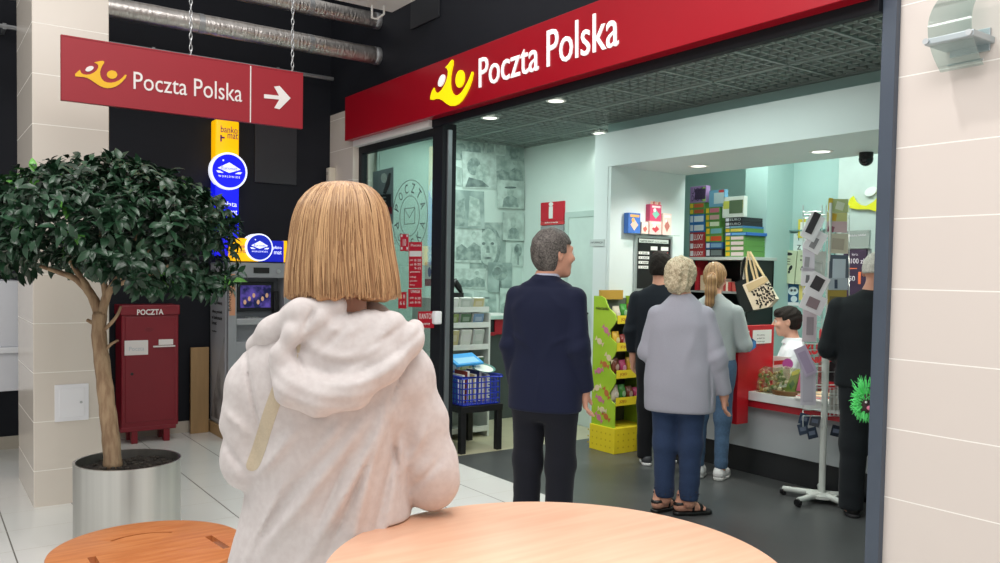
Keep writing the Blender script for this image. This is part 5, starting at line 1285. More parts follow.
card('plain lilac white card, third in the left column of the spinner', rot_rect(808.5, 259, 10, 22, .0), -.11, W2, [((170, 166, 172), rot_rect(807, 262, 4, 9, .1))])
card('upright white card right of the lilac one in the left column of the spinner', rot_rect(818.5, 268, 11, 30, .05), -.08, (208, 214, 208))
card('pale card with a grey mark, fourth in the left column of the spinner', rot_rect(807.5, 277, 11, 16, .05), -.11, W1, [((120, 118, 122), rot_rect(807.5, 279, 3, 7, .1))])
card('tilted white card with dark photo, at clerk head height in the spinner', rot_rect(816.5, 286, 16, 22, .5), -.12, W1, [(DK, rot_rect(817.5, 283.5, 9, 12, .5))])
card('tilted white card with small figures, below the dark photo card in the spinner', rot_rect(813, 303, 20, 17, .42), -.13, W1, [((150, 130, 136), rot_rect(813, 303, 10, 9, .42))])
card('upright pinkish card with drawn flower, beside the clerk in the spinner', rot_rect(809.5, 325, 12, 30, .03), -.11, (212, 200, 206), [((160, 150, 156), rot_rect(810, 326, 6, 16, .03))])
card('tilted lilac card leaning to the left, at counter height in the spinner', rot_rect(805.5, 361, 11, 27, -.42), -.13, (196, 184, 206), [((176, 160, 188), rot_rect(806, 362, 7, 20, -.42))])
card('large upright lilac white card, lowest in the left column of the spinner', rot_rect(808, 385, 13, 36, 0), -.12, (204, 200, 210), [((188, 184, 196), rot_rect(808, 386, 9, 28, 0))])
card('yellow flower card, topmost in the right column of the spinner', rot_rect(838, 205.5, 20, 13, .02), -.08, (196, 206, 150), [((226, 196, 70), rot_rect(830.5, 204, 4, 12, .1)), ((226, 230, 206), rot_rect(840, 206, 8, 8, .3))])
card('green and yellow flower card, second in the right column of the spinner', rot_rect(837, 217, 20, 9, .0), -.09, (206, 206, 140), [((222, 180, 60), rot_rect(833, 217, 7, 7, .2))])
card('pink rose card, third in the right column of the spinner', rot_rect(837, 227, 20, 11, .02), -.10, (206, 176, 180), [((150, 90, 106), rot_rect(831, 229, 6, 6, .3))])
card('beige sketch card, fourth in the right column of the spinner', rot_rect(838, 243.5, 20, 20, .02), -.10, (204, 198, 178), [((176, 166, 150), rot_rect(838, 244, 12, 11, .1))])
card('grey blue card with dark frame, fifth in the right column of the spinner', rot_rect(838.5, 268, 19, 26, .03), -.10, (84, 96, 110), [((190, 204, 214), rot_rect(839, 269, 13, 20, .03))])
card('pale blue card with a dark key shape, sixth in the right column of the spinner', rot_rect(838, 284, 19, 12, .0), -.11, (176, 190, 200), [((60, 76, 96), rot_rect(836, 284, 3, 9, 0))])
card('ochre landscape card, lowest picture in the right column of the spinner', rot_rect(837, 297, 19, 15, .0), -.10, (176, 156, 76), [((126, 116, 70), rot_rect(837, 300, 15, 7, .05))])
for k, (x, y, c) in enumerate(((804, 419, (52, 66, 90)), (803, 429, (60, 72, 92)), (815, 421, (80, 84, 92)), (812, 433, (48, 58, 76)), (836, 431, (40, 48, 60)), (845, 432, (46, 52, 62)))):
    card('dark blue card pack, %s in the bottom row of the spinner' % ['first', 'second', 'third', 'fourth', 'fifth', 'sixth'][k], rot_rect(x, y, 10, 11, .25*(-1)**k), -.08, c, [((110, 120, 140), rot_rect(x, y, 6, 4, .2*(-1)**k))], 'card_pack')
for k, (x, y, c) in enumerate(((838, 345, (110, 86, 84)), (838, 372, (60, 52, 56)), (838, 400, (170, 168, 160)))):
    card('%s card in the lower right pockets of the spinner' % ['reddish', 'black', 'pale'][k], rot_rect(x, y, 18, 20, .05), -.06, c, [(tuple(min(255, v+40) for v in c), rot_rect(x, y, 9, 8, .05))])

# green fuzzy toy hanging at the post
TP = atX(866, 404, 3.56)
ty = thing('plush_toy', 'bright green fuzzy plush toy with pink nose hanging at the right post', 'toy', TP-UZ*.09)
M_fur = mat('green_fur', (104, 226, 128), .9, var=.15, vscale=40)
mb = MB(); mb.ball(TP, (.035, .035, .05), 16); mb.build('head', mat('toy_face', (60, 40, 44), .7), ty, smooth=True)
mb = MB(); rs = random.Random(2)
dn = Vector(CF)
for k in range(420):
    v_ = Vector((rs.gauss(0, 1), rs.gauss(0, 1), rs.gauss(0, 1))).normalized()
    if v_.dot(dn) < -.62 and v_.z < .45: continue
    p = TP+Vector((v_.x*.034, v_.y*.034, v_.z*.048)); L_ = rs.uniform(.02, .04)+(.05 if v_.z > .7 else 0)
    mb.tube([p, p+v_*L_*.6+Vector((0, 0, rs.uniform(-.004, .008))), p+v_*L_+Vector((rs.uniform(-.012, .012), rs.uniform(-.012, .012), rs.uniform(-.016, .01)))], [.003, .0026, .0006], 4, caps=False)
mb.build('fur', M_fur, ty)
MB().ball(TP-dn*.036-UZ*.014, (.012, .012, .011), 12).build('nose', flat((226, 130, 160)), ty, smooth=True)
rv = Vector(CR)
for sg in (-1, 1): MB().ball(TP-dn*.032+rv*.014*sg+UZ*.012, .006, 10).build('eye', flat((236, 236, 236), .2), ty, smooth=True)
MB().ball(TP+rv*.02+UZ*.05-dn*.02, (.012, .012, .016), 8).build('bow', flat((240, 120, 70)), ty, smooth=True)
MB().tube([TP+UZ*.03, TP+UZ*.075, Vector((3.52, 2.029, TP.z+.085))], .0022, 6).build('loop', M_blackp, ty)
# ------------------------------------------------------------------ people: smooth distance fields meshed with surface nets
def smin(a, b, k):
    h = np.maximum(k-np.abs(a-b), 0)/k
    return np.minimum(a, b)-h*h*k*.25
def smax(a, b, k): return -smin(-a, -b, k)
def f_cone(P, a, b, ra, rb):
    a = np.asarray(a, float); ab = np.asarray(b, float)-a; q = P-a
    t = np.clip(q @ ab/max(ab @ ab, 1e-9), 0, 1)
    return np.sqrt(((q-t[:, None]*ab)**2).sum(1))-(ra+(rb-ra)*t)
def f_chain(P, pts, rad, k=.02):
    d = None
    for i in range(len(pts)-1):
        e = f_cone(P, pts[i], pts[i+1], rad[i], rad[i+1]); d = e if d is None else smin(d, e, k)
    return d
def f_ell(P, c, r, Rm=None):
    q = P-np.asarray(c, float)
    if Rm is not None: q = q @ Rm
    r = np.asarray(r, float); k0 = np.sqrt(((q/r)**2).sum(1)); k1 = np.sqrt(((q/(r*r))**2).sum(1))
    return k0*(k0-1)/np.maximum(k1, 1e-6)
def catmull(tab):
    tab = np.asarray(tab, float); tab = tab[np.argsort(tab[:, 0])]; out = []
    n = len(tab)
    for i in range(n-1):
        p0, p1, p2, p3 = tab[max(i-1, 0)], tab[i], tab[i+1], tab[min(i+2, n-1)]
        for s in np.linspace(0, 1, 8, endpoint=False):
            q = .5*(2*p1+(p2-p0)*s+(2*p0-5*p1+4*p2-p3)*s*s+(3*p1-p0-3*p2+p3)*s**3); q[0] = p1[0]+(p2[0]-p1[0])*s; out.append(q)
    out.append(tab[-1]); return np.array(out)
class Loft:
    """rows: z, cx, cy, half width, half depth"""
    def __init__(s, rows, n=2.4, k=.03): s.t = catmull(rows); s.n = n; s.k = k
    def __call__(s, P):
        t = s.t; z = P[:, 2]; I = lambda j: np.interp(z, t[:, 0], t[:, j])
        a, b = I(3), I(4); x = np.abs(P[:, 0]-I(1))/a; y = np.abs(P[:, 1]-I(2))/b
        d = ((x**s.n+y**s.n)**(1/s.n)-1)*np.minimum(a, b)
        return smax(smax(d, z-t[-1, 0], s.k), t[0, 0]-z, s.k)
def wr(P, amp, fx, fy, fz, seed):
    r = np.random.default_rng(seed); d = 0
    for i in range(4):
        w = r.uniform(.6, 1.5, 3)*np.array([fx, fy, fz]); ph = r.uniform(0, 6.28, 3)
        d = d+np.sin(P[:, 0]*w[0]+ph[0]+1.3*np.sin(P[:, 2]*w[2]*.5+ph[1]))*np.sin(P[:, 2]*w[2]+P[:, 1]*w[1]+ph[2])
    return amp*d/4
def ridge(P, a, b, w, amp, side=-1):
    """long fold between two points in the x-z plane, on the back (side=-1) or front"""
    a = np.array(a, float); b = np.array(b, float); q = P[:, [0, 2]]-a; ab = b-a; t = np.clip(q @ ab/(ab @ ab), 0, 1)
    d = np.sqrt(((q-t[:, None]*ab)**2).sum(1))
    return amp*np.exp(-(d/w)**2)*np.sin(np.pi*np.clip(t*.9+.08, 0, 1))*(1/(1+np.exp(-side*P[:, 1]*60)))
def surface_nets(fn, lo, hi, h):
    lo = np.array(lo, float); hi = np.array(hi, float); B = 6
    n = np.ceil((hi-lo)/h/B).astype(int)*B+1
    nb = (n-1)//B
    ax = [lo[i]+h*B*(np.arange(nb[i])+.5) for i in range(3)]
    C = np.stack(np.meshgrid(*ax, indexing='ij'), -1).reshape(-1, 3)
    dc = fn(C); rad = h*B*.87
    act = np.abs(dc) < rad*1.55+.012
    D = np.empty(n, np.float32)
    S = np.sign(dc).reshape(nb)*h*B
    D[:-1, :-1, :-1] = np.repeat(np.repeat(np.repeat(S, B, 0), B, 1), B, 2)
    D[-1] = h; D[:, -1] = h; D[:, :, -1] = h
    idx = np.argwhere(act.reshape(nb))
    g = np.stack(np.meshgrid(*[np.arange(B+1)]*3, indexing='ij'), -1).reshape(-1, 3)
    for s in range(0, len(idx), 1500):
        I = (idx[s:s+1500, None, :]*B+g[None]).reshape(-1, 3)
        D[I[:, 0], I[:, 1], I[:, 2]] = fn(lo+I*h)
    neg = D < 0
    c8 = [neg[dx:n[0]-1+dx, dy:n[1]-1+dy, dz:n[2]-1+dz] for dx in (0, 1) for dy in (0, 1) for dz in (0, 1)]
    cnt = sum(c.astype(np.int8) for c in c8); mixed = (cnt > 0) & (cnt < 8)
    M = np.argwhere(mixed); vid = -np.ones(n-1, np.int64); vid[M[:, 0], M[:, 1], M[:, 2]] = np.arange(len(M))
    off = [(dx, dy, dz) for dx in (0, 1) for dy in (0, 1) for dz in (0, 1)]
    val = np.stack([D[M[:, 0]+o[0], M[:, 1]+o[1], M[:, 2]+o[2]] for o in off], 1)
    acc = np.zeros((len(M), 3)); num = np.zeros(len(M)); off_a = np.array(off, float)
    for i in range(8):
        for j in range(i+1, 8):
            if abs(off_a[i]-off_a[j]).sum() != 1: continue
            a, b = val[:, i], val[:, j]; cr = (a < 0) != (b < 0)
            t = np.where(cr, a/np.where(cr, a-b, 1), 0)
            acc += np.where(cr[:, None], off_a[i]+(off_a[j]-off_a[i])*t[:, None], 0); num += cr
    V = lo+(M+acc/num[:, None])*h
    F = []
    for axis in range(3):
        sl0 = [slice(None)]*3; sl1 = [slice(None)]*3; sl0[axis] = slice(0, -1); sl1[axis] = slice(1, None)
        a = neg[tuple(sl0)]; b = neg[tuple(sl1)]; E = np.argwhere(a != b)
        o1, o2 = [(1, 2), (2, 0), (0, 1)][axis]
        ok = (E[:, o1] > 0) & (E[:, o2] > 0) & (E[:, o1] < n[o1]-1) & (E[:, o2] < n[o2]-1); E = E[ok]
        d1 = np.zeros(3, int); d1[o1] = 1; d2 = np.zeros(3, int); d2[o2] = 1
        q = [E-d1-d2, E-d2, E, E-d1]
        Q = np.stack([vid[x[:, 0], x[:, 1], x[:, 2]] for x in q], 1)
        fl = a[tuple(E.T)] if len(E) else np.zeros(0, bool)
        Q[~fl] = Q[~fl][:, ::-1]
        F.append(Q[(Q >= 0).all(1)])
    return V, np.concatenate(F)
def sdf_obj(name, fn, lo, hi, h, m, parent, smooth_it=1, col=None):
    V, Fq = surface_nets(fn, lo, hi, h)
    for _ in range(smooth_it):                                 # light Laplacian polish
        acc = np.zeros_like(V); num = np.zeros(len(V))
        for i in range(4):
            j = (i+1) % 4
            np.add.at(acc, Fq[:, i], V[Fq[:, j]]); np.add.at(acc, Fq[:, j], V[Fq[:, i]]); np.add.at(num, Fq[:, i], 1); np.add.at(num, Fq[:, j], 1)
        V = V*.5+acc/np.maximum(num, 1)[:, None]*.5
    me = bpy.data.meshes.new(name); me.vertices.add(len(V)); me.vertices.foreach_set('co', V.astype(np.float32).ravel())
    k = len(Fq); me.loops.add(k*4); me.loops.foreach_set('vertex_index', Fq.astype(np.int32).ravel()); me.polygons.add(k)
    me.polygons.foreach_set('loop_start', np.arange(0, 4*k, 4, dtype=np.int32)); me.polygons.foreach_set('loop_total', np.full(k, 4, np.int32)); me.update(calc_edges=True); me.validate()
    for p in me.polygons: p.use_smooth = True
    me.materials.append(m)
    if col is not None:
        ca = me.color_attributes.new('col', 'FLOAT_COLOR', 'POINT'); arr = np.ones((len(V), 4), np.float32); arr[:, :3] = col(V); ca.data.foreach_set('color', arr.ravel())
    o = bpy.data.objects.new(name, me); COL.objects.link(o); o.parent = parent
    return o
def rot3(yaw=0, pitch=0, roll=0):
    """yaw: turn to the right (clockwise from above); pitch: nod down; roll"""
    cy, sy = math.cos(-yaw), math.sin(-yaw); cp, sp_ = math.cos(-pitch), math.sin(-pitch); cr, sr = math.cos(roll), math.sin(roll)
    Rz = np.array([[cy, -sy, 0], [sy, cy, 0], [0, 0, 1]]); Rx = np.array([[1, 0, 0], [0, cp, -sp_], [0, sp_, cp]]); Ry = np.array([[cr, 0, sr], [0, 1, 0], [-sr, 0, cr]])
    return Rz @ Rx @ Ry
A = lambda *v: np.array(v, float)
class Head:
    def __init__(s, c, R=np.eye(3), k=1.): s.c = A(*c); s.R = R; s.k = k
    def loc(s, P): return ((P-s.c) @ s.R)/s.k
    def w(s, p): return s.c+s.R @ (A(*p)*s.k)
    def __call__(s, P):
        q = s.loc(P)
        d = f_ell(q, (0, -.014, .028), (.075, .094, .088))
        d = smin(d, f_ell(q, (0, .024, -.035), (.060, .066, .080)), .035)
        d = smin(d, f_cone(q, (-.018, .062, -.094), (.018, .062, -.094), .021, .021), .03)      # chin
        d = smin(d, f_cone(q, (-.035, .078, .026), (.035, .078, .026), .014, .014), .02)        # brow
        for sg in (-1, 1):
            d = smax(d, -f_ell(q, (sg*.032, .099, .008), (.019, .014, .012)), .012)            # eye sockets
            d = smin(d, f_ell(q, (sg*.040, .070, -.022), (.024, .022, .022)), .02)              # cheeks
            e = f_ell(q, (sg*.078, -.008, -.004), (.010, .021, .033), rot3(sg*-.35)); e = smax(e, -f_ell(q, (sg*.086, -.004, -.002), (.007, .011, .019)), .006); d = smin(d, e, .008)
        n_ = f_cone(q, (0, .090, .018), (0, .112, -.024), .007, .013); n_ = smin(n_, f_cone(q, (-.011, .098, -.028), (.011, .098, -.028), .008, .008), .01); d = smin(d, n_, .012)
        d = smin(d, f_cone(q, (-.019, .085, -.055), (.019, .085, -.055), .0075, .0075), .008); d = smin(d, f_cone(q, (-.015, .084, -.067), (.015, .084, -.067), .0085, .0085), .008)
        d = smax(d, -f_cone(q, (-.022, .096, -.0605), (.022, .096, -.0605), .0035, .0035), .004)
        return d*s.k
def hand_fn(W, d, t, curl=.5, k=1., spread=.25):
    """W wrist, d direction of the hand, t towards the thumb"""
    W = A(*W); d = A(*d)/np.linalg.norm(d); t = A(*t); t = t-d*(t @ d); t /= np.linalg.norm(t); n = np.cross(d, t)
    segs = []
    for i, (o, L, r) in enumerate(((.030, .070, .0088), (.010, .078, .0092), (-.011, .072, .0088), (-.030, .056, .0078))):
        b = W+(d*(.088-.006*abs(i-1))+t*o)*k; dirv = d+t*(o*spread*6); dirv /= np.linalg.norm(dirv); p = b; pts = [b]; a = curl*(.5+.12*i)
        for j, f in enumerate((.45, .31, .24)):
            dd = dirv*math.cos(a)+n*math.sin(a); p = p+dd*L*f*k; pts.append(p); a += curl*.75
        segs.append((pts, [r*k, r*.95*k, r*.88*k, r*.75*k]))
    th = W+(d*.022+t*.026)*k; td = d*.62+t*.62+n*.35; td /= np.linalg.norm(td); t2 = d*.9+t*.2+n*.35; t2 /= np.linalg.norm(t2)
    thp = [th, th+td*.036*k, th+td*.036*k+t2*.03*k, th+td*.036*k+t2*.054*k]
    def fn(P):
        D = f_cone(P, W-d*.01, W+d*.03*k, .024*k, .024*k)
        for o in (.028, .009, -.010, -.027): D = smin(D, f_cone(P, W+(d*.012+t*o*.55)*k, W+(d*.082+t*o)*k, .0135*k, .0125*k), .016)
        for pts, rr in segs: D = smin(D, f_chain(P, pts, rr, .006), .006)
        return smin(D, f_chain(P, thp, [.015*k, .0125*k, .0105*k, .008*k], .008), .012)
    return fn
def union(fs, k):
    def fn(P):
        d = None
        for f in fs: e = f(P); d = e if d is None else smin(d, e, k)
        return d
    return fn
class BFn:
    """field with a bounding box, skipped far away"""
    def __init__(s, fn, lo, hi): s.fn = fn; s.c = (A(*lo)+A(*hi))/2; s.r = (A(*hi)-A(*lo))/2
    def __call__(s, P):
        q = np.maximum(np.abs(P-s.c)-s.r, 0); dist = np.sqrt((q*q).sum(1))+.03; out = dist.copy(); near = dist < .031
        if near.any(): out[near] = s.fn(P[near])
        return out
def hair_cap(hd, grow, keep, amp=.004, fx=60, seed=1):
    """skull-hugging hair of the given thickness, cut by keep(q)>0"""
    def fn(P):
        q = hd.loc(P)
        d = smin(f_ell(q, (0, -.014, .03), (.076+grow, .095+grow, .089+grow)), f_ell(q, (0, -.03, -.02), (.066+grow*.8, .07+grow, .08)), .03)
        d = d+wr(q, amp, fx, fx, fx, seed)
        return smax(d, -keep(q), .012)*hd.k
    return fn
def make_eyes(hd, parent, iris=(70, 50, 40)):
    for sg in (-1, 1):
        c = hd.w((sg*.032, .081, .007)); 
        ey = MB().ball(c, .0125*hd.k, 14).build('eye', flat((232, 228, 222), .2), parent, smooth=True, local=True)
        MB().ball(hd.w((sg*.032, .0895, .007)), .0058*hd.k, 10).build('iris', flat(iris, .2), ey, smooth=True, local=True)
SKIN = mat('skin', (206, 150, 126), .5, var=.05, vscale=12, sheen=.1)
SKIN2 = mat('skin_pale', (216, 164, 142), .5, var=.05, vscale=12)
def cloth(name, rgb, rough=.85, sc=240, bump=.25, var=.06, **k): return mat(name, rgb, rough, var=var, vscale=sc, bump=bump*.4, bscale=500, sheen=.06, spec=.25, **k)

def leg_pts(x, hip, knee, ank, y=(0, .0, -.02)): return [A(x*.95, y[0], hip), A(x, y[1], knee), A(x, y[2], ank)]
def shoe(c, yaw, L, m_up, m_sole, parent, name='shoe', h=.075, w=.042, high=0.):
    """c: heel-to-toe centre on the floor"""
    R_ = rot3(yaw); M_ = lambda p: A(*c)+R_ @ A(*p)
    def up(P):
        q = (P-A(*c)) @ R_
        d = f_chain(q, [A(0, -L*.36, .045), A(0, 0, .045), A(0, L*.30, .032)], [w*.92, w, w*.86], .03)
        d = smin(d, f_cone(q, (0, -L*.30, .05), (0, -L*.26, h+high), .036, .034), .03)
        return smax(smax(d, .016-q[:, 2], .006), q[:, 2]-(h+high), .006)
    def sole(P):
        q = (P-A(*c)) @ R_
        d = f_chain(q, [A(0, -L*.36, .012), A(0, 0, .012), A(0, L*.30, .012)], [w*.98, w*1.04, w*.92], .03)
        return smax(smax(d, q[:, 2]-.024, .004), .001-q[:, 2], .003)
    b = .24
    u_ = sdf_obj(name, up, (c[0]-b, c[1]-b, c[2]-.01), (c[0]+b, c[1]+b, c[2]+h+high+.04), .006, m_up, parent)
    sdf_obj('sole', sole, (c[0]-b, c[1]-b, c[2]-.01), (c[0]+b, c[1]+b, c[2]+.05), .006, m_sole, u_)
    return u_
def person(label, X, Y, heading, group=None):
    t = thing('person', label, 'person', (X, Y, 0), -heading); return t

# ================================================================== woman in the foreground (light hoodie, blonde bob)
W0 = atD(341, 300, 1.84)
wm = person('woman seen from behind with blonde bob and pale grey hoodie, elbow on the round table', W0.x, W0.y, YAW-.19+0.0)
S_ = 1.84/F_PX                      # metres per photo pixel at her distance
def wx(px): return (px-341)*S_
def wz(py): return EYE-(py-271.0)*S_
hdW = Head((.0, .0, 1.578), rot3(.0, .08, 0), 1.0)
neck = lambda P: f_cone(P, (0, -.02, 1.50), (0, -.045, 1.36), .052, .058)
# arms: right elbow on the table, left elbow bent at her side
shR, elR, wrR = A(.118, -.035, 1.338), A(.208, -.015, 1.010), A(.03, .20, 1.03)
shL, elL, wrL = A(-.172, -.02, 1.305), A(-.188, -.02, 1.085), A(-.03, .17, 1.12)
tors = Loft([(1.42, -.01, -.035, .055, .06), (1.395, -.015, -.03, .11, .085), (1.36, -.024, -.025, .150, .10), (1.30, -.030, -.02, .178, .118), (1.22, -.026, -.015, .185, .13), (1.12, -.020, -.01, .172, .132), (1.02, -.022, -.005, .178, .132), (.92, -.030, .0, .195, .135), (.84, -.035, .0, .205, .14), (.76, -.035, .0, .205, .14)], 2.3)
skinW = union([hdW, neck, Loft([(1.37, 0, -.03, .11, .07), (1.25, -.01, -.015, .14, .09), (1.1, -.01, 0, .13, .10), (.95, -.02, 0, .155, .11), (.85, -.02, 0, .16, .11)]),
    lambda P: f_chain(P, [shR-A(.02, 0, .02), elR, wrR], [.034, .033, .027]), lambda P: f_chain(P, [shL+A(.02, 0, -.02), elL, wrL], [.034, .033, .027]),
    lambda P: f_chain(P, leg_pts(.085-.02, .86, .48, .08), [.07, .05, .036]), lambda P: f_chain(P, leg_pts(-.105, .86, .48, .08), [.07, .05, .036]),
    lambda P: f_cone(P, (.065, -.03, .04), (.065, .10, .03), .03, .026), lambda P: f_cone(P, (-.105, -.03, .04), (-.105, .10, .03), .03, .026),
    BFn(hand_fn(wrR, (-.8, .35, .05), (.1, .2, 1), .6), wrR-.22, wrR+.22), BFn(hand_fn(wrL, (.8, .4, -.05), (-.1, .2, 1), .6), wrL-.22, wrL+.22)], .03)
sdf_obj('body', skinW, (-.36, -.25, -.02), (.34, .42, 1.76), .0068, SKIN, wm)
folds = [((wx(392), wz(400)), (wx(300), wz(560)), .016, .014), ((wx(386), wz(388)), (wx(345), wz(563)), .014, .012), ((wx(370), wz(405)), (wx(262), wz(545)), .016, .011), ((wx(398), wz(425)), (wx(372), wz(540)), .012, -.012), ((wx(330), wz(430)), (wx(250), wz(550)), .014, -.009),
         ((wx(384), wz(410)), (wx(322), wz(560)), .008, -.010), ((wx(300), wz(420)), (wx(262), wz(470)), .012, .009), ((wx(345), wz(410)), (wx(300), wz(470)), .012, .008), ((wx(386), wz(405)), (wx(404), wz(508)), .008, -.006), ((wx(412), wz(338)), (wx(386), wz(402)), .004, -.006), ((wx(250), wz(345)), (wx(272), wz(440)), .005, -.007),
         ((wx(352), wz(440)), (wx(318), wz(520)), .007, -.008), ((wx(290), wz(470)), (wx(250), wz(556)), .008, .008), ((wx(425), wz(420)), (wx(405), wz(470)), .010, .006), ((wx(440), wz(455)), (wx(410), wz(490)), .008, -.006), ((wx(228), wz(430)), (wx(258), wz(470)), .009, -.007), ((wx(232), wz(405)), (wx(262), wz(430)), .009, .006)]
def hoodie(P):
    d = tors(P)
    aR = f_chain(P, [shR+A(-.03, 0, .0), shR+A(.020, 0, -.075), elR+A(-.034, 0, .155), elR+A(-.006, 0, .05), elR+A(0, 0, .012)], [.062, .061, .058, .056, .050], .04)
    aR = smin(aR, f_chain(P, [elR, (elR+wrR)/2, wrR], [.050, .050, .042], .03), .03)
    aL = f_chain(P, [shL+A(.03, 0, .0), shL+A(-.005, 0, -.06), elL+A(0, 0, .08), elL], [.058, .058, .056, .054], .04)
    aL = smin(aL, f_chain(P, [elL, (elL+wrL)/2, wrL], [.060, .054, .042], .03), .03)
    # sleeve wrinkles around the elbows
    cr = lambda c, amp, kx: amp*np.sin((P[:, 2]-c[2])*75+P[:, 0]*kx+P[:, 1]*28+1.2*np.sin(P[:, 0]*40))*np.exp(-(((P-c)**2).sum(1))/.008)
    aR = aR+cr(elR+A(-.01, 0, .05), .0026, 35); aL = aL+cr(elL+A(.01, 0, .05), .0026, -35)
    d = smin(d, aR, .012); d = smin(d, aL, .012)
    for a, b, w_, am in folds: d = d-ridge(P, a, b, w_*.9, am*1.25)
    d = d+wr(P, .0035, 18, 14, 22, 4)+wr(P, .0012, 60, 50, 70, 9)
    # table top presses the sleeve flat
    return smax(smax(d, TZ+.0015-P[:, 2]-np.where(P[:, 0] > .10, 0, 5), .004), .765-P[:, 2], .02)
def hood(P):
    # collar roll around the neck, open at the front
    c = A(-.004, -.035, 1.380); q = P-c; ang = np.arctan2(q[:, 0], -q[:, 1])
    R_ = rot3(0, -.30, .06); q2 = q @ R_
    rr = np.sqrt((q2[:, 0]/1.15)**2+q2[:, 1]**2)
    d = np.sqrt((rr-.086)**2+(q2[:, 2]*.8)**2)-(.028+.004*np.sin(ang*3+1))
    W3 = lambda px, py, y: A(wx(px), y, wz(py))
    # draped loop: a thick lower roll from the left end round to the right shoulder, and the cloth above it
    roll = f_chain(P, [W3(290, 360, -.125), W3(298, 380, -.140), W3(322, 388, -.152), W3(352, 382, -.152), W3(382, 360, -.135), W3(404, 338, -.100), W3(412, 328, -.055)], [.026, .032, .034, .034, .034, .030, .022], .03)
    e = W3(350, 345, -.105)
    sheet = f_ell(P, e, (.128, .052, .070), rot3(0, 0, -.42))
    g = smin(roll, sheet, .035)
    dx = P[:, 0]-wx(352); dz = P[:, 2]-wz(306); r_ = np.sqrt(dx*dx+(dz*1.05)**2); th = np.arctan2(dx, -dz)
    back = 1/(1+np.exp((P[:, 1]+.06)*70))
    g = g+back*(.0042*np.sin(r_*98+1.4*np.sin(th*1.7)+1.2)*np.exp(-((r_-.10)/.08)**2)+.001*np.sin(r_*230+th*4))
    # left side: two rolls of cloth falling from the neck
    f1 = f_chain(P, [W3(338, 304, -.115), W3(305, 312, -.115), W3(278, 330, -.080), W3(262, 345, -.035)], [.020, .026, .026, .024], .03)
    f2 = f_chain(P, [W3(322, 316, -.135), W3(298, 330, -.135), W3(286, 350, -.130), W3(284, 366, -.128)], [.016, .018, .017, .012], .02)
    g = smin(g, f2, .014); d = smin(d, f1, .028); d = smin(d, g, .014)
    d = d+wr(P, .0018, 34, 30, 44, 21)
    for a_, b_2, w_, am in (((318, 306), (306, 330), .006, -.010), ((352, 318), (318, 350), .008, -.007), ((400, 322), (352, 352), .007, -.006), ((395, 345), (345, 372), .007, -.006), ((300, 350), (312, 372), .006, -.006), ((418, 326), (390, 350), .006, -.006)):
        d = d-ridge(P, (wx(a_[0]), wz(a_[1])), (wx(b_2[0]), wz(b_2[1])), w_, am)
    # soft opening at the nape
    return smax(d, -f_cone(P, (0, .03, 1.5), (-.006, -.022, 1.33), .062, .054), .015)
M_hood = mat('hoodie_jersey', (203, 195, 193), .92, rgb2=(209, 202, 200), vscale=70, bump=.03, bscale=420, sheen=.1)
ho = sdf_obj('hoodie', hoodie, (-.36, -.26, .74), (.34, .34, 1.46), .0052, M_hood, wm)
sdf_obj('hood', hood, (-.27, -.26, 1.2), (.25, .14, 1.5), .0045, M_hood, ho)
# strap over the back
mb = MB(); sp_pts = [(302, 335, -.140), (293, 360, -.148), (284, 385, -.150), (277, 405, -.149), (270, 428, -.147), (264, 448, -.142), (258, 462, -.13)]
vsv = []
for px, py, yy in sp_pts:
    for dx in (-6, 6): vsv.append((wx(px+dx), yy-(.004 if dx else 0), wz(py+dx*.25)))
fsv = [(2*i, 2*i+1, 2*i+3, 2*i+2) for i in range(len(sp_pts)-1)]
strap_o = mb.add(vsv, fsv).build('bag_strap', cloth('strap_web', (198, 184, 160), .8), wm, local=True)
sm = strap_o.modifiers.new('s', 'SOLIDIFY'); sm.thickness = .003; sw = strap_o.modifiers.new('w', 'SHRINKWRAP'); sw.target = ho; sw.wrap_method = 'PROJECT'; sw.use_negative_direction = True; sw.use_positive_direction = True; sw.use_project_y = True; sw.offset = .001
ss = strap_o.modifiers.new('d', 'SUBSURF'); ss.levels = 3; ss.render_levels = 3
strap_o.modifiers.move(2, 0); strap_o.modifiers.move(2, 1)
# hair: blunt chin-length bob
hl = Loft([(wz(183), .003, -.012, .012, .015), (wz(184.5), .003, -.012, .036, .04), (wz(188), .003, -.012, .056, .066), (wz(195), .002, -.012, .075, .088), (wz(206), .001, -.013, .092, .105), (wz(222), .000, -.015, .103, .116), (wz(245), .000, -.018, .110, .120), (wz(270), .002, -.022, .118, .122), (wz(296), .005, -.026, .123, .118), (wz(304), .005, -.026, .122, .114)], 2.15, .012)
def bob(P):
    q = P-A(0, -.015, 0); ang = np.arctan2(q[:, 0], -q[:, 1])
    k = np.clip((wz(186)-P[:, 2])/.06, 0, 1)
    g = .0016*np.sin(ang*23+2.5*np.sin(ang*3.1)+P[:, 2]*6)+.0012*np.sin(ang*47+2*np.sin(ang*5)+P[:, 2]*-9)+.0012*np.sin(ang*96+P[:, 2]*12)
    d = hl(P)+g*k
    zb_ = wz(298)+.006*np.sin(ang*6)+.003*np.sin(ang*21)
    d = smax(d, zb_-P[:, 2], .012)
    # open at the face and hollow underneath
    return smax(d, -f_ell(P, (0, .125, 1.54), (.075, .08, .12)), .01)
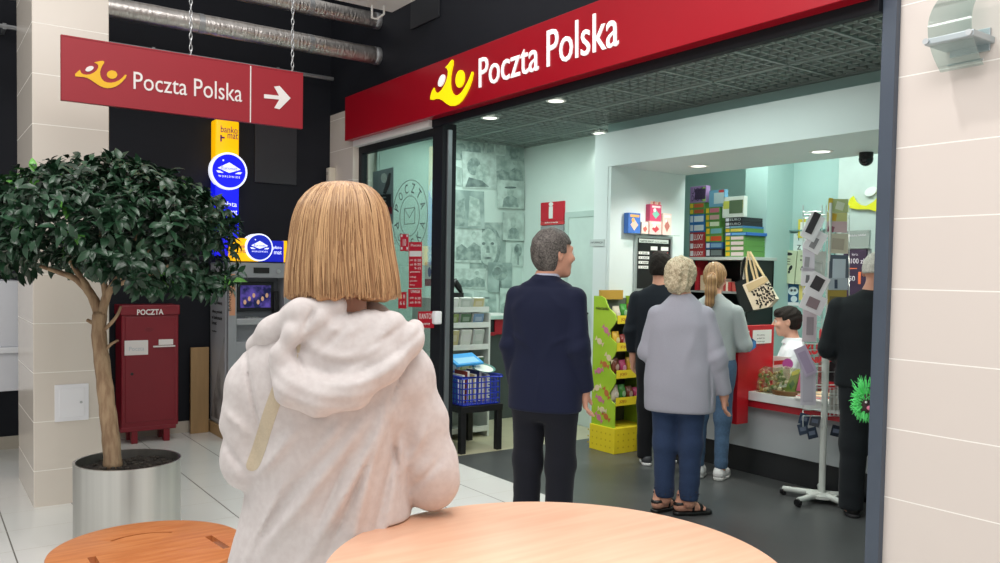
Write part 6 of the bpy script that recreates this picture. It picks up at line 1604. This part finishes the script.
def hair_col(c1, c2, c3, centre=(0, -.015)):
    c1, c2 = np.array(lin(c1)[:3]), np.array(lin(c2)[:3])
    def fn(V):
        ang = np.arctan2(V[:, 0]-centre[0], -(V[:, 1]-centre[1])); z = V[:, 2]
        s = .5+.5*np.sin(ang*31+3*np.sin(ang*7.3)+z*5); s2 = .5+.5*np.sin(ang*83+2*np.sin(ang*13)+z*-7)
        t = np.clip(.55*s+.45*s2, 0, 1)[:, None]
        return (c1*(1-t)+c2*t)
    return fn
M_hairb = attr_mat('blonde_hair', .42, .45, bump=.1, bscale=300)
ha = sdf_obj('hair', bob, (-.15, -.16, 1.40), (.15, .14, 1.71), .0045, M_hairb, wm, col=hair_col((140, 98, 64), (190, 144, 100), (0, 0, 0)))
# individual locks lying on the bob
rs = np.random.default_rng(11); V_ = []; F_ = []; Cc_ = []
tt = hl.t
for k in range(1500):
    th = rs.uniform(0, 2*PI)
    if abs(((th-PI) + PI) % (2*PI) - PI) < .0: continue
    z0 = wz(186)-abs(rs.normal(0, .05))*rs.integers(0, 2); z1 = wz(297)+rs.uniform(-.004, .012) if rs.uniform() < .75 else rs.uniform(wz(290), wz(230))
    dth = rs.normal(0, .05); w_ = rs.uniform(.0006, .0016); col_ = np.array(lin((128, 88, 56))[:3])*(1-(u := rs.uniform()))+np.array(lin((212, 170, 124))[:3])*u
    n_ = 12; ph = rs.uniform(0, 6)
    o0 = len(V_)
    lift = rs.uniform(.0, .0035)
    for i in range(n_+1):
        f = i/n_; z = z0+(z1-z0)*f**1.15; a_ = th+dth*f+.015*math.sin(f*5+ph)
        aa = np.interp(z, tt[:, 0], tt[:, 3])+lift; bb = np.interp(z, tt[:, 0], tt[:, 4])+lift; cxx = np.interp(z, tt[:, 0], tt[:, 1]); cyy = np.interp(z, tt[:, 0], tt[:, 2])
        cs, sn = math.cos(a_), math.sin(a_); e = 2/2.15
        p = A(cxx+aa*math.copysign(abs(cs)**e, cs), cyy+bb*math.copysign(abs(sn)**e, sn), z)
        out = A(cs, sn, .15); out /= np.linalg.norm(out); tan = A(-sn, cs, 0)
        ww = w_*(1 if 0 < f < .9 else .5)
        V_ += [p-tan*ww, p+out*ww*.9, p+tan*ww]; Cc_ += [col_]*3
    for i in range(n_):
        a_ = o0+3*i; F_ += [(a_, a_+1, a_+4, a_+3), (a_+1, a_+2, a_+5, a_+4)]
keep = [f for f in F_ if not (V_[f[0]][1] > .06 and abs(V_[f[0]][0]) < .075 and V_[f[0]][2] < 1.63)]
me = bpy.data.meshes.new('hair_locks'); me.from_pydata([tuple(p) for p in V_], [], keep); ca = me.color_attributes.new('col', 'FLOAT_COLOR', 'POINT'); arr = np.ones((len(V_), 4), np.float32); arr[:, :3] = np.array(Cc_); ca.data.foreach_set('color', arr.ravel())
me.materials.append(M_hairb); shade(me, 180); lk = bpy.data.objects.new('hair_locks', me); COL.objects.link(lk); lk.parent = ha
M_jean = cloth('blue_denim', (44, 60, 90), .85, 160, .3, .12)
def trousers(x0, x1, waist, hip_w, legs, rad, depth=.11, cy=0., hem=.06, fold=.004, seed=1, k=.03):
    lf_ = Loft([(waist, (x0+x1)/2, cy, hip_w*.86, depth*.9), (waist-.1, (x0+x1)/2, cy-.005, hip_w, depth), (waist-.2, (x0+x1)/2, cy-.005, hip_w, depth*1.02), (waist-.27, (x0+x1)/2, cy, hip_w*.9, depth*.85)], 2.3)
    def fn(P):
        d = lf_(P)
        for pts in legs: d = smin(d, f_chain(P, pts, rad, .04), k)
        hemz = hem
        kn = np.exp(-((P[:, 2]-.45)/.16)**2)*.6+np.exp(-((P[:, 2]-.12)/.1)**2)
        d = d+wr(P, fold, 14, 14, 38, seed)*(.4+kn)
        return smax(d, hemz-P[:, 2], .01)
    return fn
lgs = [leg_pts(.065, .85, .48, .05), leg_pts(-.105, .85, .48, .05)]
sdf_obj('jeans', trousers(-.105, .065, .95, .185, lgs, [.092, .068, .056], .125, 0, .07), (-.3, -.2, .03), (.25, .2, .98), .009, M_jean, wm)
M_snk = mat('white_sneaker', (226, 226, 224), .5); M_sole = mat('rubber_sole', (200, 200, 196), .6); M_dsole = mat('dark_sole', (40, 40, 42), .6)
for x in (.065, -.105): shoe((x, .03, 0), 0, .25, M_snk, M_sole, wm)

# ================================================================== generic standing figure
def figure(label, X, Y, heading, H, torso, hem, arms, top_m, leg, trouser_m, shoes, hd, neck_r=.05, hands=(), waist=1.0, hip_w=.17, depth=.11, leg_rad=(.085, .062, .05), sleeve=((.056, .05, .042), (.056, .05, .042)), cuff=.012, extra=None, skin=SKIN, h=.0085, top_name='jacket', wrinkle=.004, seed=3, trouser_hem=.05, trouser_name='trousers', bodyscale=.8):
    t = person(label, X, Y, heading)
    s = torso[0][0]
    lo_t = Loft(torso, 2.35)
    inner = Loft([(z, cx_, cy_, a*bodyscale, b*bodyscale) for z, cx_, cy_, a, b in torso if z > waist-.08], 2.2)
    nk0 = hd.w((0, -.025, -.07)); nb = A(torso[-1][1], torso[-1][2]-.0, torso[-1][0]-.02)
    parts = [hd, lambda P: f_cone(P, nk0, nb, neck_r*.95, neck_r*1.08), inner]
    for (S, E, Wd), sl in zip(arms, sleeve): parts.append(lambda P, S=S, E=E, Wd=Wd: f_chain(P, [S, E, Wd], [.042, .035, .025]))
    for p in leg: parts.append(lambda P, p=p: f_chain(P, p, [r_*.75 for r_ in leg_rad]))
    for (Wd, d, tdir, curl) in hands:
        Wd = A(*Wd); parts.append(BFn(hand_fn(Wd, d, tdir, curl, .97), Wd-.22, Wd+.22))
    allp = np.array([p for a_ in arms for p in a_]+[p for l_ in leg for p in l_]+[hd.c])
    lo = allp.min(0)-.26; hi = allp.max(0)+.26; lo[2] = 0.0; hi[2] = hd.c[2]+.16
    body = sdf_obj('body', union(parts, .025), lo, hi, .0072, skin, t)
    def top(P):
        d = lo_t(P)
        for (S, E, Wd), (r0, r1, r2) in zip(arms, sleeve):
            ax_ = (Wd-E)/np.linalg.norm(Wd-E)
            a_ = f_chain(P, [S, E, Wd], [r0, r1, r2], .03)
            a_ = smax(a_, (P-(Wd-ax_*cuff)) @ ax_, .008)
            a_ = a_+.0035*np.sin((P-E) @ ax_*80+P[:, 0]*30)*np.exp(-((P-E)**2).sum(1)/.009)
            d = smin(d, a_, .012)
        d = d+wr(P, wrinkle, 16, 12, 20, seed)
        if extra: d = extra(P, d)
        return smax(d, hem-P[:, 2], .012)
    lo2 = lo.copy(); lo2[2] = hem-.05; hi2 = hi.copy(); hi2[2] = torso[-1][0]+.08
    topo = sdf_obj(top_name, top, lo2, hi2, h, top_m, t)
    xs_ = [l_[0][0] for l_ in leg]
    tro = sdf_obj(trouser_name, trousers(min(xs_), max(xs_), waist, hip_w, leg, leg_rad, depth, torso[0][2], trouser_hem, seed=seed), (lo[0], lo[1], trouser_hem-.03), (hi[0], hi[1], waist+.05), h, trouser_m, t)
    for a_ in shoes: shoe(parent=t, **a_)
    return t, body, topo, tro
def simple_torso(H, sw, cw, ww, hw, dp, hem, belly=0.):
    """rows bottom to top for height H: shoulder, chest, waist and hip half widths"""
    k = H/1.75
    rows = [(hem-.03, 0, 0, hw, dp), (.92*k, 0, 0, hw, dp), (1.06*k, 0, .0+belly, ww, dp*.95+belly), (1.2*k, 0, 0, (ww+cw)/2+.004, dp), (1.32*k, 0, -.005, cw, dp), (1.40*k, 0, -.012, sw, dp*.82), (1.445*k, 0, -.016, sw*.72, dp*.66), (1.475*k, 0, -.018, sw*.42, dp*.55), (1.505*k, 0, -.016, .058, .056)]
    return [r_ for i, r_ in enumerate(rows) if i == 0 or r_[0] > hem+.02]
BR = lambda px: YAW+math.atan((px-500)/F_PX)

# ---- man in the navy suit
Pm = atD(547, 300, 4.45)
hd = Head((0.034, .0, 1.605), rot3(.66, -.02, 0), 1.08)
arms = [(A(.162, -.02, 1.368), A(.198, -.04, 1.11), A(.206, .05, .875)), (A(-.162, -.02, 1.368), A(-.192, -.03, 1.11), A(-.190, .06, .875))]
def lapel(P, d):
    d = d-ridge(P, (0, 1.3), (0, .80), .004, -.004)             # back seam
    d = d-ridge(P, (-.09, 1.22), (-.02, 1.05), .02, .006)-ridge(P, (.1, 1.2), (.03, 1.02), .02, .006)
    d = d-ridge(P, (.05, 1.40), (.16, 1.30), .02, .006)-ridge(P, (-.05, 1.40), (-.16, 1.30), .02, .006)-ridge(P, (.17, 1.18), (.06, 1.12), .012, .006)-ridge(P, (-.17, 1.18), (-.06, 1.12), .012, .006)-ridge(P, (.02, 1.0), (.0, .78), .012, .005)
    d = smin(d, f_ell(P, (0, -.032, 1.466), (.080, .066, .036)), .012)
    return d+.003*np.exp(-((P[:, 2]-1.432)/.006)**2)
tz = simple_torso(1.75, .185, .215, .192, .205, .125, .76)
lg = [leg_pts(.095, .90, .48, .07), leg_pts(-.095, .90, .48, .07)]
M_navy = cloth('navy_wool', (14, 21, 47), .8, 300, .12, .05); M_navyt = cloth('dark_navy_trouser', (15, 17, 27), .85, 300, .12, .05); M_shoeb = mat('black_leather', (22, 20, 20), .35)
t, body, topo, tro = figure('grey-haired man in navy suit jacket standing before the shop, face turned right', Pm.x, Pm.y, BR(547)+.38, 1.75, tz, .765, arms, M_navy, lg, M_navyt,
    [dict(c=(x, .03, 0), yaw=.1*s, L=.28, m_up=M_shoeb, m_sole=M_dsole) for x, s in ((.095, 1), (-.095, -1))], hd, .055, hands=[(arms[0][2], (.02, .15, -1), (-.3, 1, .1), .55), (arms[1][2], (-.02, .15, -1), (.3, 1, .1), .55)], waist=.98, hip_w=.175, depth=.115, leg_rad=(.098, .078, .07), sleeve=((.066, .06, .052), (.066, .06, .052)), extra=lapel, trouser_hem=.045)
make_eyes(hd, t)
M_hairg = attr_mat('grey_hair', .6, .4, bump=.4, bscale=260)
def gcol(c1, c2, f=60):
    c1 = np.array(lin(c1)[:3]); c2 = np.array(lin(c2)[:3])
    def fn(V):
        n_ = np.random.default_rng(5).normal(0, .32, len(V))+wr(V, .3, f, f*1.3, f*.7, 5); t_ = np.clip(.5+n_, 0, 1)[:, None]; return c1*(1-t_)+c2*t_
    return fn
sdf_obj('hair', hair_cap(hd, .012, lambda q: np.where(q[:, 1] > .03, -(.045-q[:, 2])-.0, np.where(q[:, 1] > -.02, q[:, 2]+.0, q[:, 2]+.098))*1.0, .004, 70), hd.c-.18, hd.c+.18, .006, M_hairg, t, col=gcol((46, 41, 39), (112, 106, 101)))
def collar(P):
    q = P-A(0.005, -.014, 1.496); rr = np.sqrt(q[:, 0]**2+(q[:, 1]*1.0)**2); d = np.abs(rr-(.061+.15*np.maximum(0, -q[:, 2])))-.005
    return smax(smax(d, q[:, 2]-.006, .006), -.03-q[:, 2], .006)
sdf_obj('shirt_collar', collar, (-.14, -.16, 1.44), (.15, .12, 1.55), .0055, cloth('pale_shirt', (186, 190, 210), .7), t)

# ---- elderly woman in the long grey cardigan
Pl = atD(680, 380, 5.2)
hd = Head((-.01, .0, 1.485), rot3(.15, .05, 0), .99)
arms = [(A(.140, -.02, 1.245), A(.225, -.04, 1.0), A(.268, .03, .765)), (A(-.140, -.02, 1.245), A(-.205, -.01, 1.02), A(-.15, .16, .90))]
tz = [(.62, .0, -.0, .215, .155), (.72, 0, 0, .222, .16), (.86, 0, 0, .222, .16), (1.0, 0, .0, .212, .15), (1.12, 0, 0, .206, .145), (1.2, 0, -.01, .194, .135), (1.28, 0, -.015, .160, .11), (1.33, 0, -.018, .118, .085), (1.365, 0, -.018, .085, .068), (1.40, 0, -.016, .056, .056)]
lg = [[A(.07, 0, .82), A(.075, -.01, .45), A(.075, -.02, .09)], [A(-.085, 0, .82), A(-.085, 0, .45), A(-.08, 0, .09)]]
M_card = cloth('lilac_grey_knit', (158, 158, 169), .9, 260, .2, .05)
t, body, topo, tro = figure('elderly woman with short curly hair and long lilac grey cardigan, second in the queue', Pl.x, Pl.y, BR(683)+.12, 1.62, tz, .655, arms, M_card, lg, M_jean, [], hd, .05, hands=[(arms[0][2], (.0, .2, -1), (-.2, 1, 0), .5), (arms[1][2], (.5, .7, -.2), (.2, .2, 1), .6)], waist=.92, hip_w=.18, depth=.13, leg_rad=(.098, .072, .06), sleeve=((.07, .06, .05), (.07, .06, .05)), top_name='cardigan', wrinkle=.005, seed=8, trouser_hem=.10, trouser_name='jeans', extra=lambda P, d: d-ridge(P, (.19, .95), (.20, .66), .006, -.01)-ridge(P, (.11, 1.18), (.02, .9), .03, .008)-ridge(P, (-.1, 1.15), (-.02, .85), .03, .007))
def curls(P):
    q = hd.loc(P); d = smin(f_ell(q, (0, -.018, .034), (.098, .112, .104)), f_ell(q, (0, -.05, -.035), (.082, .075, .07)), .03)
    d = d+.0055*np.sin(q[:, 0]*95+2*np.sin(q[:, 2]*60))*np.sin(q[:, 2]*88+2*np.sin(q[:, 1]*70))+.004*np.sin(q[:, 1]*120+q[:, 0]*60)
    return smax(d, (q[:, 1]-.035)-np.maximum(q[:, 2]-.03, 0)*2.2, .02)
sdf_obj('hair', curls, hd.c-.19, hd.c+.19, .0058, M_hairg, t, col=gcol((150, 132, 104), (222, 208, 178), 45))
# her sandals: foot with toes carried by the body colour, black straps and heel
def sandal(c, yaw):
    R_ = rot3(yaw); L = .235
    def foot(P):
        q = (P-A(*c)) @ R_
        d = f_chain(q, [A(0, -.085, .055), A(0, .0, .05), A(0, .06, .036)], [.030, .032, .03], .03)
        d = smin(d, f_cone(q, (0, -.07, .06), (0, -.06, .13), .032, .036), .03)
        for i in range(5): d = smin(d, f_cone(q, (-.026+.013*i, .07, .036), (-.03+.015*i, .105-.008*abs(i-1), .032), .0095, .0085), .006)
        return smax(d, .026-q[:, 2], .004)
    fo_ = sdf_obj('foot', foot, A(*c)-A(.2, .2, 0), A(*c)+A(.2, .2, .18), .006, SKIN, t)
    def sole(P):
        q = (P-A(*c)) @ R_
        d = f_chain(q, [A(0, -.09, .015), A(0, 0, .014), A(0, .10, .012)], [.034, .036, .042], .03); return smax(smax(d, q[:, 2]-.026, .004), .001-q[:, 2], .003)
    s_ = sdf_obj('sandal', sole, A(*c)-A(.2, .2, .01), A(*c)+A(.2, .2, .06), .006, M_shoeb, t)
    def straps(P):
        q = (P-A(*c)) @ R_; d = f_chain(q, [A(0, -.085, .055), A(0, .0, .05), A(0, .06, .036)], [.030, .032, .03], .03)
        d = smin(d, f_cone(q, (0, -.07, .06), (0, -.06, .13), .032, .036), .03)-.004
        b1 = np.abs(q[:, 1]-.055-.25*q[:, 0])-.014; b2 = np.abs(q[:, 1]-.01+.3*q[:, 0])-.009; b3 = np.abs(q[:, 2]-.085-.1*q[:, 1])-.010
        return smax(smax(d, np.minimum(np.minimum(b1, b2), b3), .003), .02-q[:, 2], .003)
    sdf_obj('strap', straps, A(*c)-A(.2, .2, 0), A(*c)+A(.2, .2, .18), .005, M_shoeb, s_)
sandal((.085, .02, 0), 1.0); sandal((-.08, .045, 0), .55)
gp_ = MB()
for x, y, z in ((.075, -.07, .13), (-.08, -.06, .13)):
    for k in range(10): a_ = 2*PI*k/10; gp_.ball((x+.062*math.cos(a_), y+.02+.062*math.sin(a_), z+.02*math.sin(k*2.3)+.02), .006, 6)
gp_.build('hem_beads', flat((34, 40, 60)), tro, local=True)

# ---- girl with ponytail
Pg = atD(712, 380, 6.15)
hd = Head((0, .02, 1.485), rot3(.1, .10, 0), .95)
arms = [(A(.165, -.02, 1.24), A(.225, .02, 1.0), A(.06, .19, .96)), (A(-.165, -.02, 1.24), A(-.225, .03, 1.0), A(-.1, .22, .96))]
tz = [(.86, 0, 0, .165, .115), (.95, 0, 0, .165, .115), (1.05, 0, 0, .158, .108), (1.16, 0, 0, .168, .115), (1.22, 0, -.005, .178, .11), (1.28, 0, -.01, .165, .095), (1.32, 0, -.012, .12, .075), (1.35, 0, -.01, .075, .06), (1.385, 0, -.006, .05, .05)]
lg = [leg_pts(.085, .84, .46, .08), leg_pts(-.085, .84, .46, .08)]
M_swg = cloth('light_grey_knit', (166, 174, 174), .9, 260, .2, .05); M_jean2 = cloth('washed_denim', (78, 104, 132), .85, 60, .25, .16)
t, body, topo, tro = figure('girl with long ponytail, light grey sweater and jeans, standing at the counter', Pg.x, Pg.y, BR(715)+.2, 1.6, tz, .875, arms, M_swg, lg, M_jean2,
    [dict(c=(x, .05, 0), yaw=.12*s, L=.245, m_up=M_snk, m_sole=M_sole, high=.03) for x, s in ((.085, 1), (-.085, -1))], hd, .045, hands=[(arms[0][2], (-.6, .6, -.1), (.1, .3, 1), .6), (arms[1][2], (.6, .6, -.1), (-.1, .3, 1), .6)], waist=.96, hip_w=.165, depth=.115, leg_rad=(.088, .06, .046), sleeve=((.056, .05, .042), (.056, .05, .042)), top_name='sweater', seed=12, trouser_hem=.085, trouser_name='jeans')
M_hairl = attr_mat('light_brown_hair', .45, .45, bump=.3, bscale=260)
def pony(P):
    q = hd.loc(P)
    d = smin(f_ell(q, (0, -.014, .03), (.086, .105, .098)), f_ell(q, (0, -.05, -.02), (.07, .062, .075)), .03)
    d = smax(d, (q[:, 1]-.045)-np.maximum(q[:, 2]-.045, 0)*2, .02)
    tail = f_chain(q, [A(.012, -.12, .0), A(.018, -.15, -.03), A(.018, -.145, -.11), A(.008, -.135, -.20), A(.0, -.13, -.255)], [.028, .036, .040, .032, .012], .03)
    d = smin(d, tail, .018)
    ang = np.arctan2(q[:, 0], -q[:, 1]); return d+.0022*np.sin(ang*34+q[:, 2]*30)+.0018*np.sin(q[:, 0]*260+q[:, 2]*20)
sdf_obj('hair', pony, hd.c-A(.18, .24, .34), hd.c+A(.18, .18, .18), .0055, M_hairl, t, col=hair_col((112, 78, 48), (188, 148, 100), 0))
cl = hd.w((.014, -.135, -.005)); MB().tube([tuple(cl+A(.03*math.cos(k), .012*math.sin(k)-.005, .03*math.sin(k))) for k in np.linspace(0, 2*PI, 14, endpoint=False)], .007, 6, closed=True).build('hair_tie', flat((196, 150, 110)), t, smooth=True, local=True)

# ---- young man in dark sweater
Pb = atD(658, 380, 6.55)
hd = Head((0.0, .01, 1.565), rot3(.25, .05, 0), .98)
arms = [(A(.18, -.02, 1.32), A(.22, -.03, 1.06), A(.2, .10, .86)), (A(-.18, -.02, 1.32), A(-.225, -.03, 1.06), A(-.21, .05, .83))]
tz = simple_torso(1.68, .195, .205, .185, .185, .115, .86)
lg = [leg_pts(.09, .87, .47, .07), leg_pts(-.09, .87, .47, .07)]
M_dk = cloth('dark_navy_knit', (22, 28, 36), .85, 260, .2, .06); M_blk = cloth('black_trouser', (20, 21, 24), .85, 260, .15, .06); M_gsn = mat('grey_sneaker', (64, 66, 70), .6)
t, body, topo, tro = figure('young man with short dark hair, dark sweater and black trousers beside the candy display', Pb.x, Pb.y, BR(662)+.15, 1.68, tz, .88, arms, M_dk, lg, M_blk,
    [dict(c=(x, .05, 0), yaw=.25*s, L=.28, m_up=M_gsn, m_sole=M_snk) for x, s in ((.09, 1), (-.09, -1))], hd, .052, hands=[(arms[0][2], (0, .4, -1), (-.2, 1, 0), .5), (arms[1][2], (0, .3, -1), (.2, 1, 0), .5)], waist=.95, hip_w=.165, depth=.11, leg_rad=(.09, .07, .058), top_name='sweater', seed=15)
M_hairk = attr_mat('black_hair', .75, .2, bump=.5, bscale=200)
sdf_obj('hair', hair_cap(hd, .014, lambda q: np.where(q[:, 1] > .03, q[:, 2]-.045, np.where(q[:, 1] > -.02, q[:, 2]-.005, q[:, 2]+.07)), .004, 70, 4), hd.c-.18, hd.c+.18, .006, M_hairk, t, col=gcol((26, 22, 20), (44, 38, 34)))

# ---- clerk behind the counter, seated, facing left
Pc = atX(793, 335, 5.80)
Pc.z = 0
k_ = EYE-(307-277)/F_PX*((Pc-Vector((0, 0, 0))).dot(Vector((CF[0], CF[1], 0))))
hz = k_-.115
hd = Head((.0, .05, hz), rot3(.12, .08, 0), .98)
sz = hz-.25
arms = [(A(.17, 0, sz+.02), A(.215, .10, sz-.22), A(.10, .30, sz-.24)), (A(-.17, 0, sz+.02), A(-.215, .10, sz-.22), A(-.10, .30, sz-.24))]
tz = [(sz-.50, 0, -.02, .17, .12), (sz-.38, 0, 0, .172, .12), (sz-.2, 0, .0, .18, .12), (sz-.06, 0, 0, .192, .115), (sz+.03, 0, -.005, .185, .095), (sz+.075, 0, -.005, .13, .075), (sz+.105, 0, 0, .075, .06), (sz+.13, 0, .005, .055, .055)]
M_shirt = cloth('white_polo', (226, 230, 236), .8, 200, .15, .02)
seat_z = sz-.50
lg = [[A(.09, 0, seat_z+.03), A(.10, .40, seat_z+.03), A(.10, .36, .08)], [A(-.09, 0, seat_z+.03), A(-.10, .40, seat_z+.03), A(-.10, .36, .08)]]
hcl = BR(793)-PI/2-.15
t = person('dark-haired clerk in white polo shirt seated behind the counter, seen in profile', Pc.x, Pc.y, hcl)
bodyf = union([hd, lambda P: f_cone(P, hd.w((0, -.025, -.07)), (0, .0, sz+.09), .05, .056), Loft([(z, a, b, c*.8, d_*.8) for z, a, b, c, d_ in tz])]+[(lambda P, a_=a_: f_chain(P, list(a_), [.042, .035, .025])) for a_ in arms]+[(lambda P, l_=l_: f_chain(P, l_, [.07, .055, .04])) for l_ in lg]+[BFn(hand_fn(arms[0][2], (-.4, .8, -.1), (.1, .2, 1), .5), arms[0][2]-.22, arms[0][2]+.22), BFn(hand_fn(arms[1][2], (.4, .8, -.1), (-.1, .2, 1), .5), arms[1][2]-.22, arms[1][2]+.22)], .025)
sdf_obj('body', bodyf, (-.34, -.2, 0), (.34, .6, hz+.16), .0072, SKIN2, t)
def polo(P):
    d = Loft(tz)(P)
    for S, E, Wd in arms:
        a_ = f_chain(P, [S, E], [.062, .056], .03); d = smin(d, a_, .025)
    q = P-A(0, .0, sz+.105); rr = np.sqrt(q[:, 0]**2+q[:, 1]**2); c_ = smax(smax(np.abs(rr-(.064+.55*np.maximum(0, .012-q[:, 2])))-.006, q[:, 2]-.02, .006), -.03-q[:, 2], .006)
    return smin(d+wr(P, .004, 16, 16, 22, 30), c_, .01)
sdf_obj('polo_shirt', polo, (-.33, -.2, seat_z-.03), (.33, .3, sz+.18), .007, M_shirt, t)
sdf_obj('trousers', lambda P: smax(smin(f_ell(P, (0, -.01, seat_z+.02), (.18, .15, .10)), union([(lambda P, l_=l_: f_chain(P, l_, [.09, .075, .06])) for l_ in lg], .03)(P), .04), .06-P[:, 2], .01), (-.3, -.2, .03), (.3, .55, seat_z+.2), .011, M_blk, t)
for x in (.10, -.10): shoe((x, .40, 0), 0, .27, M_shoeb, M_dsole, t)
make_eyes(hd, t)
def clerk_hair(P):
    q = hd.loc(P); d = smin(f_ell(q, (0, -.014, .036), (.086, .108, .096)), f_ell(q, (0, -.045, -.01), (.076, .07, .08)), .03)
    fr_ = f_ell(q, (0, .066, .070), (.060, .034, .036)); d = smin(d, fr_, .025)+wr(q, .007, 55, 60, 70, 4)
    keep_ = np.where(q[:, 1] > .035, q[:, 2]-.040, np.where(q[:, 1] > -.015, q[:, 2]-.012, q[:, 2]+.07)); return smax(d, -keep_, .012)
sdf_obj('hair', clerk_hair, hd.c-.18, hd.c+.18, .006, M_hairk, t, col=gcol((24, 20, 19), (42, 35, 31)))
brow = MB()
for sg in (-1, 1): brow.tube([hd.w((sg*.018, .094, .030)), hd.w((sg*.034, .092, .034)), hd.w((sg*.05, .082, .028))], [.003, .0035, .002], 6)
brow.build('eyebrows', flat((30, 24, 22)), t, local=True)
# his red-backed chair
ch = thing('office_chair', 'office chair with red back behind the seated clerk', 'chair', (Pc.x, Pc.y, 0), -hcl)
M_ch = mat('chair_red', (196, 28, 40), .6)
MB().box(-.23, .23, -.22, .24, seat_z-.10, seat_z-.06, b=.02).build('seat', M_ch, ch, smooth=True, local=True)
MB().box(-.24, .24, -.29, -.24, seat_z+.1, hz-.06, b=.02).build('backrest', M_ch, ch, smooth=True, local=True)
MB().cyl((0, 0, .06), (0, 0, seat_z-.10), .03).build('post', M_blackp, ch, local=True)
MB().box(-.03, .03, -.28, -.23, seat_z-.09, seat_z+.15).box(-.03, .03, -.27, 0, seat_z-.12, seat_z-.10).build('back_bracket', M_blackp, ch, local=True)
for k in range(5):
    a_ = 2*PI*k/5; MB().tube([(0, 0, .09), (.27*math.cos(a_), .27*math.sin(a_), .055)], [.025, .015], 8).ball((.27*math.cos(a_), .27*math.sin(a_), .028), .028, 10).build('foot', M_blackp, ch, local=True)

# ---- elderly man in the black jacket at the right post
Pr = atD(870, 380, 5.2)
hd = Head((.02, .0, 1.545), rot3(.2, .06, 0), .98)
arms = [(A(.19, -.02, 1.31), A(.26, -.03, 1.05), A(.20, .17, .93)), (A(-.19, -.02, 1.31), A(-.245, -.02, 1.05), A(-.16, .19, .95))]
tz = [(r_[0], r_[1], r_[2], r_[3], r_[4]) for r_ in simple_torso(1.68, .205, .222, .208, .208, .135, .80)]
lg = [leg_pts(.095, .87, .46, .07), leg_pts(-.085, .87, .46, .07)]
M_jk = cloth('black_jacket_cloth', (17, 23, 27), .7, 60, .3, .1); M_dt = cloth('charcoal_trouser', (27, 31, 35), .85, 200, .2, .08)
t, body, topo, tro = figure('elderly man with thin white hair, black jacket and dark trousers at the right post', Pr.x, Pr.y, BR(873)+.1, 1.68, tz, .82, arms, M_jk, lg, M_dt,
    [dict(c=(x, .05, 0), yaw=.2*s, L=.28, m_up=M_shoeb, m_sole=M_dsole) for x, s in ((.095, 1), (-.085, -1))], hd, .055, hands=[(arms[0][2], (-.5, .6, -.2), (.1, .3, 1), .6), (arms[1][2], (.5, .6, -.2), (-.1, .3, 1), .6)], waist=.95, hip_w=.175, depth=.12, leg_rad=(.098, .08, .075), sleeve=((.07, .064, .052), (.07, .064, .052)), seed=19, wrinkle=.006, trouser_hem=.04,
    extra=lambda P, d: smin(d, f_ell(P, (0, -.02, 1.40), (.085, .075, .032)), .02))
sdf_obj('hair', hair_cap(hd, .006, lambda q: np.where(q[:, 1] > .02, q[:, 2]-.06, np.where(q[:, 1] > -.03, q[:, 2]-.01, q[:, 2]+.015)), .002, 70, 4), hd.c-.18, hd.c+.18, .006, M_hairg, t, col=gcol((186, 182, 172), (226, 222, 212)))
# ------------------------------------------------------------------ light
w = bpy.data.worlds.new('world'); scene.world = w; w.use_nodes = True
bg = w.node_tree.nodes['Background']; bg.inputs[0].default_value = (1.0, .985, .96, 1); bg.inputs[1].default_value = .60
def area(name, loc, size, power, col=(1, 1, 1), rot=(0, 0, 0), spread=180):
    l = bpy.data.lights.new(name, 'AREA'); l.energy = power; l.color = col; l.shape = 'RECTANGLE'; l.size, l.size_y = size; l.spread = math.radians(spread)
    o = bpy.data.objects.new(name, l); COL.objects.link(o); o.location = loc; o.rotation_euler = rot; return o
def spotl(name, loc, power, col, ang=120, blend=.6, r=.06):
    l = bpy.data.lights.new(name, 'SPOT'); l.energy = power; l.color = col; l.spot_size = math.radians(ang); l.spot_blend = blend; l.shadow_soft_size = r
    o = bpy.data.objects.new(name, l); COL.objects.link(o); o.location = loc; return o
area('mall_lamp', (.6, .2, 4.4), (2.2, 2.2), 110, (1, .975, .95))
area('mall_lamp', (-1.2, 3.6, 4.5), (1.6, 2.4), 80, (1, .975, .945))
area('mall_lamp', (1.6, 4.0, 4.5), (1.4, 1.4), 40, (1, .975, .945))
spotl('mall_spot', (2.15, 2.2, 4.5), 105, (1, .97, .94), 110, .6, .07)
COOL = (.84, 1, .94)
area('shop_lamp', (4.35, 6.3, 2.83), (.6, 1.2), 22, COOL)
area('shop_lamp', (4.15, 3.9, 2.83), (.5, 1.6), 18, COOL)
area('counter_lamp', (6.2, 4.2, 2.95), (.5, 2.2), 26, COOL)
for x, y in ((698.5, 166), (821, 151.5)):
    p = atZ(x, y, 2.42); spotl('soffit_spot', p, 52, (1, .97, .88), 150)
for x, y in ((490, 118), (556, 101), (600, 133.5)):
    p = atZ(x, y, 2.83); spotl('grid_spot', p, 12, (.95, 1, .96), 130)
spotl('clerk_lamp', (6.0, 2.6, 2.42), 22, (1, 1, .95), 140)
